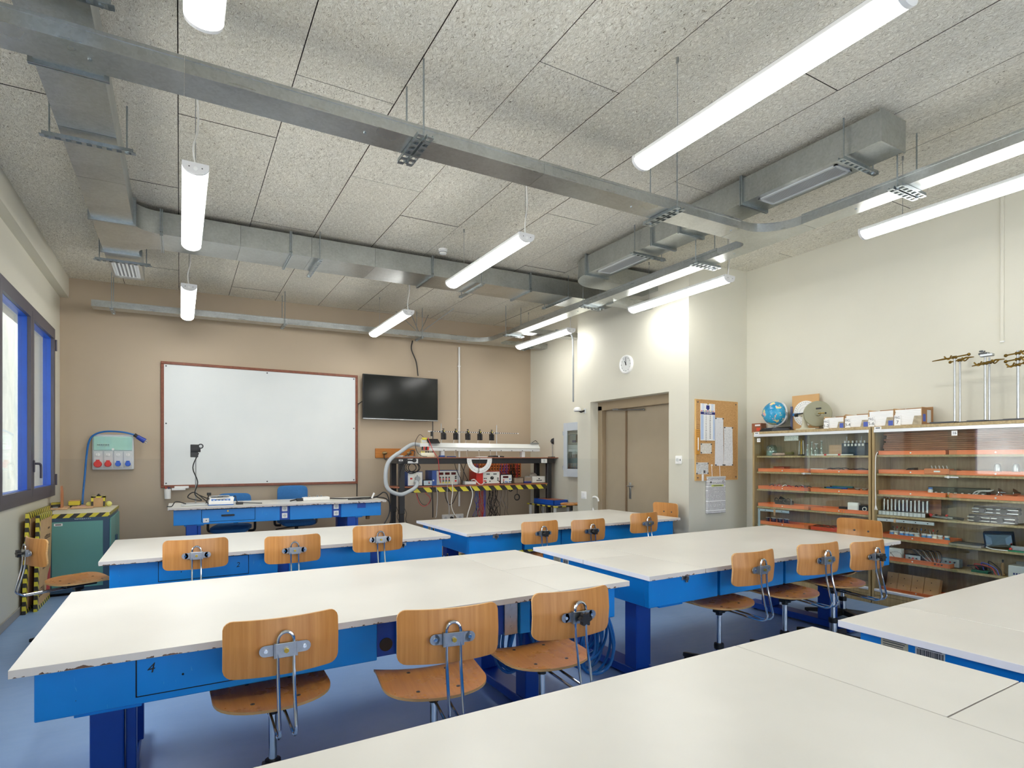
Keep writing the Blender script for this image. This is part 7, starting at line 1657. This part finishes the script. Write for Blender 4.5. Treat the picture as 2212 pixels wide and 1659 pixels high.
def f(R, c): part(R, 'folder', lambda mb: mb.box(c+Vector((-.08, -.12, 0)), c+Vector((.08, .12, .02)), M('worn_folder', (176, 164, 146), .7), .003)); part(R, 'papers', lambda mb: mb.box(c+Vector((-.084, -.11, .02)), c+Vector((.07, .10, .027)), M('dark_cover', (84, 82, 80), .5), .002))
small('paper_folder', 'thick grey folder lying flat on the fifth shelf of cabinet 16', 'folder', f, (6.04, ycab(2088, 1160, 6.0), S_[4]+.001))
yc_ = ycab(2158, 1165, 6.0); T = Matrix.Translation((6.02, yc_, S_[4]+.012)) @ Matrix.Rotation(-.35, 4, 'Y') @ Matrix.Rotation(.2, 4, 'Z')
R = empty('flood_light', (6.03, yc_, S_[4]), 'black floodlight with a reflector face on the fifth shelf of cabinet 16', 'floodlight')
mb = MB(); mb.box((0, -.10, 0), (.05, .10, .14), m_black, .006, 2, T=T); mb.build('housing', R)
mb = MB(); mb.box((-.003, -.086, .014), (.0, .086, .126), m_steel, T=T)
for s in (-1, 1): mb.prism([T @ Vector(p) for p in ((-.0035, s*.086, .014), (-.0035, s*.086, .126), (-.0035+.0, s*.045, .10), (-.0035, s*.045, .04))], T.to_3x3() @ Vector((-.001, 0, 0)), m_chrome)
mb.build('reflector', R)
mb = MB(); mb.box((-.006, -.09, .010), (-.004, .09, .130), m_pane, T=T); mb.build('front_glass', R)
mb = MB(); mb.tube(smooth([(5.985, yc_+.06, S_[4]+.008), (5.975, yc_+.08, S_[4]+.016), (5.972, yc_+.03, S_[4]+.006), (5.972, yc_-.07, S_[4]+.006)], 6), .004, m_white, 6); mb.build('lead', R)
def f(R, c): part(R, 'green_base', lambda mb: mb.box(c+Vector((-.05, -.08, 0)), c+Vector((.05, .08, .012)), M('green_sheet', (30, 130, 90), .5), .001)); part(R, 'clip', lambda mb: (mb.box(c+Vector((-.04, -.03, .012)), c+Vector((-.02, .06, .05)), m_steel, .003), mb.sph(c+Vector((-.04, .06, .02)), .012, m_red, 8)))
small('green_board', 'green board with a metal clip at the frame edge, fifth shelf of cabinet 16', 'board', f, (6.02, ycab(2203, 1180, 5.98), S_[4]+.001))
z = S_[5]+.006
yc_ = ycab(1933, 1190, 6.0); R = empty('analogue_meter', (6.0, yc_, z), 'square white analogue meter with a black needle in the tray of cabinet 16', 'meter')
mb = MB(); mb.box((5.995, yc_-.055, z), (6.06, yc_+.055, z+.115), m_white, .004); mb.build('case', R)
mb = MB(); mb.tube([(5.992, yc_-.01, z+.02), (5.992, yc_+.04, z+.075)], .0016, m_ink, 5); mb.cyl((5.988, yc_-.01, z+.02), (5.995, yc_-.01, z+.02), .007, m_ink, 10); mb.build('needle', R)
mb = MB()
for k in range(9): t = -.9+1.8*k/8; mb.box((5.9935, yc_-.012+.062*math.sin(t)-.001, z+.018+.062*math.cos(t)), (5.995, yc_-.012+.062*math.sin(t)+.001, z+.018+.062*math.cos(t)+.010), m_ink)
mb.build('scale_marks', R)
def greybox(px, w_, h, d, lb, extra=None, m_=None, x=6.0):
    y = ycab(px, 1200, x)
    def f(R, c):
        part(R, 'casing', lambda mb: mb.box(c+Vector((0, -w_, 0)), c+Vector((d, w_, h)), m_black if extra == 'b' else M('grey_blue_box_%d' % px, (134, 152, 166), .45), .003)); part(R, 'front_plate', lambda mb: mb.box(c+Vector((-.003, -w_+.002, .002)), c+Vector((0, w_-.002, h-.002)), M('grey_front_%d' % px, (176, 186, 192), .4), .001))
        part(R, 'terminals', lambda mb: [mb.cyl(c+Vector((-.012, -w_*.5+w_*.45*q, h*.6)), c+Vector((-.002, -w_*.5+w_*.45*q, h*.6)), .007, m_red if q == 1 else m_dgrey, 8) for q in range(3)])
    small('meter_box', lb, 'box', f, (x, y, z), 'grey boxes in the lowest orange tray')
greybox(1972, .066, .072, .08, 'grey box with plain front next to the analogue meter', 'b')
greybox(2027, .06, .03, .05, 'flat grey box with red terminals at the front of the tray', x=5.985)
greybox(2052, .075, .075, .06, 'blue-grey box with black and red terminals at the end of the tray', x=6.06)
random.seed(31)
R = empty('lead_bundle', (6.1, 2.45, z+.05), 'bundle of grey leads lying over the boxes in the lowest tray', 'leads')
for k in range(9):
    ya = ycab(1962+6*k, 1180, 6.1); mb = MB(); mb.tube(smooth([(6.12, ya+.05, z+.10), (6.06+.01*k, ya-.05, z+.115), (6.03, ya-.12, z+.07), (6.02, ya-.19+.01*k, z+.03)], 5), .004, m_cable_grey if k % 2 else m_dgrey, 5); mb.build('lead', R)
yc_ = ycab(2120, 1215, 6.03)
def f(R, c):
    part(R, 'board', lambda mb: mb.box(c+Vector((-.05, -.06, 0)), c+Vector((.05, .06, .02)), M('circuit_green', (26, 96, 70), .5), .002)); part(R, 'module', lambda mb: mb.box(c+Vector((-.03, -.03, .02)), c+Vector((.03, .04, .05)), m_black, .004))
    part(R, 'leads', lambda mb: [mb.tube(smooth([c+Vector((-.04, .05-.04*k, .03)), c+Vector((-.06, .08-.05*k, .055+.02*k)), c+Vector((-.05, -.05-.03*k, .06)), c+Vector((-.06, -.10-.02*k, .006))], 5), .0035, (m_black, m_cable_red, m_cable_violet, m_black)[k], 5) for k in range(4)])
small('circuit_module', 'green circuit board with black module and leads on the sixth shelf, cabinet 16', 'circuit', f, (6.04, yc_, S_[5]+.001))
def f(R, c): part(R, 'tower', lambda mb: mb.lathe([(.018, 0), (.018, .012), (.012, .02), (.014, .08), (.008, .11)], c, M('tan_wood_tower', (150, 120, 80), .6), 12)); part(R, 'plug', lambda mb: mb.cyl(c+Vector((0, 0, .11)), c+Vector((0, 0, .135)), .007, m_black, 8))
small('wooden_pillar', 'small turned wooden pillar with a black plug on the sixth shelf', 'pillar', f, (6.03, ycab(2166, 1220, 6.03), S_[5]+.001))
def f(R, c): part(R, 'case', lambda mb: mb.box(c+Vector((0, -.09, 0)), c+Vector((.12, .06, .10)), m_lgrey, .004)); part(R, 'lettering', lambda mb: [mb.box(c+Vector((-.001, -.04+.018*k, .025)), c+Vector((.0, -.028+.018*k, .04)), m_inkblue) for k in range(4)]); part(R, 'rear_case', lambda mb: mb.box(c+Vector((.125, -.08, 0)), c+Vector((.16, .05, .12)), m_grey, .004))
small('grey_case', 'pale grey case with dark lettering at the frame edge, sixth shelf', 'case', f, (6.0, ycab(2196, 1225, 5.99), S_[5]+.001))
# four wooden blocks
z = .145+.007; ys = [ycab(p, 1250, 6.05) for p in (1912, 1936.5, 1966, 1993, 2027)]
for k in range(4):
    y1_, y0_ = ys[k]-.002, ys[k+1]+.002; T = Matrix.Translation((6.05, 0, z)) @ Matrix.Rotation(.28, 4, 'Y')
    R = empty('wooden_block', (6.06, (y0_+y1_)/2, z), 'light wooden slab leaning on the cabinet floor, %s of four counted from cabinet 15' % ordn[k], 'block', 'four leaning wooden slabs')
    mb = MB(); mb.box((0, y0_, 0), (.05, y1_, .165), M('mdf_%d' % k, (196+4*k, 162+2*k, 122), .7, var=.04), .002, T=T); mb.build('slab', R)
    mb = MB()
    for zz in (.05, .12): mb.cyl(T @ Vector((-.0015, (y0_+y1_)/2+.005, zz)), T @ Vector((.002, (y0_+y1_)/2+.005, zz)), .004, m_dark, 8)
    mb.build('holes', R)
mb = MB(); y = ycab(1893, 1000, CX-.006); mb.tube(smooth([(CX-.004, y-.01, 1.50), (CX-.008, y+.006, 1.44), (CX-.008, y+.008, 1.2), (CX-.008, y+.005, .98)], 5), .0035, m_white, 5)
for k in range(3): mb.tube([(CX-.008, y+.005, .98), (CX-.008, y+.014-.012*k, .93)], .003, m_white, 5)
o = mb.build('string'); tag(o, 'white string with a frayed end hanging on the glass of cabinet 16', 'string')
# ================================================================ THINGS ON TOP OF THE CABINETS
TZ = ZT+.026
def globemat():
    t = NT('political_globe'); v = t.co()
    n = t.noise(v, 12, 5, .62); n2 = t.noise(v, 30, 3); sx = t.add('ShaderNodeSeparateXYZ'); t.link(v, sx.inputs[0])
    land = t.math('GREATER_THAN', n, .54)
    lc = t.ramp(n2, [(.35, lin((228, 178, 178))), (.45, lin((230, 220, 150))), (.55, lin((190, 214, 160))), (.65, lin((214, 196, 220)))], 'CONSTANT')
    sea = t.ramp(t.noise(v, 4, 3), [(.3, lin((14, 120, 176))), (.7, lin((60, 176, 214)))])
    ln = t.math('GREATER_THAN', t.noise(v, 60, 2), .70)
    return t.set(t.mix(t.math('MULTIPLY', ln, .6), t.mix(land, sea, lc), lin((214, 236, 244))), .25)
gx = 6.08; c = onX(1674, 893, gx); gr = .138
R = empty('globe', (gx, c.y, TZ), 'blue world globe in a grey ring on a black talking base', 'globe')
mb = MB(); mb.sph((gx, c.y, c.z), gr, globemat(), 40); mb.build('sphere', R)
d = Vector((0, -.45, .89)).normalized()
mb = MB(); P = []
for i in range(29):
    t = -.2+PI*1.15*i/28
    P.append(Vector((gx+.0, c.y+(gr+.014)*math.cos(t+.62), c.z-(gr+.014)*math.sin(t+.62)*.98)))
mb.tube(P, .010, m_lgrey, 8)
P = [Vector((gx-.02+(gr+.02)*math.sin(t)*.55, c.y-.0+(gr+.02)*math.cos(t), c.z-(gr+.02)*abs(math.sin(t))*.84)) for t in [PI*i/24 for i in range(25)]]
mb.tube(P, .011, m_grey, 8); mb.build('meridian_ring', R)
mb = MB(); mb.prism([(gx-.13, c.y+.11, TZ+.001), (gx-.13, c.y-.05, TZ+.001), (gx+.02, c.y-.19, TZ+.001), (gx+.13, c.y-.16, TZ+.001), (gx+.13, c.y+.13, TZ+.001)], (0, 0, .022), m_black)
mb.prism([(gx-.11, c.y+.10, TZ+.022), (gx-.11, c.y-.045, TZ+.022), (gx+.02, c.y-.165, TZ+.022), (gx+.12, c.y-.14, TZ+.045), (gx+.12, c.y+.12, TZ+.045)], (.0, 0, .014), m_black); mb.cyl((gx, c.y-.0, TZ+.03), (gx, c.y, c.z-gr-.01), .022, m_grey, 12, .012); mb.build('talking_base', R)
mb = MB(); rr = random.Random(2)
for i in range(5):
    for j in range(3): mb.box((gx-.105+.03*j, c.y+.075-.026*i, TZ+.036), (gx-.084+.03*j, c.y+.09-.026*i, TZ+.041), (m_dgrey, m_grey, m_navy)[rr.randrange(3)], .001)
mb.build('keys', R)
c = onX(1640, 925, 6.17); R = empty('wooden_box', (6.17, c.y, TZ), 'small wooden box standing behind the globe', 'box')
mb = MB(); mb.box((6.12, c.y-.06, TZ+.001), (6.22, c.y+.07, TZ+.115), m_board, .003); mb.build('box_body', R)
mb = MB(); mb.box((6.116, c.y-.05, TZ+.08), (6.12, c.y+.02, TZ+.10), m_paper); mb.box((6.117, c.y-.05, TZ+.02), (6.12, c.y+.0, TZ+.06), m_org2); mb.build('front_labels', R)
# board with protractor disc
px = 6.19; a, b = onX(1711, 930, px), onX(1769, 850, px)
R = empty('angle_board', (px, (a.y+b.y)/2, TZ), 'brown board with a white degree disc leaning behind the wheel', 'board')
mb = MB(); mb.box((px, b.y, TZ+.001), (px+.012, a.y, b.z), M('tan_hardboard', (206, 164, 112), .7), .001); mb.build('panel', R)
cc = onX(1740, 893, px-.002); rd = .145
mb = MB(); mb.cyl((px-.006, cc.y, cc.z), (px, cc.y, cc.z), rd, m_paper, 40); Dd = mb.build('degree_disc', R)
mb = MB()
for k in range(36): t = 2*PI*k/36; mb.tube([(px-.0065, cc.y+rd*.93*math.cos(t), cc.z+rd*.93*math.sin(t)), (px-.0065, cc.y+rd*(.84 if k % 3 else .78)*math.cos(t), cc.z+rd*(.84 if k % 3 else .78)*math.sin(t))], .0016, m_dgrey, 4)
for q in (.72, .5): mb.tube([(px-.0065, cc.y+rd*q*math.cos(t), cc.z+rd*q*math.sin(t)) for t in [2*PI*i/30 for i in range(30)]], .001, m_grey, 4, True)
mb.build('degree_marks', Dd)
mb = MB(); mb.box((px-.012, cc.y-.02, cc.z-.022), (px-.007, a.y, cc.z+.008), M('blue_band', (72, 140, 206), .5)); mb.build('blue_arm', R)
mb = MB(); mb.box((px-.014, a.y-.012, TZ+.001), (px-.002, a.y+.012, cc.z+.09), M('blue_grey_upright', (110, 116, 150), .5)); mb.build('upright', R)
# wheel generator
wx = 6.05; c = onX(1764, 894, wx)
R = empty('wheel_machine', (wx, c.y+.08, TZ), 'cream cast stand carrying a large grey wheel with a crank', 'machine')
m_cast = M('cream_enamel', (196, 192, 168), .4); m_wh = M('grey_green_wheel', (146, 144, 118), .45)
ys = onX(1738, 925, wx).y
mb = MB(); mb.box((wx-.06, c.y-.02, TZ+.001), (wx+.06, ys+.07, TZ+.018), m_cast, .004); mb.lathe([(.055, .016), (.035, .035), (.026, .08), (.022, .16), (.024, .19)], (wx, ys, TZ), m_cast, 18); mb.build('pedestal', R)
mb = MB(); mb.cyl((wx, ys+.09, c.z-.0), (wx, c.y-.06, c.z-.0), .014, m_cast, 12); mb.cyl((wx, ys+.04, c.z), (wx, ys-.05, c.z), .024, m_cast, 14); mb.build('axle', R)
mb = MB(); nrm = Vector((-.75, -.66, 0)).normalized(); 
Tn = nrm.to_track_quat('Z', 'Y').to_matrix()
mb.lathe([(.0, -.02), (.125, -.02), (.13, -.028), (.142, -.028), (.142, -.004), (.135, .004), (.03, .008), (.02, .03), (.0, .03)], (wx-.01, c.y-.02, c.z), m_wh, 40, T=Tn); mb.build('wheel', R)
p = Vector((wx-.01, c.y-.02, c.z))+nrm*.01
mb = MB(); u_ = Tn @ Vector((1, 0, 0)); v_ = Vector((0, 0, 1)); s_ = nrm.cross(v_).normalized()
mb.tube([p+v_*.055+s_*.02, p+v_*.06-s_*.03], .008, m_black, 6); mb.build('slot', R)
mb = MB(); mb.cyl((wx-.02, ys+.10, c.z+.0), (wx-.02, ys+.07, c.z), .020, m_black, 14); mb.tube([(wx-.03, ys+.08, c.z+.004), (wx-.03, ys-.03, c.z+.02)], .006, m_black, 6); mb.tube([p+nrm*.02, p+nrm*.06, p+nrm*.07-s_*.05], .006, m_brass, 6); mb.sph(p+nrm*.075-s_*.06, .010, m_black, 8); mb.build('crank', R)
# paper boxes
BX = 5.96
bxs = ((1780, 1823, 888, '1-2', .13), (1825.5, 1876, 884, '3-4', .14), (1876, 1930.5, 879, '5-6', .165), (1932, 1991, 873, '7', .165))
m_cdark = M('brown_card_inside', (160, 118, 78), .8); m_marble = M('marbled_grey_card', (170, 158, 134), .7, var=.2, ns=40); m_bluep = M('blue_paper', (76, 96, 176), .7)
for k, (p0, p1, py, num, hh) in enumerate(bxs):
    a, b = onX(p0, 925, BX).y, onX(p1, 925, BX).y; zt = onX(p0, py, BX).z if False else TZ+hh; d_ = .22
    R = empty('paper_box', (BX+.11, (a+b)/2, TZ), 'open cardboard box of white sheets marked PAG %s on the cabinet tops' % num, 'box', 'boxes of printed pages')
    mb = MB()
    lip = TZ+hh*.52
    mb.box((BX, b, TZ+.001), (BX+d_, a, TZ+.004), m_card)
    mb.box((BX, b, TZ), (BX+d_, b+.004, TZ+hh), m_card); mb.box((BX, a-.004, TZ), (BX+d_, a, TZ+hh), m_card); mb.box((BX+d_-.004, b, TZ), (BX+d_, a, TZ+hh+.01), m_cdark)
    wq = a-b
    # cut-out front: two trapezoid cheeks
    mb.prism([(BX, a, TZ), (BX, a-.26*wq, TZ), (BX, a-.20*wq, lip), (BX, a-.02*wq, lip+.012), (BX, a, lip+.012)], (-.003, 0, 0), m_card)
    mb.prism([(BX, b, TZ), (BX, b+.34*wq, TZ), (BX, b+.26*wq, lip), (BX, b+.02*wq, lip), (BX, b, lip)], (-.003, 0, 0), m_marble)
    mb.build('carton', R)
    mb = MB(); n = 9
    for q in range(n): z = TZ+.006+(hh-.02)*q/n; j = random.uniform(-.002, .002); mb.box((BX+.004+abs(j), b+.006, z), (BX+d_-.008, a-.006+j, z+(hh-.02)/n-.0007), m_paper)
    mb.build('paper_stack', R)
    mb = MB(); mb.box((BX-.0045, a-.25*wq, TZ+.002), (BX-.003, a+.0, TZ+.10), m_paper); L = mb.build('page_label', R)
    text('page_lettering', 'PAG.', .036, (BX-.005, a-.125*wq, TZ+.075), (0, -1, 0), (0, 0, 1), m_dgrey, L, squeeze=.68)
    text('page_number', num, .044, (BX-.005, a-.125*wq, TZ+.030), (0, -1, 0), (0, 0, 1), m_ink, L)
    if k < 3: mb = MB(); mb.box((BX-.0038, b+.004, TZ+.004), (BX-.003, b+.20*wq, TZ+.052), m_bluep); mb.build('blue_window', R)
    else:
        mb = MB(); mb.box((BX+.0, b-.001, TZ+.002), (BX+d_, b, TZ+hh-.004), m_cdark); mb.box((BX+.02, b-.0025, TZ+.03), (BX+.07, b-.001, TZ+.10), m_bluep); mb.box((BX+.10, b-.0025, TZ+.02), (BX+.17, b-.001, TZ+.14), m_lgrey); mb.build('printed_side', R)
# retort stands
m_bclamp = M('dull_brass_clamp', (118, 92, 36), .35, .9)
def stand(px, x, ybase, label, clamps, top, px1=None, thick=.008, basew=(.12, .07), cap=None):
    c = onX(px, 915, x); h = onX(px, top, x).z
    R = empty('retort_stand', (x, c.y, TZ), label, 'stand', 'steel stands on cabinet 16')
    mb = MB(); mb.box((x-.07, c.y-.10*ybase[1]-.02, TZ+.001), (x+.07, c.y+.10*ybase[0]+.02, TZ+.016), m_dgrey, .004); mb.build('base', R)
    mb = MB(); mb.cyl((x, c.y, TZ+.01), (x, c.y, h), thick, m_steel, 12); mb.build('rod', R)
    for (zpx, side, L) in clamps:
        z = onX(px, zpx, x).z; mb = MB()
        mb.cyl((x, c.y-.016, z), (x, c.y+.016, z), .014, m_bclamp, 10)
        mb.tube([(x-.015, c.y, z-.004), (x-.012, c.y+side*L*.45, z+.004-.010*side), (x-.012, c.y+side*L, z-.012*side)], [.006, .008, .004], m_bclamp, 6)
        mb.tube(smooth([(x-.01, c.y+side*.02, z+.02), (x-.012, c.y+side*.04, z-.014), (x-.012, c.y+side*.065, z+.004), (x-.012, c.y+side*.075, z+.018)], 4), .006, m_bclamp, 6)
        mb.tube([(x-.01, c.y, z), (x-.01, c.y-side*L*.6, z+.008*side)], .006, m_bclamp, 6); mb.sph((x-.01, c.y-side*L*.65, z+.009*side), .014, m_bclamp, 8)
        mb.build('boss_clamp', R)
    if cap:
        mb = MB(); mb.box((x-.03, c.y-.06, h-.012), (x+.02, c.y+.03, h+.012), m_steel, .004); mb.box((x-.03, c.y-.03, h+.006), (x+.02, c.y+.04, h+.024), m_black, .004); mb.box((x-.03, c.y-.0, h+.03), (x+.01, c.y+.035, h+.044), m_black, .004); mb.cyl((x, c.y+.01, h), (x, c.y+.01, h+.04), .006, m_black, 8); mb.build('cap_clamp', R)
    return R
stand(2062, 6.0, (1.5, .0), 'steel rod stand with a brass clamp on top, first from the paper boxes', ((772, 1, .17),), 770)
stand(2073.5, 6.12, (.0, 1.2), 'steel rod stand with a brass clamp on top, second from the paper boxes', ((778, -1, .11),), 774, thick=.0075)
stand(2128, 6.0, (.9, .0), 'steel rod stand topped by a black and silver clamp', ((785, 1, .09),), 768, cap=True)
stand(2137, 6.1, (.0, 1.2), 'steel rod stand right behind the one with the black clamp', ((783, -1, .11),), 772, thick=.0075)
stand(2199, 6.03, (.6, .4), 'tallest steel rod stand with three brass clamps, by the frame edge', ((763, -1, .12), (776, -1, .12), (788, 1, .07)), 757, thick=.010)
